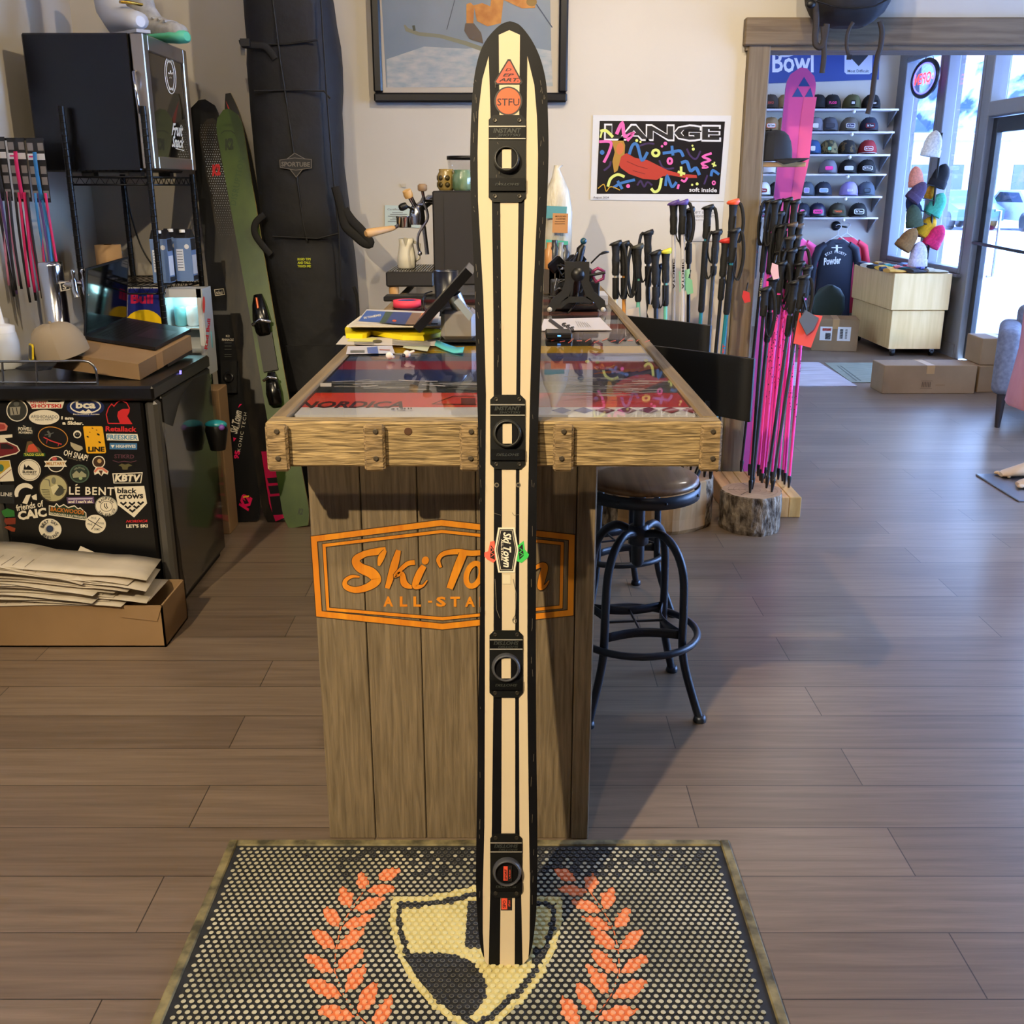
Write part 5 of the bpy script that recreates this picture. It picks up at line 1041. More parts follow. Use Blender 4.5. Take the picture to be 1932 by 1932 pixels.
Pb.poly([(528, 302), (556, 298), (588, 301), (588, 317), (558, 321), (529, 316)], mat((20, 20, 22))); Pb.line([(528, 302), (556, 298), (588, 301), (588, 317), (558, 321), (529, 316)], 1.1, LN, True); Pb.text('SPORTUBE', 558, 310, 54, 9, LN, 1, .03); Pb.done('bag_emblem', bag, 'grey outlined shield emblem reading SPORTUBE')
HV = mat((196, 206, 30), .5)
for i, s_ in enumerate(('RIGID TIPS', 'AND TAILS.', 'TOUCH ME!')): Pb.text(s_, 574, 489+i*6.6, 25, 4.6, HV, 0, .03)
Pb.done('bag_lettering', bag, 'yellow lettering reading RIGID TIPS AND TAILS. TOUCH ME!')
part('lower_pocket', loft([[Vector((x, y, z)) for x, y in ((atY(530, 640, YFb).x, YFb+.02), (atY(545, 640, YFb).x, YFb-.05), (atY(632, 640, YFb).x, YFb-.05), (atY(645, 640, YFb).x, YFb+.02))] for z in (atY(600, 735, YFb).z, atY(600, 725, YFb).z, atY(600, 660, YFb).z, atY(600, 650, YFb).z)], bagm), bag)
# ================================================================ pictures on the back wall
YP = YB-.03
a = atY(706, 193, YP); b_ = atY(1070, 190, YP); ztop = a.z + .72; FRB = mat((16, 18, 26), .3)
pic = thing('framed_picture', 'large black-framed skiing photograph with Keep those tips caption on the back wall', 'picture', ((a.x+b_.x)/2, YB-.02, a.z))
fw = .042
fm = MB()
for lo, hi in (((a.x, a.z), (b_.x, a.z+fw)), ((a.x, a.z+fw), (a.x+fw, ztop)), ((b_.x-fw, a.z+fw), (b_.x, ztop)), ((a.x+fw, ztop-fw), (b_.x-fw, ztop))): fm.bbox((lo[0], YP-.012, lo[1]), (hi[0], YB-.001, hi[1]), .008)
part('frame', fm, pic, FRB)
part('mount', MB().box((a.x+fw, YP+.008, a.z+fw), (b_.x-fw, YP+.014, ztop-fw), mat((196, 190, 180), .7)), pic)
IMG = noisy('picture_sky', (112, 132, 152), (156, 166, 176), (1.2, 1.2, 1.2), .5, 0)
Pp = Print(lambda x, y: atY(x, y, YP+.008), (0, -1, 0), .0006)
Pp.poly([(729, 165), (1043, 162), (1040, 100), (1037, -60), (1034, -140), (715, -140), (720, 0)], IMG)
Pp.poly([(731, 165), (1043, 163), (1040, 96), (960, 82), (880, 92), (800, 88), (729, 112)], noisy('picture_snow', (150, 168, 184), (188, 190, 192), (14, 14, 40), .5, 0))
Pp.line([(763, 47), (768, 56), (790, 64), (830, 68), (880, 82), (930, 100)], [3, 7, 7, 7, 8, 9], mat((132, 134, 112))); Pp.line([(780, 48), (782, 58)], 5, mat((70, 80, 72)))
Pp.line([(858, 0), (843, 56)], 1.2, mat((60, 70, 90))); Pp.line([(1012, 8), (1042, 52)], 2, mat((60, 76, 104)))
OR_ = noisy('ski_suit', (186, 116, 44), (214, 150, 70), (20, 20, 20), .5, 0); Pp.poly([(880, 8), (888, 5), (895, 12), (893, 44), (880, 44)], OR_); Pp.poly([(894, 10), (910, 6), (925, 12), (930, -30), (1000, -60), (1010, 15), (985, 16), (950, 0), (945, 44), (920, 50), (900, 40)], OR_)
Pp.poly([(878, 44), (894, 44), (908, 62), (912, 82), (886, 74), (876, 58)], mat((96, 84, 74))); Pp.oval(1003, 4, 10, 8, mat((150, 120, 60)))
Pp.done('photograph', pic)
Pp.text('Keep those tips', 852, 140, 82, 9.5, mat((34, 34, 38)), 0, .02); Pp.text('up.', 906, 141, 16, 9.5, mat((34, 34, 38)), 0, .02); Pp.done('caption', pic, 'dark caption starting Keep those tips')
part('picture_glass', MB().box((a.x+fw, YP, a.z+fw), (b_.x-fw, YP+.002, ztop-fw)), pic, GLASS)
# poster
YQ = YB-.003
pst = thing('poster', 'white bordered LANGE soft inside poster right of the ski', 'poster', tuple(atY(1240, 379, YQ)))
part('poster_sheet', MB().prism([atY(x, y, YQ-.001) for x, y in ((1119, 217), (1380, 218), (1366, 380), (1114, 377))], (0, .002, 0), mat((206, 208, 212), .5)), pst)
D = Print(lambda x, y: atY(x, y, YQ-.001), (0, -1, 0), .0007, T=lambda u, v: (1100+u/4.6, 200+v/4.6))
D.lift = .0004
PKK = mat((226, 98, 172), .5); BUU = mat((52, 110, 176), .5); YLL = mat((206, 216, 116), .5); PRR = mat((52, 30, 80), .5); WW = mat((214, 216, 220), .5); RR = mat((176, 50, 34), .5); SKN = mat((196, 110, 60), .5)
D.poly([(145, 128), (1232, 135), (1182, 765), (118, 762)], mat((16, 12, 18), .35))
for p, w_ in (([(480, 350), (560, 325), (620, 330)], 16), ([(900, 370), (930, 430), (980, 460), (1020, 390)], 16), ([(470, 690), (500, 650), (530, 700), (560, 660), (600, 690)], 16), ([(660, 470), (700, 540), (790, 540)], 16), ([(1080, 600), (1050, 680)], 16), ([(180, 560), (230, 520), (240, 480)], 18)): D.line(spline(p, 4), w_, PRR)
D.poly([(300, 440), (380, 410), (450, 450), (560, 470), (640, 510), (740, 560), (860, 590), (985, 600), (990, 625), (880, 625), (760, 600), (690, 610), (640, 642), (520, 632), (400, 590), (330, 540), (290, 480)], RR)
D.poly([(250, 300), (290, 275), (345, 285), (365, 340), (360, 420), (330, 440), (300, 560), (270, 580), (255, 480), (275, 400)], mat((168, 126, 44))); D.oval(320, 370, 32, 52, SKN, 8); D.poly([(355, 420), (430, 440), (470, 500), (400, 480)], SKN) if 0 else None
D.line([(380, 480), (470, 520), (560, 545)], 5, mat((110, 24, 22))); D.line([(430, 560), (540, 590)], 5, mat((110, 24, 22)))
D.text('LANGE', 690, 232, 1015, 150, WW, .6, .055, 0, .92); D.text('LANGE', 690, 232, 985, 118, mat((16, 12, 18)), .6, .03, 0, .94)
for p, w_, m_ in (([(290, 245), (340, 150), (360, 260), (430, 240), (380, 300)], 30, PKK), ([(140, 310), (240, 315), (225, 400), (180, 490)], 24, PKK), ([(150, 220), (200, 215), (260, 270)], 26, YLL), ([(150, 275), (165, 215)], 16, YLL), ([(400, 420), (430, 340), (470, 340), (510, 470), (560, 400)], 26, BUU), ([(690, 410), (770, 400), (840, 390), (870, 440)], 26, BUU), ([(770, 345), (780, 430)], 24, BUU), ([(850, 495), (900, 485), (930, 560), (980, 540), (1010, 600)], 28, BUU), ([(1110, 610), (1125, 560), (1180, 595)], 24, BUU), ([(715, 695), (730, 610), (770, 700), (810, 660)], 24, BUU), ([(260, 710), (330, 670), (450, 640)], 24, BUU), ([(300, 650), (340, 720)], 24, BUU),
    ([(1115, 410), (1040, 440), (1100, 470), (1030, 500), (1075, 530), (1030, 535)], 20, PKK), ([(850, 640), (880, 655), (905, 620)], 18, PKK), ([(820, 720), (830, 680)], 20, PKK), ([(215, 700), (240, 630), (300, 595), (360, 615)], 24, YLL), ([(680, 625), (660, 720), (620, 745), (590, 715)], 24, YLL), ([(820, 570), (885, 590)], 22, YLL), ([(850, 525), (850, 610)], 22, YLL), ([(1115, 500), (1155, 520)], 14, YLL), ([(1140, 485), (1130, 530)], 14, YLL)): D.line(spline(p, 5), w_, m_)
D.oring(630, 408, 28, 26, 24, YLL); D.oring(752, 478, 18, 24, 20, PKK); D.oring(1133, 667, 12, 14, 12, PKK)
for x, y, r_, m_ in ((165, 403, 20, BUU), (465, 300, 13, YLL), (497, 312, 9, YLL), (713, 326, 16, PKK), (684, 350, 11, PKK), (948, 345, 9, YLL), (955, 375, 13, YLL), (390, 695, 17, PKK), (945, 685, 10, YLL), (988, 676, 13, YLL)): D.oval(x, y, r_, r_, m_)
D.text('soft inside', 1040, 728, 240, 38, WW, 1, .02); D.line(spline([(130, 715), (180, 680), (200, 740), (240, 700), (320, 730)], 4), 8, mat((190, 150, 40))); D.text('August 2024', 155, 795, 135, 22, mat((80, 80, 90)), 1)
D.done('poster_print', pst)
ps = thing('notice_sheet', 'white printed notice sheet taped below the LANGE poster', 'paper', tuple(atY(1320, 450, YQ)))
part('sheet', MB().prism([atY(x, y, YQ-.001) for x, y in ((1278, 381), (1366, 381), (1360, 455), (1276, 455))], (0, .002, 0), mat((206, 208, 212), .5)), ps)
D = Print(lambda x, y: atY(x, y, YQ-.001), (0, -1, 0), .0006); GG = mat((120, 124, 132)); D.text('SOFT INSIDE', 1326, 401, 48, 5, GG); D.text('LIMITED EDITION PRINTS', 1322, 408, 52, 4.5, GG); D.text('ONE DOLLAR', 1320, 415, 24, 2, GG); D.done('notice_print', ps)
ct_ = thing('certificate', 'pale printed certificate on the wall left of the coffee machine', 'paper', tuple(atY(760, 429, YQ)))
part('sheet', MB().prism([atY(x, y, YQ-.001) for x, y in ((726, 387), (792, 389), (792, 430), (726, 427))], (0, .002, 0), mat((190, 208, 206), .5)), ct_)
D.text('Certificate', 745, 395, 28, 3.5, GG)
for i in range(6): D.line([(740-i % 3*4, 401+i*3.4), (760+i % 2*8, 401+i*3.4)], 1, GG)
D.done('certificate_print', ct_)
single('wall_plate', MB().cbox(atY(762, 350, YB-.003), (.022, .005  , .016), mat((190, 180, 160), .6)), 'small pale square plate on the back wall above the certificate', 'wall plate')

# ================================================================ coffee machine and counter clutter
Z1 = ZT + .0005
cm = thing('espresso_machine', 'dark grey espresso machine with wooden handles at the far end of the bar', 'coffee machine', (-.25, 4.65, Z1))
CMB = mat((34, 32, 32), .45); xb0 = atY(817, 450, 4.46).x; xt0 = atY(729, 530, 4.46).x; zz0 = 1.10; zz1 = atY(820, 360, 4.46).z; ztr = atY(780, 512, 4.46).z
part('body', MB().bbox((xb0, 4.46, zz0), (-.04, 4.84, zz1), .006), cm, CMB)
part('side_groove', MB().box((xb0+.045, 4.458, zz0+.03), (xb0+.048, 4.4605, zz1-.02)), cm, mat((14, 14, 14)))
part('drip_tray', MB().bbox((xt0, 4.44, zz0-.005), (xb0, 4.86, ztr), .006), cm, CMB)
g_ = MB()
for i in range(16): g_.box((xt0+.01+i*(xb0-xt0-.02)/16, 4.46, ztr), (xt0+.015+i*(xb0-xt0-.02)/16, 4.84, ztr+.003))
part('tray_grille', g_, cm, STEEL)
for x, y in ((xt0+.03, 4.47), (-.08, 4.47), (xt0+.03, 4.82), (-.08, 4.82)): part('foot', MB().lathe([(.02, 0), (.022, .01), (.02, .034)], (x, y, Z1), 16, mat((206, 160, 100), .5)), cm)
gh = atY(787, 410, 4.55); 
part('group_head', MB().lathe([(.032, -.03), (.034, .0), (.03, .035), (.02, .05)], gh, 20, CHROME).tube([gh+Vector((0, 0, .03)), gh+Vector((.05, .05, .07)), gh+Vector((.12, .06, .07))], .022, 10), cm)
pfc = atY(762, 419, 4.53); hd = atY(690, 441, 4.42); jn = atY(744, 430, 4.51)
pf = part('portafilter', MB().lathe([(.028, -.022), (.031, -.02), (.031, .016), (.033, .018), (.033, .024)], pfc, 20).cyl(jn, pfc, .008), cm, CHROME)
part('handle', MB().tube([jn, jn.lerp(hd, .1), jn.lerp(hd, .5), jn.lerp(hd, .92), hd], [.009, .012, .0155, .019, .012], 12), pf, mat((206, 162, 104), .45))
wd = [atY(x, y, 4.50) for x, y in ((798, 378), (806, 400), (806, 415), (795, 432), (789, 445), (788, 462), (792, 478))]
part('steam_wand', MB().tube(spline([tuple(p) for p in wd], 5), .0055, 8).ball(wd[-1], .010), cm, CHROME)
part('brew_lever', MB().tube([tuple(p) for p in (gh+Vector((0, 0, .05)), atY(783, 385, 4.52), atY(772, 362, 4.5))], .006, 8), cm, CHROME)
part('wood_knob', MB().lathe([(.014, 0), (.02, .006), (.02, .024), (.012, .03)], atY(797, 361, 4.5), 16, mat((150, 122, 90), .5)).tube([atY(797, 361, 4.5), atY(800, 378, 4.52), atY(818, 380, 4.56)], .007, 8, CHROME), cm); part('wood_knob', MB().lathe([(.018, 0), (.02, .012), (.018, .03)], atY(772, 372, 4.5), 14, mat((214, 172, 110), .5), (-.3, -.3, .9)).tube([atY(772, 372, 4.5), atY(782, 390, 4.53)], .007, 8, CHROME), cm)
part('valve_knob', MB().lathe([(.014, 0), (.016, .02), (.012, .03)], atY(766, 388, 4.5), 12, BLK, (-.8, -.5, -.3)).tube([atY(766, 388, 4.5), atY(784, 398, 4.53)], .005, 6, BLK), cm)
part('gauge_pipe', MB().tube([atY(800, 372, 4.56), atY(790, 395, 4.56), atY(800, 430, 4.56), atY(806, 480, 4.56)], .009, 8), cm, CHROME)
pc = atY(768, 509, 4.58); pc.z = ztr+.004
pt = thing('milk_pitcher', 'white milk pitcher on the espresso machine drip tray', 'pitcher', tuple(pc))
part('pitcher_body', MB().lathe([(.034, 0), (.040, .006), (.039, .05), (.030, .10), (.032, .125), (.030, .125), (.028, .10)], pc, 24, mat((226, 222, 206), .35), caps=False), pt); part('spout', MB().add([pc+Vector((-.012, -.03, .124)), pc+Vector((.012, -.03, .124)), pc+Vector((0, -.047, .132)), pc+Vector((0, -.032, .09))], [(0, 1, 2), (0, 3, 2), (1, 3, 2)], mat((226, 222, 206), .35)), pt)
part('handle', MB().tube([pc+Vector((.03, .01, .11)), pc+Vector((.055, .02, .10)), pc+Vector((.052, .02, .04)), pc+Vector((.035, .01, .03))], .006, 8, mat((226, 222, 206), .35)), pt)
# jars and hopper on the machine
def jar(px, py, Y, r_, h_, m_, lab, rib=None):
    c = atY(px, py, Y); c.z = zz1+.001; t = thing('ceramic_jar', lab, 'jar', tuple(c)); part('jar_body', MB().lathe([(r_*.8, 0), (r_, h_*.12), (r_, h_*.75), (r_*.82, h_*.88), (r_*.86, h_), (r_*.78, h_), (r_*.7, h_*.3)], c, 24, m_, caps=False), t)
    if rib:
        for k_ in range(8):
            a = 2*pi*k_/8+.2; q = c+Vector((cos(a)*r_*1.0, sin(a)*r_*1.0, h_*.27)); part('relief_panel', MB().lathe([(r_*.26, 0), (r_*.3, .002), (.001, .003)], q, 10, rib, (cos(a), sin(a), 0)).lathe([(r_*.26, 0), (r_*.3, .002), (.001, .003)], q+Vector((0, 0, h_*.32)), 10, rib, (cos(a), sin(a), 0)), t)
    return t
jar(842, 357, 4.54, .036, .085, mat((150, 128, 70), .2, coat=1), 'amber ribbed glass jar on top of the espresso machine', mat((70, 60, 30), .3))
jar(872, 358, 4.52, .042, .082, noisy('green_glaze', (70, 110, 90), (130, 150, 110), (20, 20, 8), .2, .02, coat=1), 'mottled green jar on top of the espresso machine')
hc = atY(880, 357, 4.68); hc.z = zz1+.001
t = thing('bean_hopper', 'clear bean hopper with black lid on the espresso machine', 'hopper', tuple(hc)); part('hopper', MB().lathe([(.045, 0), (.075, .05), (.08, .125)], hc, 28, PLASTIC, caps=False), t); part('hopper_lid', MB().lathe([(.0, .125), (.083, .125), (.083, .14), (.0, .14)], hc, 28, BLK), t); part('coffee_beans', MB().lathe([(.0, .01), (.044, .01), (.06, .04), (.0, .055)], hc, 20, mat((62, 38, 24), .7)), t)
# tumbler, tape, device
tb = atZ(842, 592, Z1); tb.y = 3.7; tb.x = atY(842, 560, 3.7).x
t = thing('tumbler', 'black insulated tumbler behind the tablet stand', 'tumbler', tuple((tb.x, tb.y, Z1))); part('cup', MB().lathe([(.033, 0), (.035, .005), (.044, .155), (.041, .155), (.034, .02)], (tb.x, tb.y, Z1), 28, mat((18, 20, 30), .3), caps=False), t); part('steel_lining', MB().lathe([(.0415, .1552), (.0405, .15), (.036, .02), (.0, .02)], (tb.x, tb.y, Z1), 28, STEEL, caps=False), t)
tp_ = atZ(766, 582, Z1); t = thing('tape_roll', 'roll of pink masking tape on the bar top', 'tape', tuple(tp_)); part('tape', MB().lathe([(.036, 0), (.053, 0), (.053, .026), (.036, .026), (.036, 0)], tp_+Vector((0, .05, 0)), 32, mat((238, 66, 92), .6), caps=False), t); part('core', MB().lathe([(.0355, .001), (.0355, .0255), (.034, .0255), (.034, .001)], tp_+Vector((0, .05, 0)), 28, mat((40, 60, 120), .6), caps=False), t)
q = atZ(752, 569, Z1); single('black_tray', MB().bbox((q.x-.06, q.y, Z1), (q.x+.10, q.y+.10, Z1+.02), .004, BLK), 'flat black tray behind the pink tape roll', 'tray')
q = atZ(742, 560, Z1); 
single('scale_cable', MB().tube(spline([tuple(atZ(x, y, Z1+.004)) for x, y in ((815, 550), (800, 556), (799, 575), (806, 590), (818, 600))], 5), .003, 6), 'thin black cable curving on the bar beside the tumbler', 'cable', BLK)
# POS tablet
pb = atZ(866, 646, Z1); SLV = mat((150, 144, 140), .35, .3)
pos = thing('tablet_stand', 'silver pedestal tablet stand with tilted black tablet', 'tablet stand', tuple(pb)); hw = .052
x0 = atZ(832, 646, Z1).x; x1 = atZ(897, 646, Z1).x; Yp = pb.y
part('base_pad', MB().bbox((x0-.004, Yp-.006, Z1), (x1+.02, Yp+.10, Z1+.006), .002), pos, BLK)
part('pedestal', MB().bbox((x0, Yp, Z1+.006), (x1, Yp+.09, atY(860, 585, Yp).z), .012), pos, SLV)
sl0 = atY(795, 624, Yp+.0); sl1 = atY(893, 515, Yp+.0); dv = Vector((0, .18, 0)); nn = (sl1-sl0).cross(Vector((0, 1, 0))).normalized()
part('tablet', MB().prism([sl0+Vector((0, -.05, 0)), sl1+Vector((0, -.05, 0)), sl1+dv, sl0+dv], nn*.026, mat((14, 14, 16), .25)), pos)
md = sl0.lerp(sl1, .62)+Vector((0, .02, 0)); part('neck', MB().tube([md-nn*0, md+Vector((.02, .01, -.05)), (x0*.35+x1*.65, Yp+.05, atY(860, 590, Yp).z)], .022, 10), pos, STEEL)
CB = mat((150, 160, 168), .2, 0); cq = [atY(x, y, Yp-.052) for x, y in ((857, 568), (866, 561), (893, 592), (886, 603))]
part('card_reader', MB().prism(cq, (0, -.03, 0), CB), pos)
# papers and stuff left of the tablet
def flat(name, pts, z, th, m_, lab, cat='paper', prints=None, grp=None):
    pp = [atZ(x, y, z) for x, y in pts]; t = thing(name, lab, cat, tuple(pp[0]), grp); part('sheet', MB().prism(pp, (0, 0, th), m_), t)
    if prints:
        Q = Print(lambda x, y: atZ(x, y, z+th), (0, 0, 1), .0004); prints(Q); Q.done('print', t)
    return t
GT = mat((110, 110, 108)); WP = mat((206, 198, 190), .7)
def pr1(Q):
    for i in range(5): Q.line([(668, 640+i*2.6), (706, 642+i*2.4)], .8, GT); Q.line([(740, 641+i*2.6), (812, 645+i*2.4)], .8, GT)
    Q.oval(712, 645, 9, 3, mat((90, 84, 60)))
flat('paper_sheet', [(634, 650), (648, 634), (832, 642), (830, 653)], Z1, .001, WP, 'white printed paper sheet under the yellow scraper on the bar', prints=pr1)
flat('sticky_note', [(655, 644), (662, 636), (712, 638), (706, 645)], Z1+.0015, .0006, mat((214, 210, 120), .7), 'pale yellow note on the white paper beside the yellow scraper', 'note')
def pr2(Q): Q.rect(661, 661, 688, 666, GT); Q.poly([(692, 656), (712, 654), (714, 667), (694, 667)], mat((90, 110, 170))); Q.line([(716, 660), (736, 661)], 2, mat((180, 120, 110)))
flat('hang_tag', [(653, 668), (656, 654), (740, 653), (745, 667)], Z1, .001, mat((206, 204, 212), .5), 'white and blue plastic lift ticket card at the edge of the papers', 'tag', pr2)
flat('paper_slip', [(760, 656), (765, 648), (812, 651), (806, 663)], Z1+.0003, .0006, mat((200, 202, 168), .6), 'pale green paper slip beside the earbuds', 'paper')
# yellow scraper
ys0 = [(653, 636), (651, 626), (656, 619), (720, 619), (800, 625), (832, 628), (831, 634), (800, 641), (760, 640), (725, 634), (700, 630), (692, 636), (684, 637)]
t = thing('boot_horn', 'long yellow plastic tool lying on the papers', 'tool', tuple(atZ(650, 636, Z1+.003))); pp = [atZ(x, y+2, Z1+.002) for x, y in ys0]
part('tool_body', MB().prism(pp, (0, 0, .014), mat((236, 214, 20), .4)), t)
# magazines
stk = [('d8d2c8', 0), ('2a2a2c', 0), ('c8c2ba', 1), ('d6d0c6', -1), ('cdc6bc', 1)]
for i, (c_, dx) in enumerate(stk):
    z = Z1 + .018 + i*.0045
    f = flat('magazine', [(660+dx*3-i, 619-i*.5), (682+dx*2, 598), (846, 600), (838+dx*3, 618)], z, .004, mat(c_, .7), 'magazine in the stack behind the yellow tool, %s' % ('lowest', 'second from below, dark edge', 'third from below', 'fourth from below', 'just under the colourful top magazine')[i], 'magazine', grp='magazines stacked on the bar')
z = Z1+.0405
def pr3(Q):
    Q.poly([(676, 606), (692, 586), (728, 588), (716, 609)], mat((60, 96, 170))); Q.poly([(716, 609), (728, 588), (742, 589), (735, 610)], mat((60, 80, 60))); Q.poly([(727, 610), (742, 589), (778, 590), (764, 613)], mat((44, 62, 120))); Q.poly([(764, 613), (778, 590), (796, 591), (785, 613)], mat((130, 100, 80))); Q.poly([(785, 613), (796, 591), (823, 592), (812, 614)], mat((220, 136, 70)))
    Q.text('SKI TOWN', 697, 599, 22, 4, WH, -8, .03); Q.text('TIMES', 712, 596, 14, 4, WH, -8, .03); Q.oval(744, 606, 4, 2, mat((214, 90, 50))); Q.line([(800, 605), (808, 594)], 1.4, WH)
flat('magazine', [(672, 610), (692, 585), (830, 590), (826, 612)], z, .003, mat((196, 190, 184), .5), 'colourful blue and orange magazine on top of the stack', 'magazine', pr3, 'magazines stacked on the bar')
# blocks under magazine stack rest
q0_, q1_ = atZ(700, 616, Z1), atZ(830, 616, Z1)
single('folded_leaflet', MB().bbox((q0_.x, q0_.y, Z1+.0012), (q1_.x, q0_.y+.13, Z1+.0175), .003, mat((190, 184, 174), .7)), 'thick folded leaflet at the bottom of the magazine stack', 'leaflet')
for i, (x, y, lab) in enumerate(((735, 678, 'white wireless earbud on the bar top, left of the pair'), (768, 675, 'white wireless earbud with dark tip, right of the pair'))):
    c = atZ(x, y, Z1); t = thing('earbud', lab, 'earbud', tuple(c), 'pair of wireless earbuds'); part('bud', MB().ball(c+Vector((0, 0, .010)), .010, WHITE, (1, .8, 1)), t); part('stem', MB().tube([c+Vector((.003, 0, .012)), c+Vector((.020*(1 if i else .6), .0, .018 if i else .004))], [.004, .0032], 8, WHITE), t)
    part('ear_tip', MB().ball(c+Vector((-.008 if i else .010, -.006, .007)), .005, mat((190, 190, 195) if not i else (40, 44, 60), .4)), t)
BS = [(822, 642), (832, 640), (852, 652), (876, 654), (874, 664), (856, 665), (838, 658), (820, 650)]
g = [[atZ(x, y, Z1 + dz) for x, y, dz in ((820, 650, .006), (838, 659, .001), (856, 665, .001), (873, 664, .004))], [atZ(x, y, Z1+dz) for x, y, dz in ((823, 641, .010), (846, 650, .002), (862, 655, .002), (876, 654, .006))]]
single('sticky_pad', MB().sheet(g, mat((92, 196, 200), .6), .003), 'turquoise curled sticky strip in front of the tablet stand', 'sticky note')
# right of the ski
def pr4(Q):
    Q.line([(1036, 603), (1062, 622)], 7, mat((40, 38, 40))); Q.text('666', 1072, 616, 26, 9, mat((30, 28, 30)), 25, .05)
    for i in range(6): Q.line([(1086+i*4, 606+i*.6), (1092+i*4.6, 618)], .7, GT)
flat('newspaper', [(1020, 624), (1026, 603), (1132, 600), (1154, 623)], Z1, .002, mat((206, 200, 200), .7), 'black and white newspaper page on the bar right of the ski', 'newspaper', pr4)
q = atZ(1030, 640, Z1); q2 = atZ(1079, 638, Z1)
t = thing('card_terminal', 'small black card terminal lying right of the ski', 'card reader', tuple(q)); part('case', MB().bbox((q.x, q.y, Z1), (q2.x, q.y+.10, Z1+.018), .004, mat((22, 22, 24), .3)), t)
part('status_light', MB().cbox(((q.x+q2.x)/2, q.y-.0008, Z1+.010), (.010, .001, .004), mat((90, 160, 255), .3, emit=2)), t)
# tuning stand
YS = atZ(1090, 590, Z1).y; VB = mat((20, 20, 21), .5)
sp_ = [(1065, 494), (1112, 494), (1112, 535), (1122, 551), (1141, 567), (1144, 583), (1138, 589), (1131, 585), (1122, 570), (1105, 566), (1066, 566), (1056, 572), (1046, 588), (1036, 590), (1032, 582), (1040, 566), (1060, 549), (1068, 534)]
st_ = thing('tuning_stand', 'black A-shaped ski tuning stand on the bar right of the ski', 'stand', tuple((atY(1090, 590, YS).x, YS, Z1)))
def ppoly(pts, Y): return [atY(x, y, Y) for x, y in pts]
body = MB()
body.prism(ppoly([(1065, 494), (1112, 494), (1112, 530), (1066, 530)], YS), (0, .012, 0)).prism(ppoly([(1066, 530), (1084, 530), (1072, 562), (1056, 572), (1046, 588), (1036, 590), (1032, 582), (1040, 566), (1060, 549)], YS), (0, .012, 0)).prism(ppoly([(1096, 530), (1112, 530), (1122, 551), (1141, 567), (1144, 583), (1138, 589), (1131, 585), (1122, 570), (1106, 562)], YS), (0, .012, 0)).prism(ppoly([(1070, 560), (1108, 560), (1122, 570), (1056, 572)], YS), (0, .012, 0))
part('stand_plate', body, st_, VB)
for x in (1037, 1138): part('foot_bolt', MB().lathe([(.009, 0), (.009, .004), (.0, .005)], atY(x, 584, YS), 16, mat((190, 186, 176), .4), (0, -1, 0)), st_)
part('hub_cap', MB().lathe([(.024, 0), (.023, .005), (.0, .006)], atY(1090, 518, YS), 24, mat((12, 12, 12), .4), (0, -1, 0)), st_)
part('rear_leg', MB().tube([atY(1090, 520, YS)+Vector((0, .01, 0)), Vector((atY(1090, 520, YS).x, YS+.12, Z1+.01))], .012, 8), st_, VB)
rg = random.Random(8); cb = thing('binding_pile', 'tangle of black ski bindings and cables behind the tuning stand', 'bindings', tuple((.31, YS+.18, Z1)))
for i in range(7):
    c = atY(rg.uniform(1045, 1122), rg.uniform(485, 545), YS+.10+.05*rg.random()); Mr = Matrix.Rotation(rg.uniform(-1, 1), 4, 'Y') @ Matrix.Rotation(rg.uniform(-1, 1), 4, 'X')
    part('binding_piece', MB().bbox((-.022, -.016, -.03), (.022, .016, .03), .008, rg.choice((BLKG, BLK, mat((40, 42, 44), .3, .6))), Matrix.Translation(c) @ Mr), cb)
for i in range(11):
    a0_ = atY(rg.uniform(1038, 1130), rg.uniform(480, 560), YS+.06); pts = [a0_]
    for j in range(3): pts.append(pts[-1]+Vector((rg.uniform(-.05, .05), rg.uniform(-.01, .02), rg.uniform(-.05, .04))))
    part('cable', MB().tube(spline([tuple(p) for p in pts], 5), .0032, 6, rg.choice((BLKG, BLK, mat((110, 112, 116), .25, .9)))), cb)
part('top_hook', MB().tube([atY(1090, 500, YS+.08), atY(1096, 470, YS+.08), atY(1101, 462, YS+.08)], [.012, .016, .009], 10, BLK), cb); part('top_knob', MB().ball(atY(1101, 455, YS+.08), .012, mat((20, 70, 90), .4)), cb)
part('base_box', MB().bbox((atY(1040, 540, YS+.14).x, YS+.10, Z1), (atY(1130, 540, YS+.14).x, YS+.24, Z1+.10), .004, mat((28, 28, 30), .6)), cb)
part('carabiner', MB().tube(ppoly([(1118, 512), (1128, 506), (1140, 512), (1138, 526), (1124, 532), (1118, 520)], YS+.05), .006, 8, mat((150, 60, 100), .3, .5), closed=True), cb)
part('gate_arm', MB().tube(ppoly([(1112, 520), (1132, 516), (1142, 514)], YS+.04), .005, 8, BLK), cb)
q = atZ(1100, 548, Z1)
for i in range(3): single('paper_pad', MB().box((atY(1108, 540, YS+.3).x, YS+.26, Z1+i*.012), (atY(1146, 540, YS+.3).x, YS+.44, Z1+i*.012+.011), mat((206, 206, 210), .7)), 'white paper pad stacked behind the tuning stand, %s' % ('lowest', 'middle one', 'topmost')[i], 'paper pad', group='paper pads behind the tuning stand')
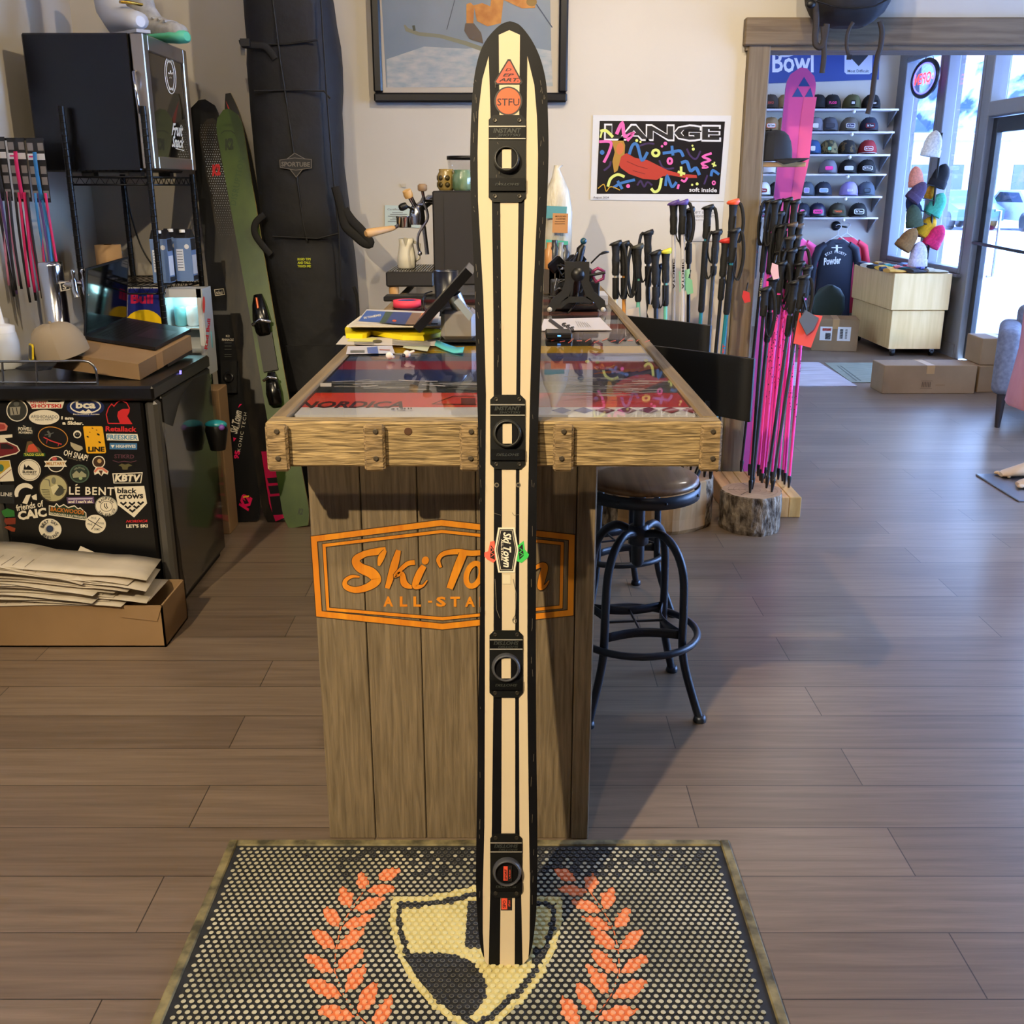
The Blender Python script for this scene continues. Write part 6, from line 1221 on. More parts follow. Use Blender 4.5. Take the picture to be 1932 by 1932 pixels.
# gift bag in plastic with kraft card
Yg = 4.62; gb = thing('wrapped_parcel', 'clear plastic wrapped parcel with teal base standing right of the ski', 'parcel', (atY(1050, 500, Yg).x, Yg, Z1))
part('plastic_wrap', loft([ell(atY(x, y, Yg), (w_, 0, 0), (0, d_, 0), 12) for x, y, w_, d_ in ((1050, 548, .065, .05), (1050, 470, .065, .05), (1050, 400, .068, .045), (1052, 360, .05, .035), (1052, 335, .025, .02), (1050, 318, .012, .01), (1054, 312, .02, .006))], noisy('crinkled_film', (178, 170, 146), (216, 212, 198), (20, 20, 8), .35, .5, bdist=.02)), gb)
part('teal_panel', MB().prism([atY(x, y, Yg-.056) for x, y in ((1030, 388), (1070, 390), (1068, 412), (1030, 412))], (0, .004, 0), mat((84, 150, 160), .5)), gb); part('teal_panel', MB().prism([atY(x, y, Yg-.056) for x, y in ((1030, 452), (1072, 455), (1072, 478), (1030, 478))], (0, .004, 0), mat((70, 170, 150), .5)), gb)
q4 = [atY(x, y, Yg-.075) for x, y in ((1043, 402), (1072, 403), (1071, 440), (1042, 439))]; kc = part('kraft_card', MB().prism(q4, (0, .002, 0), mat((186, 134, 82), .8)), gb)
D = Print(lambda x, y: atY(x, y, Yg-.075), (0, -1, 0), .0006); BR = mat((90, 60, 34)); D.text('MOUNTAIN', 1058, 408, 20, 3, BR); D.text('COFFEE', 1058, 413, 18, 3, BR)
for y in (418, 422): D.line([(1047, y), (1066, y)], .8, BR)
D.done('card_print', kc)
for x, h_, m_ in ((1036, .11, 'c08a50'), (1046, .12, '30343a'), (1058, .11, '888c90'), (1066, .10, '3a3c40')):
    c = atY(x, 500, 4.50); single('spice_bottle', MB().lathe([(.018, 0), (.02, .005), (.02, h_*.7), (.012, h_*.8), (.012, h_)], (c.x, 4.50, Z1+.10), 14, mat(c_ if 0 else m_, .3)).box((c.x-.022, 4.478, Z1), (c.x+.022, 4.522, Z1+.10), mat((60, 50, 40), .5)), {1036: 'amber bottle on a small stand beside the ski edge', 1046: 'dark bottle on a small stand under the kraft card, left', 1058: 'grey bottle on a small stand under the kraft card, middle', 1066: 'dark bottle on a small stand under the kraft card, right'}[x], 'bottle', group='small bottles beside the parcel')
# ================================================================ log stumps, block and ski poles
BARK = noisy('bark', (66, 54, 44), (170, 154, 134), (34, 34, 18), .9, 1.0, spread=(.36, .62), bdist=.03); CUT = noisy('cut_wood', (150, 116, 82), (188, 154, 116), (6, 6, 30), .75, .1); STRIP = wood('stripped_log', (132, 98, 60), (196, 160, 112), 'Z', .6, .2, 14, 1.2)
def log(cx, cy, r, h, lab, seed, half=False, cracks=3):
    rg = random.Random(seed); t = thing('log_stump', lab, 'stump', (cx, cy, 0), 'log stumps holding ski poles'); n = 56; ph = [rg.uniform(0, 6) for _ in range(4)]
    rad = [r*(1 + .035*sin(3*a+ph[0]) + .02*sin(7*a+ph[1]) + .012*sin(17*a+ph[2])) for a in [2*pi*i/n for i in range(n)]]
    mb = MB(); rings = []
    for z, k in ((0, .96), (.02, 1.0), (h*.3, .985), (h*.6, 1.0), (h*.85, .99), (h-.006, .985), (h, .96)):
        rings.append([Vector((cx+rad[i]*k*cos(2*pi*i/n)*(1+rg.uniform(-.01, .01)), cy+rad[i]*k*sin(2*pi*i/n)*(1+rg.uniform(-.01, .01)), z)) for i in range(n)])
    vs = [p for q in rings for p in q]
    for i in range(len(rings)-1):
        for j in range(n):
            a = 360*j/n; m_ = STRIP if (half and 225 < a < 318) else BARK
            mb.add([vs[i*n+j], vs[i*n+(j+1) % n], vs[(i+1)*n+(j+1) % n], vs[(i+1)*n+j]], [(0, 1, 2, 3)], m_, False)
    part('bark', mb, t)
    part('cut_face', MB().add(rings[-1], [tuple(range(n))]), t, CUT)
    d = Print(lambda x, y: Vector((cx+x, cy+y, h)), (0, 0, 1), .0006)
    for k in (.25, .45, .62, .8): d.oring(0, 0, r*k, r*k, .002, mat((136, 104, 72), .8))
    for i in range(cracks): a = rg.uniform(0, 6); d.line([(0, 0), (r*.4*cos(a), r*.4*sin(a)), (r*.8*cos(a+.1), r*.8*sin(a+.1))], [.001, .003, .004], mat((84, 60, 40), .9))
    d.done('growth_rings', t); return t
S1 = (atZ(1421, 925, .18).x, 4.525); HS1 = .178
log(S1[0], S1[1], .138, HS1, 'round bark-covered log stump right of the bar holding black ski poles', 2)
log(.655, 4.68, .285, .23, 'wide log stump behind the bar stool with bare and bark-covered sides', 5, True)
bx = thing('butcher_block', 'light laminated wooden block behind the round stump holding pink ski poles', 'block', (1.22, 4.9, 0))
for i in range(6): part('stave', MB().bbox((1.02+i*.058, 4.67, 0), (1.02+(i+1)*.058-.001, 5.14, .10), .003, noisy('stave_%d' % i, (186, 134+6*(i % 3), 84), (214, 166+5*(i % 3), 112), (30, 3, 8), .45, .05)), bx)
PINK = mat((255, 70, 170), .45); PBK = mat((20, 20, 23), .4); PWH = mat((206, 204, 210), .35); MNT = mat((110, 190, 170), .4); TEAL = mat((30, 120, 140), .4); CRM = mat((196, 186, 160), .5); PURP = mat((84, 64, 140), .5); ORG2 = mat((236, 88, 48), .5); NAVY = mat((30, 34, 60), .4); YL2 = mat((214, 206, 60), .5); DKG = mat((52, 56, 62), .4); ORG3 = mat((206, 140, 60), .4); REDP = mat((200, 50, 44), .5); SPOT = mat((30, 16, 24), .5)
GRIP = noisy('grip_foam', (10, 10, 13), (20, 21, 25), (60, 60, 140), .75, .4, bdist=.002)
def pole(top, base, zb, shaft, lab, gl=.14, ext=.10, cap_=None, lower=None, split=.5, strap=1, lean=.03, spots=False, text=None, grp='ski poles standing in the stumps', Yb=None, gripc=None, tag_=None, fat=1):
    B = atZ(base[0], base[1], zb) if Yb is None else None
    if B is None: q = atY(base[0], base[1], Yb); B = Vector((q.x, Yb, zb))
    T = atY(top[0], top[1], B.y+lean); A = T-B; L = A.length; A.normalize(); t = thing('ski_pole', lab, 'ski pole', tuple(B), grp)
    rs = .0085*fat; side = A.cross(Vector((0, 1, 0))).normalized(); fr = side.cross(A).normalized(); fr = fr if fr.y < 0 else -fr
    s_end = L-gl-ext; lw = lower or shaft
    part('lower_shaft', MB().tube([B+A*.05, B+A*s_end*split], [rs*.72, rs*.95], 8), t, lw); part('shaft', MB().tube([B+A*s_end*split, B+A*(s_end+ext+.02)], rs, 8), t, shaft)
    part('tip', MB().tube([B-A*.0, B+A*.03, B+A*.055, B+A*.06], [rs*.55, rs*1.0, rs*1.25, rs], 8), t, PBK)
    g0 = B+A*(L-gl)
    if ext > .02: part('grip_extension', MB().tube([g0-A*ext, g0-A*ext+A*.01, g0-A*.01], [.011, .0145, .0145], 10), t, GRIP)
    gp = MB().tube([g0, g0+A*gl*.08, g0+A*gl*.25, g0+A*gl*.45, g0+A*gl*.62, g0+A*gl*.8, g0+A*gl*.9], [.014, .017, .0155, .0175, .0155, .0175, .020], 10)
    part('grip', gp, t, gripc or GRIP)
    part('grip_cap', MB().tube([g0+A*gl*.88, g0+A*gl*.93, g0+A*gl*.98+side*.003, g0+A*gl+side*.004], [.021, .025, .025, .018], 12, sx=1.15), t, cap_ or mat((16, 17, 20), .5))
    if strap:
        rg = random.Random(int(top[0]*7+top[1])); s_ = rg.choice((-1, 1)); ln_ = rg.uniform(.15, .24); o = g0+A*gl*.86
        pts = [o, o+side*s_*.03+A*.005+fr*.01, o+side*s_*.045-A*ln_*.5+fr*.02, o+side*s_*.03-A*ln_+fr*.02, o+side*s_*.008-A*ln_*.8+fr*.02, o+side*s_*.012-A*ln_*.3+fr*.012]
        part('wrist_strap', MB().tube(spline([tuple(p) for p in pts], 4), .0085, 6, mat((12, 12, 15), .75), sx=.35, sy=1), t)
    if spots:
        mb = MB(); rg = random.Random(int(top[0]*3+base[0]))
        for i in range(34):
            u = s_end*(split-.02) + (s_end*(1-split)+ext)*rg.random(); a = rg.uniform(-1.2, 1.2); q = B+A*u + (fr*cos(a)+side*sin(a))*(rs*1.02); nn = (fr*cos(a)+side*sin(a)); w_ = rg.uniform(.0015, .003)
            tg = (side*cos(a)-fr*sin(a)); mb.prism([q+tg*w_, q+A*w_*1.8, q-tg*w_, q-A*w_*1.8], nn*.0006, SPOT)
        o = part('spot_pattern', mb, t); o['kind'] = 'stuff'
    if text:
        mb = MB(); text3d(mb, text[0], B+A*(s_end*text[2]) + fr*rs*1.06, A*text[3], side*-.010 if 1 else side, text[1], .03); part('shaft_lettering', mb, t)
    if tag_:
        q = B+A*(L-gl-.12)+fr*.03; part('hang_tag', MB().prism([q, q+side*.05+A*-.01, q+side*.045-A*.10, q-side*.005-A*.09], fr*.001, tag_), t)
    POLES.append((top, t)); return t
POLES = []
# poles on the wide stump
Z2 = .23; wide = 'ski poles standing in the wide stump'
LP_ = [((1162, 456), (1160, 905), CRM, 'cream-shafted ski pole, leftmost of all the poles', {}),
 ((1177, 457), (1178, 900), ORG3, 'ski pole with orange-brown shaft, second from the left of all', dict(lower=ORG3)),
 ((1203, 462), (1207, 902), MNT, 'mint-shafted ski pole with a yellow-edged grip, third from the left of all', dict(cap_=mat((60, 60, 50)), tag_=mat((196, 180, 160), .7))),
 ((1222, 436), (1226, 888), DKG, 'taller all-black ski pole right of the mint pole with yellow-edged grip', {}),
 ((1236, 474), (1240, 905), PBK, 'shorter all-black ski pole left of the pole with mint and yellow bands', dict(strap=0)),
 ((1256, 471), (1254, 900), MNT, 'ski pole with mint and yellow shaft and a yellow banded grip', dict(lower=YL2, split=.62, cap_=YL2)),
 ((1271, 380), (1270, 885), PWH, 'white lettered ski pole with purple-ended grip, left of the pair', dict(lower=PURP, split=.6, cap_=PURP, ext=0, text=('ATOMIC', SPOT, .84, .13))),
 ((1288, 379), (1288, 888), PWH, 'white lettered ski pole with purple-ended grip, right of the pair', dict(lower=PURP, split=.6, cap_=PURP, ext=0, text=('ATOMIC', SPOT, .84, .13))),
 ((1300, 393), (1297, 880), PBK, 'black ski pole with orange strap tab behind the white pair', dict(cap_=PBK, tag_=mat((150, 206, 170), .6))),
 ((1336, 388), (1303, 887), TEAL, 'tall ski pole with knobbly black grip and teal lower shaft', dict(lower=MNT, ext=.32)),
 ((1352, 435), (1317, 893), DKG, 'dark grey ski pole with ridged grip right of the tall teal-shafted one', dict(lower=MNT, ext=.05)),
 ((1370, 450), (1329, 900), PBK, 'ski pole with red-orange capped grip below the teal pole grip', dict(cap_=REDP, gl=.16)),
 ((1386, 432), (1340, 903), TEAL, 'thick-gripped ski pole with teal shaft and red lettering beside the wooden post', dict(ext=.22, text=('KOMPERDELL', REDP, .72, .16), fat=1.15)),
 ((1384, 377), (1352, 890), PBK, 'orange-capped black ski pole in front of the wooden post', dict(cap_=ORG2, gl=.17)),
 ((1240, 500), (1232, 895), mat((60, 90, 150), .5), 'short ski pole with blue cord bundle behind the bar edge', dict(cap_=NAVY, ext=.02))]
for tp, bs, m_, lab, kw in LP_: pole(tp, bs, Z2, m_, lab, grp=wide, **kw)
pk = 'ski poles standing in the laminated block'; ZBk = .10
RP = [((1415, 357), (1386, 866), MNT, 'mint and white ski pole with an orange-capped grip, tallest left of the pink poles', dict(lower=PWH, split=.55, cap_=ORG2, gl=.2, ext=.0)),
 ((1433, 394), (1391, 872), NAVY, 'navy-shafted ski pole with plum foam grip in front of the caps', dict(lower=PWH, ext=.2, cap_=NAVY)),
 ((1452, 377), (1398, 890), PBK, 'black ski pole with lettered strap, left of the two tall twin grips', dict(ext=.2, text=('ATOMIC', mat((190, 180, 120)), .93, .09))),
 ((1464, 378), (1413, 897), PINK, 'pink ski pole with a flared grip touching the lettered black pole', dict(ext=.2)),
 ((1471, 400), (1421, 895), PINK, 'pink ski pole behind the twin grips, ridged grip below the pink ski', dict(spots=True)),
 ((1474, 424), (1430, 898), PINK, 'spotted pink ski pole with a small waisted grip', dict(spots=True)),
 ((1486, 374), (1437, 890), PINK, 'pink ski pole with the highest left grip of the block', dict(ext=.16)),
 ((1500, 378), (1450, 892), PINK, 'pink ski pole with highest right grip of the block', dict(ext=.14)),
 ((1511, 400), (1457, 886), PBK, 'black ski pole with a wide looping strap at the right of the cluster', dict(ext=.1)),
 ((1495, 421), (1442, 903), PINK, 'spotted pink ski pole, centre grip with a tan worn cap', dict(spots=True, cap_=mat((84, 70, 56)))),
 ((1507, 424), (1462, 900), PINK, 'pink ski pole with tan worn cap right of the centre grip', dict(cap_=mat((84, 70, 56)))),
 ((1491, 446), (1449, 908), PINK, 'spotted pink ski pole with a second-row grip, left', dict(spots=True, cap_=mat((60, 54, 48)))),
 ((1504, 445), (1468, 905), PINK, 'pink ski pole with a second-row grip, right', dict(cap_=mat((60, 54, 48)))),
 ((1494, 470), (1455, 912), PINK, 'pink ski pole with a bulbous third-row grip', dict(spots=True)),
 ((1511, 466), (1476, 908), PINK, 'spotted pink ski pole with ribbed third-row grip', dict(spots=True)),
 ((1474, 471), (1434, 907), PINK, 'pink ski pole with a third-row grip at the left of the cluster', dict(spots=True)),
 ((1475, 494), (1437, 915), PINK, 'spotted pink ski pole with a short thick grip low in the cluster', dict(spots=True)),
 ((1509, 495), (1480, 914), PINK, 'pink ski pole with ribbed grip leaning left, fourth row', dict(spots=True, ext=.16)),
 ((1523, 503), (1488, 920), PINK, 'rightmost spotted pink ski pole standing on the block', dict(spots=True, ext=.18))]
for tp, bs, m_, lab, kw in RP:
    pole(tp, (bs[0], bs[1]), ZBk, m_, lab, grp=pk, **kw)
rd = 'black ski poles standing in the round stump'
for tp, bs, lab, kw in (((1444, 543), (1415, 930), 'black ski pole on the round stump with looping gloves-like strap, lowest grip', dict(gl=.12, ext=.02)), ((1459, 523), (1419, 923), 'plain black ski pole on the round stump, left of the pair with straight grip', dict(ext=.14, strap=0)),
    ((1500, 530), (1446, 921), 'slanting black ski pole on the round stump, left of the slanting pair', dict(ext=.1)), ((1517, 520), (1456, 928), 'slanting black ski pole on the round stump, right of the slanting pair', dict(ext=.05  ))):
    pole(tp, bs, HS1, DKG if 'pair' in lab else PBK, lab, grp=rd, **kw)
gl_ = thing('pole_glove_set', 'grey and orange packaged pole accessory hanging among the pink poles', 'accessory', tuple(atY(1500, 600, 4.6)))
part('card', MB().prism([atY(x, y, 4.50) for x, y in ((1508, 590), (1552, 596), (1530, 656), (1497, 648))], (0, .002, 0), mat((236, 84, 72), .6)), gl_)
part('grey_pack', MB().prism([atY(x, y, 4.485) for x, y in ((1520, 585), (1545, 600), (1535, 622), (1522, 632), (1508, 605))], (0, .01, 0), mat((96, 102, 112), .5)), gl_)
part('cord', MB().tube([atY(1515, 560, 4.5), atY(1522, 590, 4.5)], .004, 6, BLK), gl_)
for px, py, m_, lab in ((1412, 445, ORG2, 'orange strap tab hanging high among the poles'), (1408, 560, REDP, 'red plastic strap tab hanging in front of the teal pole'), (1421, 468, mat((240, 96, 70)), 'coral strap buckle among the left poles'), (1462, 512, mat((226, 180, 180)), 'white and red paper tag among the pink poles'), (1300, 540, mat((130, 196, 160)), 'green paper tag on the poles beside the white pair'), (1229, 590, mat((200, 186, 164)), 'cream paper tag on the poles at the bar edge')):
    h_ = 16 if 'paper' in lab else 12; t = min(POLES, key=lambda q: abs(q[0][0]-px) + .2*abs(q[0][1]-py))[1]; Yq = t.location.y - .03
    part('paper_tag' if 'paper' in lab else 'strap_tab', MB().prism([atY(x, y, Yq) for x, y in ((px-5, py-h_), (px+6, py-h_+4), (px+8, py+h_-3), (px-3, py+h_), (px-8, py))], (0, .004, 0), m_), t, label=lab.split(' hanging')[0].split(' on the')[0].split(' among')[0]); part('tag_loop', MB().tube([atY(px, py-h_, Yq), atY(px+3, py-h_-14, Yq+.05)], .003, 6, BLK), t)
# ================================================================ backpack over the opening
PKM = noisy('pack_fabric', (16, 15, 16), (30, 27, 26), (20, 20, 20), .7, .3); yk = 4.93
bk = thing('backpack', 'dark backpack with dangling straps hanging above the wooden door frame', 'backpack', tuple(atY(1610, 60, yk)))
secs = []
for y, x0, x1, d_ in ((-230, 1575, 1660, .05), (-210, 1550, 1680, .09), (-120, 1532, 1692, .13), (-40, 1530, 1692, .14), (0, 1534, 1688, .13), (20, 1542, 1676, .12), (38, 1556, 1655, .09), (46, 1580, 1640, .05)):
    a = atY(x0, y, yk); b_ = atY(x1, y, yk); secs.append([Vector(((a.x+b_.x)/2 + (b_.x-a.x)/2*(abs(cos(t_))**.6*(1 if cos(t_) > 0 else -1)), yk + .09 + d_*(abs(sin(t_))**.7*(1 if sin(t_) > 0 else -1)), a.z)) for t_ in [2*pi*i/20 for i in range(20)]])
part('pack_body', loft(secs, PKM), bk)
part('zip_seam', MB().tube([atY(x, y, yk-.045) for x, y in ((1540, 2), (1570, 12), (1610, 16), (1650, 12), (1680, -4))], .004, 6, BLK), bk)
STR = mat((44, 38, 36), .8)
for pts, w_ in (([(1538, 0), (1540, 40), (1538, 70), (1540, 85), (1550, 88), (1556, 70), (1560, 45)], .014), ([(1553, 50), (1555, 100), (1551, 138)], .012), ([(1610, 42), (1600, 60), (1597, 85), (1602, 108)], .008), ([(1660, 40), (1664, 60), (1661, 90), (1655, 110), (1648, 160), (1645, 185), (1637, 215)], .012)):
    part('strap', MB().tube(spline([tuple(atY(x, y, yk+.0)) for x, y in pts], 5), w_, 6, STR, sx=1, sy=.3, up=(0, 1, 0)), bk)
part('side_buckle', MB().ball(atY(1530, 8, yk), .022, BLK, (1, .6, .8)), bk); part('clip', MB().cbox(atY(1602, 108, yk), (.02, .01, .02), BLK), bk)
part('hook', MB().tube([atY(1617, -222, yk+.06), atY(1617, -250, yk+.10), Vector((atY(1617, -250, yk+.1).x, YB, atY(1617, -250, yk+.1).z+.02))], .008, 8, BLK), bk)
# ================================================================ bracket shelf, cap and pink ski in the opening
WB = mat((196, 156, 100), .6); xA = PX1; zs = atY(1470, 306, 5.28).z
br = thing('bracket_shelf', 'small light wooden bracket shelf fixed to the inner side of the post', 'shelf', (xA+.09, 5.28, zs-.2))
part('shelf_board', MB().bbox((xA, 5.22, zs-.022), (atY(1514, 310, 5.28).x, 5.36, zs), .002, WB), br); part('upright', MB().box((xA, 5.25, zs-.20), (xA+.022, 5.34, zs-.022), WB), br)
cap('baseball_cap', (xA+.055, 5.29, zs), 1.15, mat((26, 28, 34), .85), mat((24, 24, 28), .8), mat((28, 30, 36), .85), 'large black cap on the bracket shelf beside the post', None, R(-20))
t5, P5, b5, A5, W5, N5, L5 = lean_ski('ski', 'wide pink ski with three blue triangles standing in the opening', (1516, 128), (1413, 899), 5.62, .158, mat((222, 84, 150), .4), mat((120, 60, 90), .5), tipk=.05, waist=.74, square=False, group=None, curl=0, Yb=5.45, tpw=2.2)
TB = mat((50, 78, 140), .45); PK2 = mat((236, 92, 140), .4)
P5.k = 0; P5.poly([(1517, 183), (1541, 183), (1536, 215), (1527, 300), (1505, 400), (1490, 470), (1474, 470), (1489, 400), (1503, 300), (1511, 220)], PK2); P5.done('bright_panel', t5, 'brighter pink right half of the ski')
for a, b_, c_ in (((1517, 145), (1506, 163), (1528, 163)), ((1505, 165), (1494, 183), (1515, 183)), ((1529, 165), (1518, 183), (1534, 183))): P5.poly([a, c_, b_], TB)
P5.done('triangle_logo', t5, 'three blue triangles')
# ================================================================ far room: caps on shelves
SHW = mat((206, 196, 196), .6); Ysf = 11.44
rows = [205, 248, 291, 328, 370, 410]; zrow = [atY(1600, y, Ysf).z for y in rows]
for i, z in enumerate(zrow):
    t = thing('display_shelf', 'white cap display shelf on the far wall, %s' % ('topmost', 'second from the top', 'third from the top', 'fourth from the top', 'fifth from the top', 'lowest')[i], 'shelf', (3.2, 11.57, z-.02), 'cap display shelves')
    part('shelf_board', MB().box((2.3, Ysf, z-.018), (4.0-.02*i, YH-.001, z), SHW), t)
    part('shelf_bracket', MB().prism([(3.98-.02*i, YH-.001, z-.018), (3.98-.02*i, YH-.001, z-.17), (3.98-.02*i, Ysf+.01, z-.018)], (.012, 0, 0), GREYT), t)
    q = atY(1611-i*4, rows[i]+5, Ysf); part('price_knob', MB().ball((q.x, Ysf-.005, z-.028), .018, WHITE), t)
TR = mat((66, 56, 48), .85); OLV = mat((78, 78, 44), .85); BN = mat((28, 34, 52), .85); GRY = mat((112, 112, 124), .85); LAV = mat((150, 140, 206), .85); CAMO = noisy('camo', (46, 50, 36), (120, 108, 70), (26, 26, 26), .85, 0, spread=(.46, .54)); DCAM = noisy('dark_camo', (24, 24, 24), (90, 72, 40), (24, 24, 24), .85, 0, spread=(.55, .6)); MAR = mat((58, 30, 44), .85); KB = mat((20, 20, 23), .85); TAN = mat((140, 116, 82), .85); SLT = mat((70, 80, 94), .85); RDC = mat((140, 34, 40), .85); BLC = mat((40, 76, 124), .85); WHC = mat((214, 214, 218), .8); GRN = mat((24, 60, 48), .85)
W_ = mat((220, 220, 220), .6); PP = mat((240, 60, 150), .6)
H = [(0, 1452, TR, TR, 'charcoal cap with red lettering, leftmost on the top shelf', (.07, .05), (TR, TR, mat((190, 70, 60)), 'SKI')), (0, 1480, TAN, TAN, 'tan cap mostly hidden by the pink ski on the top shelf', None, None), (0, 1541, KB, KB, 'black cap half hidden by the pink ski tip on the top shelf', None, None),
 (0, 1568, mat((40, 36, 34), .85), KB, 'black cap with hot pink lettering on the top shelf', (.09, .055), (KB, KB, PP, 'FLOSI')), (0, 1606, OLV, OLV, 'olive cap with round black patch on the top shelf', (.045, .05), (KB, KB, W_, 'i')), (0, 1642, KB, KB, 'black cap with white script, rightmost on the top shelf', (.10, .05), (KB, KB, W_, 'So')),
 (1, 1453, TAN, TAN, 'tan cap with orange-edged white patch, leftmost on the second shelf', (.085, .045), (mat((214, 100, 50)), W_, KB)), (1, 1478, TAN, TAN, 'tan cap tucked behind the pink ski on the second shelf', None, None), (1, 1536, GRY, GRY, 'grey cap with white patch peeking past the pink ski on the second shelf', (.05, .045), (W_, W_)),
 (1, 1563, TR, mat((72, 74, 84), .85), 'brown cap with dark tonal patch on the second shelf', (.085, .045), (mat((40, 44, 56)), mat((54, 58, 70)))), (1, 1601, mat((92, 86, 78), .85), mat((92, 86, 78), .85), 'taupe cap with white and navy patch on the second shelf', (.08, .045), (W_, NV, W_)), (1, 1638, MAR, BN, 'navy cap with maroon brim, rightmost on the second shelf', (.08, .045), (RDC, BN, W_)),
 (2, 1531, BLC, BLC, 'blue cap with white patch beside the pink ski on the third shelf', (.04, .045), (W_, W_)), (2, 1562, CAMO, CAMO, 'green camouflage cap on the third shelf', (.03, .03), (mat((120, 180, 150)), mat((120, 180, 150)))), (2, 1597, KB, DCAM, 'black cap with dark camouflage front on the third shelf', None, None), (2, 1635, WHC, RDC, 'black cap with red front and white brim, rightmost on the third shelf', (.08, .04), (W_, RDC, W_)),
 (3, 1451, WHC, WHC, 'pale grey and white cap under the bracket shelf on the fourth shelf', None, None), (3, 1467, GRY, GRY, 'grey cap behind the pink ski edge on the fourth shelf', None, None), (3, 1561, GRY, GRY, 'grey cap with pink patch on the fourth shelf', (.07, .035), (PP, PP)), (3, 1598, KB, KB, 'black cap with solid white patch on the fourth shelf', (.08, .04), (W_, mat((190, 196, 206)))), (3, 1633, KB, KB, 'black cap with white outlined patch, rightmost on the fourth shelf', (.09, .04), (W_, KB, W_)),
 (4, 1437, GRN, WHC, 'white-fronted green cap with red patch on the fifth shelf', (.08, .035), (RDC, RDC, W_)), (4, 1464, KB, KB, 'black cap left of the pink ski on the fifth shelf', None, None), (4, 1519, SLT, SLT, 'slate blue cap with round white emblem on the fifth shelf', (.05, .05), (W_, LAV)), (4, 1551, BN, BN, 'navy cap with pale patch on the fifth shelf', (.08, .04), (W_, mat((130, 160, 190)))), (4, 1600, LAV, LAV, 'lavender cap on the fifth shelf', (.05, .025), (W_, LAV, W_)), (4, 1632, SLT, SLT, 'slate grey cap with dark patch, rightmost on the fifth shelf', (.06, .04), (KB, SLT)),
 (5, 1433, PP, NAVY, 'navy cap with hot pink brim behind the ski poles on the lowest shelf', None, None), (5, 1511, BN, BN, 'navy cap with small white emblem beside the pink ski on the lowest shelf', (.04, .04), (W_, PP)), (5, 1540, BN, NAVY, 'navy cap with pink mountain patch on the lowest shelf', (.085, .04), (PP, PP, NAVY, 'AAA')), (5, 1578, OLV, mat((58, 56, 46), .85), 'dark olive cap with orange lettering on the lowest shelf', (.10, .04), (OLV, mat((58, 56, 46)), mat((226, 96, 40)), 'TIMBER')), (5, 1617, KB, KB, 'black cap with white boxed lettering, rightmost on the lowest shelf', (.09, .05), (W_, KB, W_))]
for r_, px, mb_, mf, lab, pt_, pm in H:
    q = atY(px, rows[r_], Ysf+.13); x = q.x
    crown = KB if 'black cap' in lab or lab.startswith('navy cap with maroon') else (GRN if 'green cap with red' in lab else (NAVY if 'hot pink brim' in lab else mf))
    cap('baseball_cap', (x, Ysf+.125, zrow[r_]+.001), 1.13, crown, mb_, mf, lab, 'caps on the display shelves', R(-100), pt_, patchm=pm, flat=.5)
# trail sign
D = Print(lambda x, y: atY(x, y, YH-.02), (0, -1, 0), .001); YS2 = YH-.02
sn = thing('trail_sign', 'blue Bowl trail sign with black diamond above the cap shelves', 'sign', tuple(atY(1555, 157, YS2)))
part('sign_board', MB().prism([atY(x, y, YS2) for x, y in ((1420, 40), (1661, 44), (1658, 150), (1425, 158))], (0, .018, 0), mat((34, 62, 132), .5)), sn)
D.text('Bowl', 1496, 117, 78, 40, W_, 0, .02); D.done('sign_lettering', sn, 'white lettering reading Bowl')
D.oval(1480, 84, 32, 24, mat((190, 196, 210))); 
for i in range(6): D.line([(1455+i*9, 70), (1456+i*9, 104-abs(i-2.5)*3)], 1.3, mat((40, 50, 80)))
for i in range(3): D.line([(1450+i*3, 84+i*8), (1510-i*3, 84+i*8)], 1.3, mat((40, 50, 80)))
D.done('sign_emblem', sn, 'white gridded globe emblem')
D.poly([(1594, 60), (1648, 60), (1645, 137), (1640, 140), (1597, 140), (1593, 136)], mat((186, 192, 206))); D.poly([(1621, 86), (1638, 105), (1620, 125), (1604, 108)], mat((28, 30, 36))); D.text('Most Difficult', 1619, 134, 40, 5.5, mat((60, 64, 72)), 0, .02); D.done('sign_emblem', sn, 'white panel with black diamond reading Most Difficult')
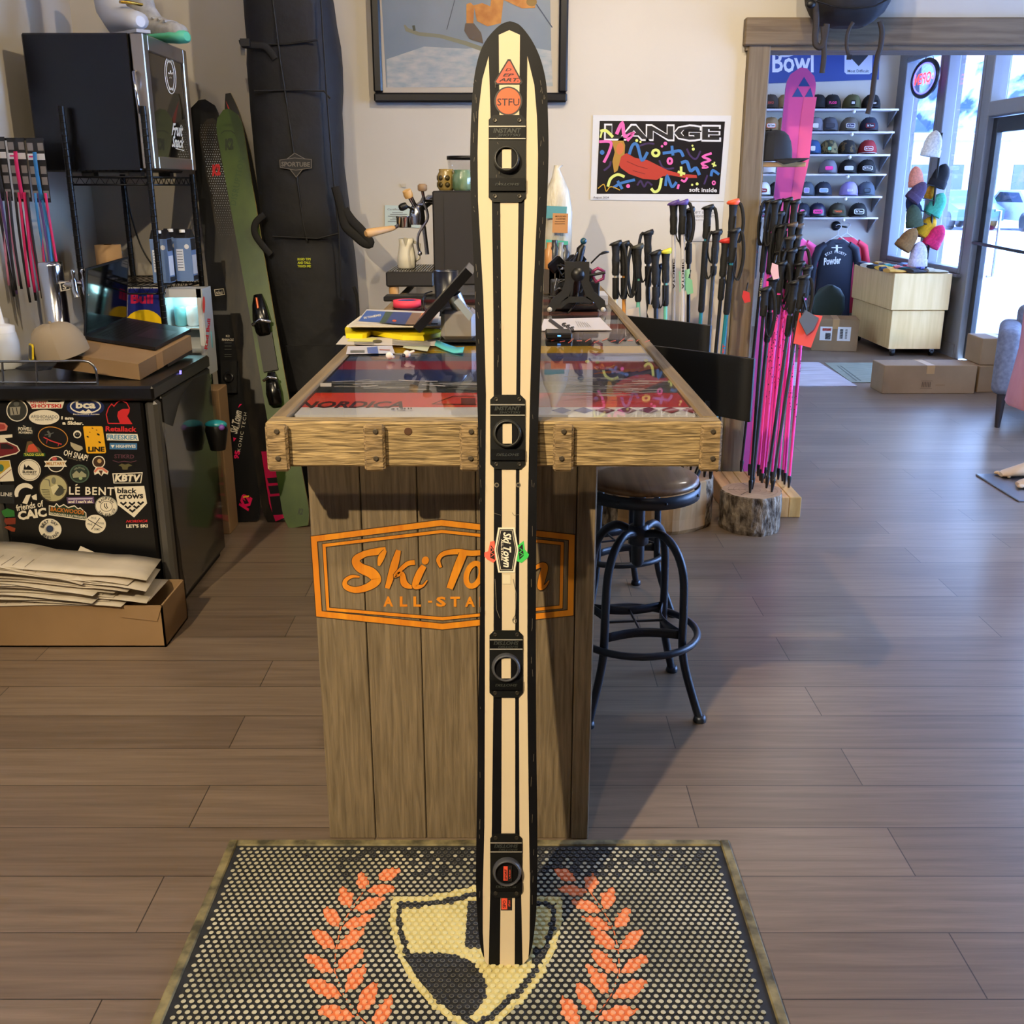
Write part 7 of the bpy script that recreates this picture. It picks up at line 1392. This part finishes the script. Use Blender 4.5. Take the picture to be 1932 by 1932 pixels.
# shirts on a hook rail
def shirt(px, py, Y, m_, lab, w_=.21, h_=.62, txt=None, sleeve=None, long=True):
    c = atY(px, py, Y); t = thing('hanging_shirt', lab, 'shirt', tuple(c-Vector((0, 0, h_))), 'shirts hanging under the cap shelves')
    g = []
    n = 20
    def ring_(z, wx, dy, off=0): return [Vector((c.x + off + wx*cos(2*pi*i/n), Y + dy*sin(2*pi*i/n) + .01*sin(3*(2*pi*i/n)+z*9), c.z+z)) for i in range(n)]
    part('torso', loft([ring_(-h_, w_*1.02, .07), ring_(-h_*.8, w_*.98, .06), ring_(-h_*.5, w_*.95, .06), ring_(-.18, w_*.94, .06), ring_(-.08, w_*.96, .05), ring_(-.03, w_*.6, .04), ring_(0, w_*.38, .035)], m_), t)
    for s_ in (-1, 1):
        L_ = .58 if long else .3
        part('sleeve', MB().tube([(c.x+s_*w_*.62, Y, c.z-.05), (c.x+s_*w_*.98, Y, c.z-.10), (c.x+s_*w_*1.18, Y-.01, c.z-.25), (c.x+s_*w_*1.25, Y-.01, c.z-L_)], [.05, .065, .055, .04], 12, sleeve or m_, sy=.7), t)
    part('collar', MB().tube([(c.x+.075*cos(a), Y-.035*sin(a)-.01*0, c.z-.004-.03*max(0, sin(a))) for a in [2*pi*i/18 for i in range(18)]], .006, 6, m_, closed=True), t)
    hg = MB().tube([(c.x-w_*.9, Y, c.z-.07), (c.x, Y, c.z+.045), (c.x+w_*.9, Y, c.z-.07)], .007, 6).tube(spline([(c.x, Y, c.z+.045), (c.x, Y, c.z+.09), (c.x+.03, Y, c.z+.13), (c.x+.01, Y+.02, c.z+.155), (c.x-.02, Y+.03, c.z+.14)], 4), .004, 6)
    part('hanger', hg, t, mat((200, 204, 212), .4))
    if txt:
        Q = Print(lambda x, y: atY(x, y, Y-.062), (0, -1, 0), .003); txt(Q); Q.done('shirt_print', t)
    return t
def ptx(Q): Q.text('Powder', 1570, 492, 34, 14, W_, -6, .03, .3); Q.arc_text('STAY FROSTY', 1576, 505, 30, 5, W_, -40, 40); Q.rect(1568, 466, 1588, 468, W_); Q.rect(1576, 462, 1580, 474, W_)
shirt(1580, 452, 11.35, mat((34, 40, 56), .85), 'dark navy long-sleeved shirt with white print hanging under the cap shelves', .20, .85, ptx)
shirt(1597, 448, 11.55, mat((206, 54, 78), .85), 'red-sleeved shirt behind the navy shirt', .20, .8); shirt(1500, 449, 11.40, mat((240, 90, 150), .85), 'pink shirt left of the navy shirt behind the ski poles', .20, .5, long=False)
t = thing('wall_hook', 'dark round wall hook holding the shirt hangers', 'hook', tuple(atY(1577, 440, 11.6))); q = atY(1577, 426, YH); part('rosette', MB().lathe([(.05, 0), (.05, .012), (.02, .02)], (q.x, YH-.001, q.z), 20, mat((40, 42, 48), .4, .6), (0, -1, 0)), t); part('rod', MB().cyl((q.x, YH-.01, q.z), (q.x, 11.32, q.z), .010, m=mat((40, 42, 48), .4, .6)), t)
# dresser with folded clothes
dz = .75; DX0, DX1, DY0, DY1 = 3.44, 3.96, 9.5, 10.65
DW = wood('dresser_wood', (216, 178, 116), (232, 196, 136), 'Z', .5, .05, 24, 2); DP = wood('dresser_pink_lit', (186, 146, 128), (204, 162, 140), 'Z', .5, .05, 24, 2)  # DP: same wood with pink reflected light mixed into its colour, unused
dr2 = thing('display_cabinet', 'light wooden display cabinet on casters below the window in the far room', 'cabinet', (3.7, 10.1, 0))
part('lower_box', MB().bbox((DX0+.02, DY0+.02, .07), (DX1-.02, DY1, .42), .004, DW), dr2); part('upper_box', MB().bbox((DX0, DY0, .425), (DX1, DY1, dz), .004, DW), dr2)
for x, y in ((DX0+.08, DY0+.08), (DX1-.08, DY0+.08), (DX0+.08, DY1-.1), (DX1-.08, DY1-.1)): part('caster', MB().lathe([(.03, -.015), (.032, 0), (.03, .015)], (x, y, .032), 14, BLK, (1, 0, 0)).box((x-.02, y-.02, .04), (x+.02, y+.02, .07), STEEL), dr2)
rg = random.Random(21); FC = ['d9a24a', '3b3b42', 'c8c4b0', '30445e', '2c6e78', '5a5488', 'e0b040', 'd06a64', 'a8a49a', '24262c', '3a8a80', 'b04858', 'd8d4c8', '4a4038', '7088b8', '262c44', 'c09040']
nm = ['ochre', 'charcoal', 'oatmeal', 'navy', 'teal', 'violet', 'yellow', 'coral', 'grey', 'black', 'sea green', 'crimson', 'cream', 'brown', 'light blue', 'midnight blue', 'mustard']
for i, c_ in enumerate(FC):
    x = DX0+.07+(i % 3)*.17 + rg.uniform(-.02, .02); y = DY0+.10+(i//3)*.17 + rg.uniform(-.02, .02); a = rg.uniform(-.6, .6); Mx = Matrix.Translation((x, y, dz+.001)) @ Matrix.Rotation(a, 4, 'Z')
    t = thing('folded_beanie', '%s folded beanie lying on the display cabinet' % nm[i], 'beanie', (x, y, dz+.001), 'folded beanies on the display cabinet')
    secs = [[Mx @ Vector((u_, .075*w_*cos(2*pi*j/14), h_*(.5+.5*sin(2*pi*j/14)))) for j in range(14)] for u_, w_, h_ in ((-.10, .75, .028), (-.06, .95, .034), (0, 1, .03), (.05, .8, .024), (.09, .4, .014))]
    part('beanie_body', loft(secs, mat(c_, .9)), t); part('cuff', loft([[Mx @ Vector((u_, .082*w_*cos(2*pi*j/14), .002+h_*(.5+.5*sin(2*pi*j/14)))) for j in range(14)] for u_, w_, h_ in ((-.105, .82, .036), (-.055, .97, .042))], mat(c_, .9)), t)
# beanie tree
px_, YT_ = 1748, 9.72; base = atY(px_, 500, YT_); tr = thing('hat_stand', 'black branching hat stand on the display cabinet in the window', 'stand', (base.x, YT_, dz))
stq = [Vector((base.x, YT_, dz+.012)), Vector((base.x, YT_, 1.2)), Vector((base.x, YT_, 1.95))]
part('base_plate', MB().lathe([(.0, 0), (.09, 0), (.09, .008), (.02, .014)], (base.x, YT_, dz), 24, BLK), tr); part('stem', MB().tube(stq, .011, 8, BLK), tr)
BE = [(1760, 272, 'e4e0d4', 'cream', 8, 1.0, 'topmost on the stand'), (1728, 334, 'e08a70', 'salmon', -8, .8, 'upper left of the stand'), (1775, 332, '1c1e24', 'black', 18, .95, 'upper right of the stand'), (1732, 362, '4c3a58', 'plum', 35, .85, 'under the salmon one'), (1757, 362, 'dc9c20', 'golden', 10, .6, 'behind the mint one'), (1768, 386, '52c0a0', 'mint green', 25, .95, 'right side below the black one'), (1722, 385, '26304c', 'navy', -20, .8, 'behind the plum one'), (1724, 408, '46543e', 'moss green', -12, .9, 'left side, middle'), (1750, 428, 'e4a80c', 'bright yellow', 30, .9, 'centre, below the mint one'), (1714, 451, '8a6030', 'caramel brown', 32, .95, 'lower left of the stand'), (1766, 446, 'f02a6a', 'hot pink', 28, .95, 'lower right of the stand'), (1733, 434, '3c3450', 'dark purple', 5, .6, 'behind the yellow one'), (1733, 480, 'd4cce0', 'pale lilac', 0, 1.0, 'lowest on the stand')]
for i, (px, py, c_, n_, a, s_, wh) in enumerate(BE):
    yy = YT_ - .06 + .05*(i % 3) + (.10 if 'behind' in wh else 0); q = atY(px, py, yy); t = thing('knit_beanie', '%s knit beanie, %s' % (n_, wh), 'beanie', tuple(q), 'beanies on the hat stand')
    Rm = Matrix.Rotation(R(a), 4, 'Y'); m_ = noisy('knit_%d' % i, tuple(int(int(c_[k:k+2], 16)*.86) for k in (0, 2, 4)), c_, (60, 60, 60), .9, .3); rr_ = .078*s_; mb = MB(); secs = []
    for z, k in ((-.10, 1.0), (-.05, 1.02), (0, 1.0), (.04, .9), (.075, .7), (.10, .42), (.115, .08)): secs.append([q + Rm @ Vector((rr_*k*cos(2*pi*j/18), rr_*.8*k*sin(2*pi*j/18), z*s_)) for j in range(18)])
    part('knit_body', loft(secs, m_), t)
    part('cuff', loft([[q + Rm @ Vector((rr_*k*cos(2*pi*j/18), rr_*.83*k*sin(2*pi*j/18), z*s_)) for j in range(18)] for z, k in ((-.105, 1.05), (-.10, 1.1), (-.045, 1.09), (-.04, 1.03))], m_, caps=False), t)
    part('branch', MB().tube([Vector((base.x, YT_, max(.85, q.z-.08))), q+Vector((0, 0, -.04))], .006, 6, BLK), tr)
# boxes
def rbox(cx, cy, w_, d_, z0, h_, rz, lab, labels=None):
    t = thing('cardboard_box', lab, 'box', (cx, cy, z0), 'cardboard boxes'); Mx = Matrix.Translation((cx, cy, z0)) @ Matrix.Rotation(R(rz), 4, 'Z')
    part('carton', MB().bbox((-w_/2, -d_/2, 0), (w_/2, d_/2, h_), .004, CARD, Mx), t); part('tape', MB().box((-.03, -d_/2-.001, h_*.7), (.03, d_/2+.001, h_+.001), TAPE, Mx), t)
    if labels:
        mb = MB()
        for x, z, w2, h2, c_ in labels: mb.add([Mx @ Vector(p) for p in ((x, -d_/2-.0015, z), (x+w2, -d_/2-.0015, z), (x+w2, -d_/2-.0015, z+h2), (x, -d_/2-.0015, z+h2))], [(0, 1, 2, 3)], mat(c_, .6))
        part('shipping_label', mb, t)
    return t
rbox(3.10, 10.02, .42, .34, 0, .30, -12, 'cardboard box with two white shipping labels against the display cabinet', [(-.14, .10, .11, .13, 'd8d4cc'), (.02, .10, .12, .13, 'd8d4cc'), (-.12, .19, .08, .025, 'b04030'), (-.09, .11, .05, .06, '302c28'), (.04, .12, .03, .09, '504a44'), (.09, .12, .02, .09, '504a44')])
rbox(2.72, 10.5, .40, .34, 0, .28, -12, 'cardboard box half hidden behind the ski poles in the far room')
zl = .215; t = rbox(3.15, 7.87, .70, .27, 0, zl, 0, 'long narrow cardboard box lying on the floor of the far room', [(-.055+k*.012, .05, .006, .04, '5a4428') for k in range(6)] + [(-.065, .04, .09, .003, '6a5030'), (-.065, .097, .09, .003, '6a5030'), (.05, .06, .07, .012, '8a6a44')])
rbox(3.70, 7.95, .34, .30, 0, .20, 4, 'lower cardboard box of the pile behind the armchair'); rbox(3.72, 7.98, .32, .30, .202, .20, -2, 'upper cardboard box of the pile behind the armchair')
# rugs
RG = noisy('rug_weave', (150, 140, 140), (196, 190, 196), (3, 60, 1), .95, .2); RG2 = noisy('mat_weave', (118, 122, 104), (140, 142, 124), (8, 60, 1), .95, .2)
t = thing('rug', 'pale striped woven rug on the floor of the far room', 'rug', (2.0, 8.6, 0)); rq = [atZ(x, y, .008) for x, y in ((1617, 728), (1545, 683))]; part('rug_body', MB().prism([(1.2, rq[0].y+.02, 0), (rq[0].x, rq[0].y, 0), (rq[1].x+.0, rq[1].y, 0), (1.2, rq[1].y, 0)], (0, 0, .008), RG), t)
t = thing('rug', 'grey-green flat mat beside the pale rug in the far room', 'rug', (3.0, 8.6, 0)); part('mat_body', MB().prism([atZ(x, y, 0) for x, y in ((1606, 722), (1655, 722), (1650, 685), (1556, 685))], (0, 0, .004), RG2), t)
for a, b_ in (((1585, 690), (1622, 718)), ((1579, 690), (1614, 718))): part('stripe', MB().prism([atZ(a[0], a[1], .004), atZ(a[0]+2, a[1], .004), atZ(b_[0]+3, b_[1], .004), atZ(b_[0], b_[1], .004)], (0, 0, .001), mat((92, 96, 84), .9)), t)
# chair with round dark green back
cq = atY(1563, 575, 10.75); t = thing('round_chair', 'dark green round-backed chair behind the cardboard boxes', 'chair', (cq.x, 10.75, 0)); GC = mat((44, 62, 56), .6)
part('backrest', loft([[Vector((cq.x + w_*cos(2*pi*j/18), 10.75+.04*sin(2*pi*j/18), z)) for j in range(18)] for z, w_ in ((.20, .13), (.30, .17), (.42, .16), (.50, .11), (.54, .03))], GC), t); part('seat', MB().lathe([(.0, .22), (.16, .22), (.17, .25), (.16, .28), (0, .28)], (cq.x, 10.93, 0), 24, GC), t)
for sx_ in (-.15, .15):
    for sy_ in (.10, .38)[:2]: part('leg', MB().cyl((cq.x+sx_, 10.70+sy_, 0), (cq.x+sx_*.8, 10.72+sy_, .23), .012, m=BLK), t)
# armchair
AG = noisy('armchair_fabric', (92, 96, 110), (112, 116, 130), (40, 40, 40), .9, .15); AX0, AX1, AY0, AY1 = 0, .68, 0, .66
t = thing('armchair', 'grey upholstered armchair with dark tapered legs at the right edge', 'armchair', (3.07, 6.56, 0), rz=-R(25))
def soft(lo, hi, b_): return MB().box(lo, hi, AG)
for x0, x1 in ((AX0, AX0+.14), (AX1-.14, AX1)): part('armrest', soft((x0, AY0, .22), (x1, AY1, .64), .05), t)
part('seat_cushion', soft((AX0+.145, AY0+.01, .30), (AX1-.145, AY1-.12, .46), .045), t); part('seat_base', soft((AX0+.13, AY0+.03, .20), (AX1-.13, AY1, .30), .02), t); part('backrest', soft((AX0+.10, AY1-.14, .30), (AX1-.10, AY1+.04, .74), .05), t)
for x, y in ((AX0+.07, AY0+.07), (AX1-.07, AY0+.07), (AX0+.07, AY1-.07), (AX1-.07, AY1-.07)): part('leg', MB().cyl((x, y, 0), (x, y, .22), .016, .03, 12, mat((36, 26, 24), .4)), t)
for c_ in t.children:
    if not c_.name.startswith('leg'):
        bv = c_.modifiers.new('round', 'BEVEL'); bv.width = .05 if 'cushion' in c_.name or 'arm' in c_.name or 'back' in c_.name else .02; bv.segments = 5
        for p_ in c_.data.polygons: p_.use_smooth = True
# mannequin
SKM = mat((206, 176, 140), .45); MX, MY = 2.80, 5.30
t = thing('mannequin', 'barefoot mannequin in a dusty pink dress on a steel plate at the right edge', 'mannequin', (MX, MY, 0))
part('base_plate', MB().bbox((2.52, 4.92, 0), (3.05, 5.42, .010), .003, STEEL), t)
def E(x, y, z, a, b_, n=20): return [Vector((x + a*cos(2*pi*i/n), y + b_*sin(2*pi*i/n), z)) for i in range(n)]
body = MB()
for s_, fy in ((-1, 5.16), (1, 5.36)):
    x = MX-.01; loft([E(x, fy, .05, .032, .03), E(x, fy, .12, .028, .027), E(x, fy, .3, .046, .045), E(x, fy, .46, .042, .04), E(x, fy*.7+MY*.3, .7, .062, .06), E(x, fy*.4+MY*.6, .85, .07, .07)], SKM, body)
    loft([[Vector((xx, fy + w_*cos(2*pi*i/14), .012 + h_*(.5+.5*sin(2*pi*i/14)))) for i in range(14)] for xx, w_, h_ in ((x+.045, .02, .04), (x+.03, .034, .075), (x-.02, .036, .085), (x-.09, .042, .055), (x-.14, .045, .034), (x-.165, .03, .022))], SKM, body)
    for k_ in range(5): body.ball((x-.165+.008*k_, fy-.034+.017*k_ if s_ < 0 else fy+.034-.017*k_, .023-.0014*k_), .013-.0016*k_, SKM, (1.5, .8, .8), 10, 6)
loft([E(MX, MY, .85, .10, .15), E(MX, MY, 1.0, .11, .16), E(MX, MY, 1.12, .085, .125), E(MX, MY, 1.3, .10, .145), E(MX, MY, 1.42, .08, .18), E(MX, MY, 1.47, .05, .08), E(MX, MY, 1.55, .045, .045)], SKM, body)
body.ball((MX-.01, MY, 1.66), .1, SKM, (.95, .78, 1.2)); body.ball((MX-.10, MY, 1.65), .014, SKM, (1.2, .7, 1.6))
for s_ in (-1, 1): body.tube(spline([(MX, MY+s_*.17, 1.42), (MX+.01, MY+s_*.21, 1.15), (MX-.02, MY+s_*.22, .92), (MX-.03, MY+s_*.21, .80)], 4), [.045]*4+[.036]*4+[.028]*5, 12, SKM)
part('figure', body, t)
DRS = noisy('dress_fabric', (178, 120, 134), (196, 140, 150), (8, 8, 3), .9, .3, bdist=.02); secs = []
for z, a, b_ in ((.40, .19, .22), (.42, .20, .235), (.55, .185, .22), (.70, .17, .205), (.85, .175, .20), (1.0, .18, .2), (1.07, .13, .15), (1.15, .105, .14), (1.3, .12, .165), (1.42, .09, .19), (1.46, .06, .12)):
    secs.append([Vector((MX + a*(1+.05*sin(7*2*pi*i/28+z*3)*(1 if z < 1 else .2))*cos(2*pi*i/28), MY + b_*(1+.05*sin(5*2*pi*i/28)*(1 if z < 1 else .2))*sin(2*pi*i/28), z)) for i in range(28)])
part('dress', loft(secs, DRS), t)
# neon sign in the window
XN = XW-.13; P = lambda x, y: atX(x, y, XN); t = thing('neon_sign', 'round open sign with red neon letters hanging in the window', 'sign', tuple(P(1745, 183)))
c = P(1745, 148); rz_ = abs(P(1745, 115).z-P(1745, 181).z)/2; ry_ = abs(P(1722, 148).y - P(1768, 148).y)/2
part('housing', MB().tube([c+Vector((0, ry_*cos(a), rz_*sin(a))) for a in [2*pi*i/36 for i in range(36)]], .022, 8, mat((24, 26, 36), .4), closed=True), t)
part('back_disc', MB().add([c+Vector((.02, ry_*.95*cos(a), rz_*.95*sin(a))) for a in [2*pi*i/36 for i in range(36)]], [tuple(range(36))], glassy('smoked', (.45, .45, .62))), t)
part('blue_ring', MB().tube([c+Vector((-.01, ry_*.84*cos(a), rz_*.84*sin(a))) for a in [2*pi*i/36 for i in range(36)]], .007, 6, mat((90, 90, 255), .4, emit=4), closed=True), t)
mb = MB(); text3d(mb, 'OPEN', c-Vector((.02, 0, 0)), Vector((0, 1, 0))*ry_*1.3, Vector((0, 0, 1))*rz_*.62, mat((255, 50, 40), .4, emit=4), .02); part('neon_letters', mb, t)
part('hanging_cord', MB().tube([c+Vector((0, ry_*.7, rz_*.72)), P(1757, 97), Vector((XW+.01, P(1757, 97).y, 2.71)), P(1757, 97), c+Vector((0, -ry_*.7, rz_*.72))], .003, 5, mat((120, 120, 126))), t)
# cars and buildings over the road
def car(cx, cy, m_, lab):
    t = thing('car', lab, 'car', (cx, cy, -.05), 'parked cars over the road'); s = [(-2.2, .35), (-2.25, .75), (-1.5, .95), (-.9, 1.4), (.8, 1.42), (1.5, .95), (2.2, .85), (2.25, .4)]
    part('bodywork', MB().prism([(cx-.85, cy+a, b_-.05) for a, b_ in s], (1.7, 0, 0), m_), t); part('side_windows', MB().prism([(cx-.86, cy+a, b_) for a, b_ in ((-1.2, .95), (-.8, 1.28), (.7, 1.3), (1.2, .95))], (1.72, 0, 0), mat((30, 36, 44), .1)), t)
    for a in (-1.4, 1.4):
        for e in (-.87, .67): part('wheel', MB().lathe([(.2, 0), (.33, .02), (.33, .18), (.2, .2)], (cx+e, cy+a, .28), 20, BLK, (1, 0, 0)), t)
q = atX(1803, 405, 17); car(17, q.y, mat((70, 90, 130), .3), 'dark blue car parked outside, seen through the window beside the hats'); q = atX(1915, 420, 19); car(19, q.y-1, mat((120, 130, 160), .3), 'silver blue car parked outside, seen through the glass door')
t = thing('building', 'pale low building across the street seen through the window', 'building', (21, 50, -.05)); part('facade', MB().box((14, 48, -.05), (24, 54, 3.4), mat((170, 168, 176), .8)), t); part('roof', MB().box((13.6, 47.6, 3.4), (24.4, 54.4, 3.7), SNOW), t)
for i in range(6): part('window', MB().box((14.6+i*1.5, 47.95, 1.0), (15.4+i*1.5, 48, 2.4), mat((60, 70, 90), .2)), t)
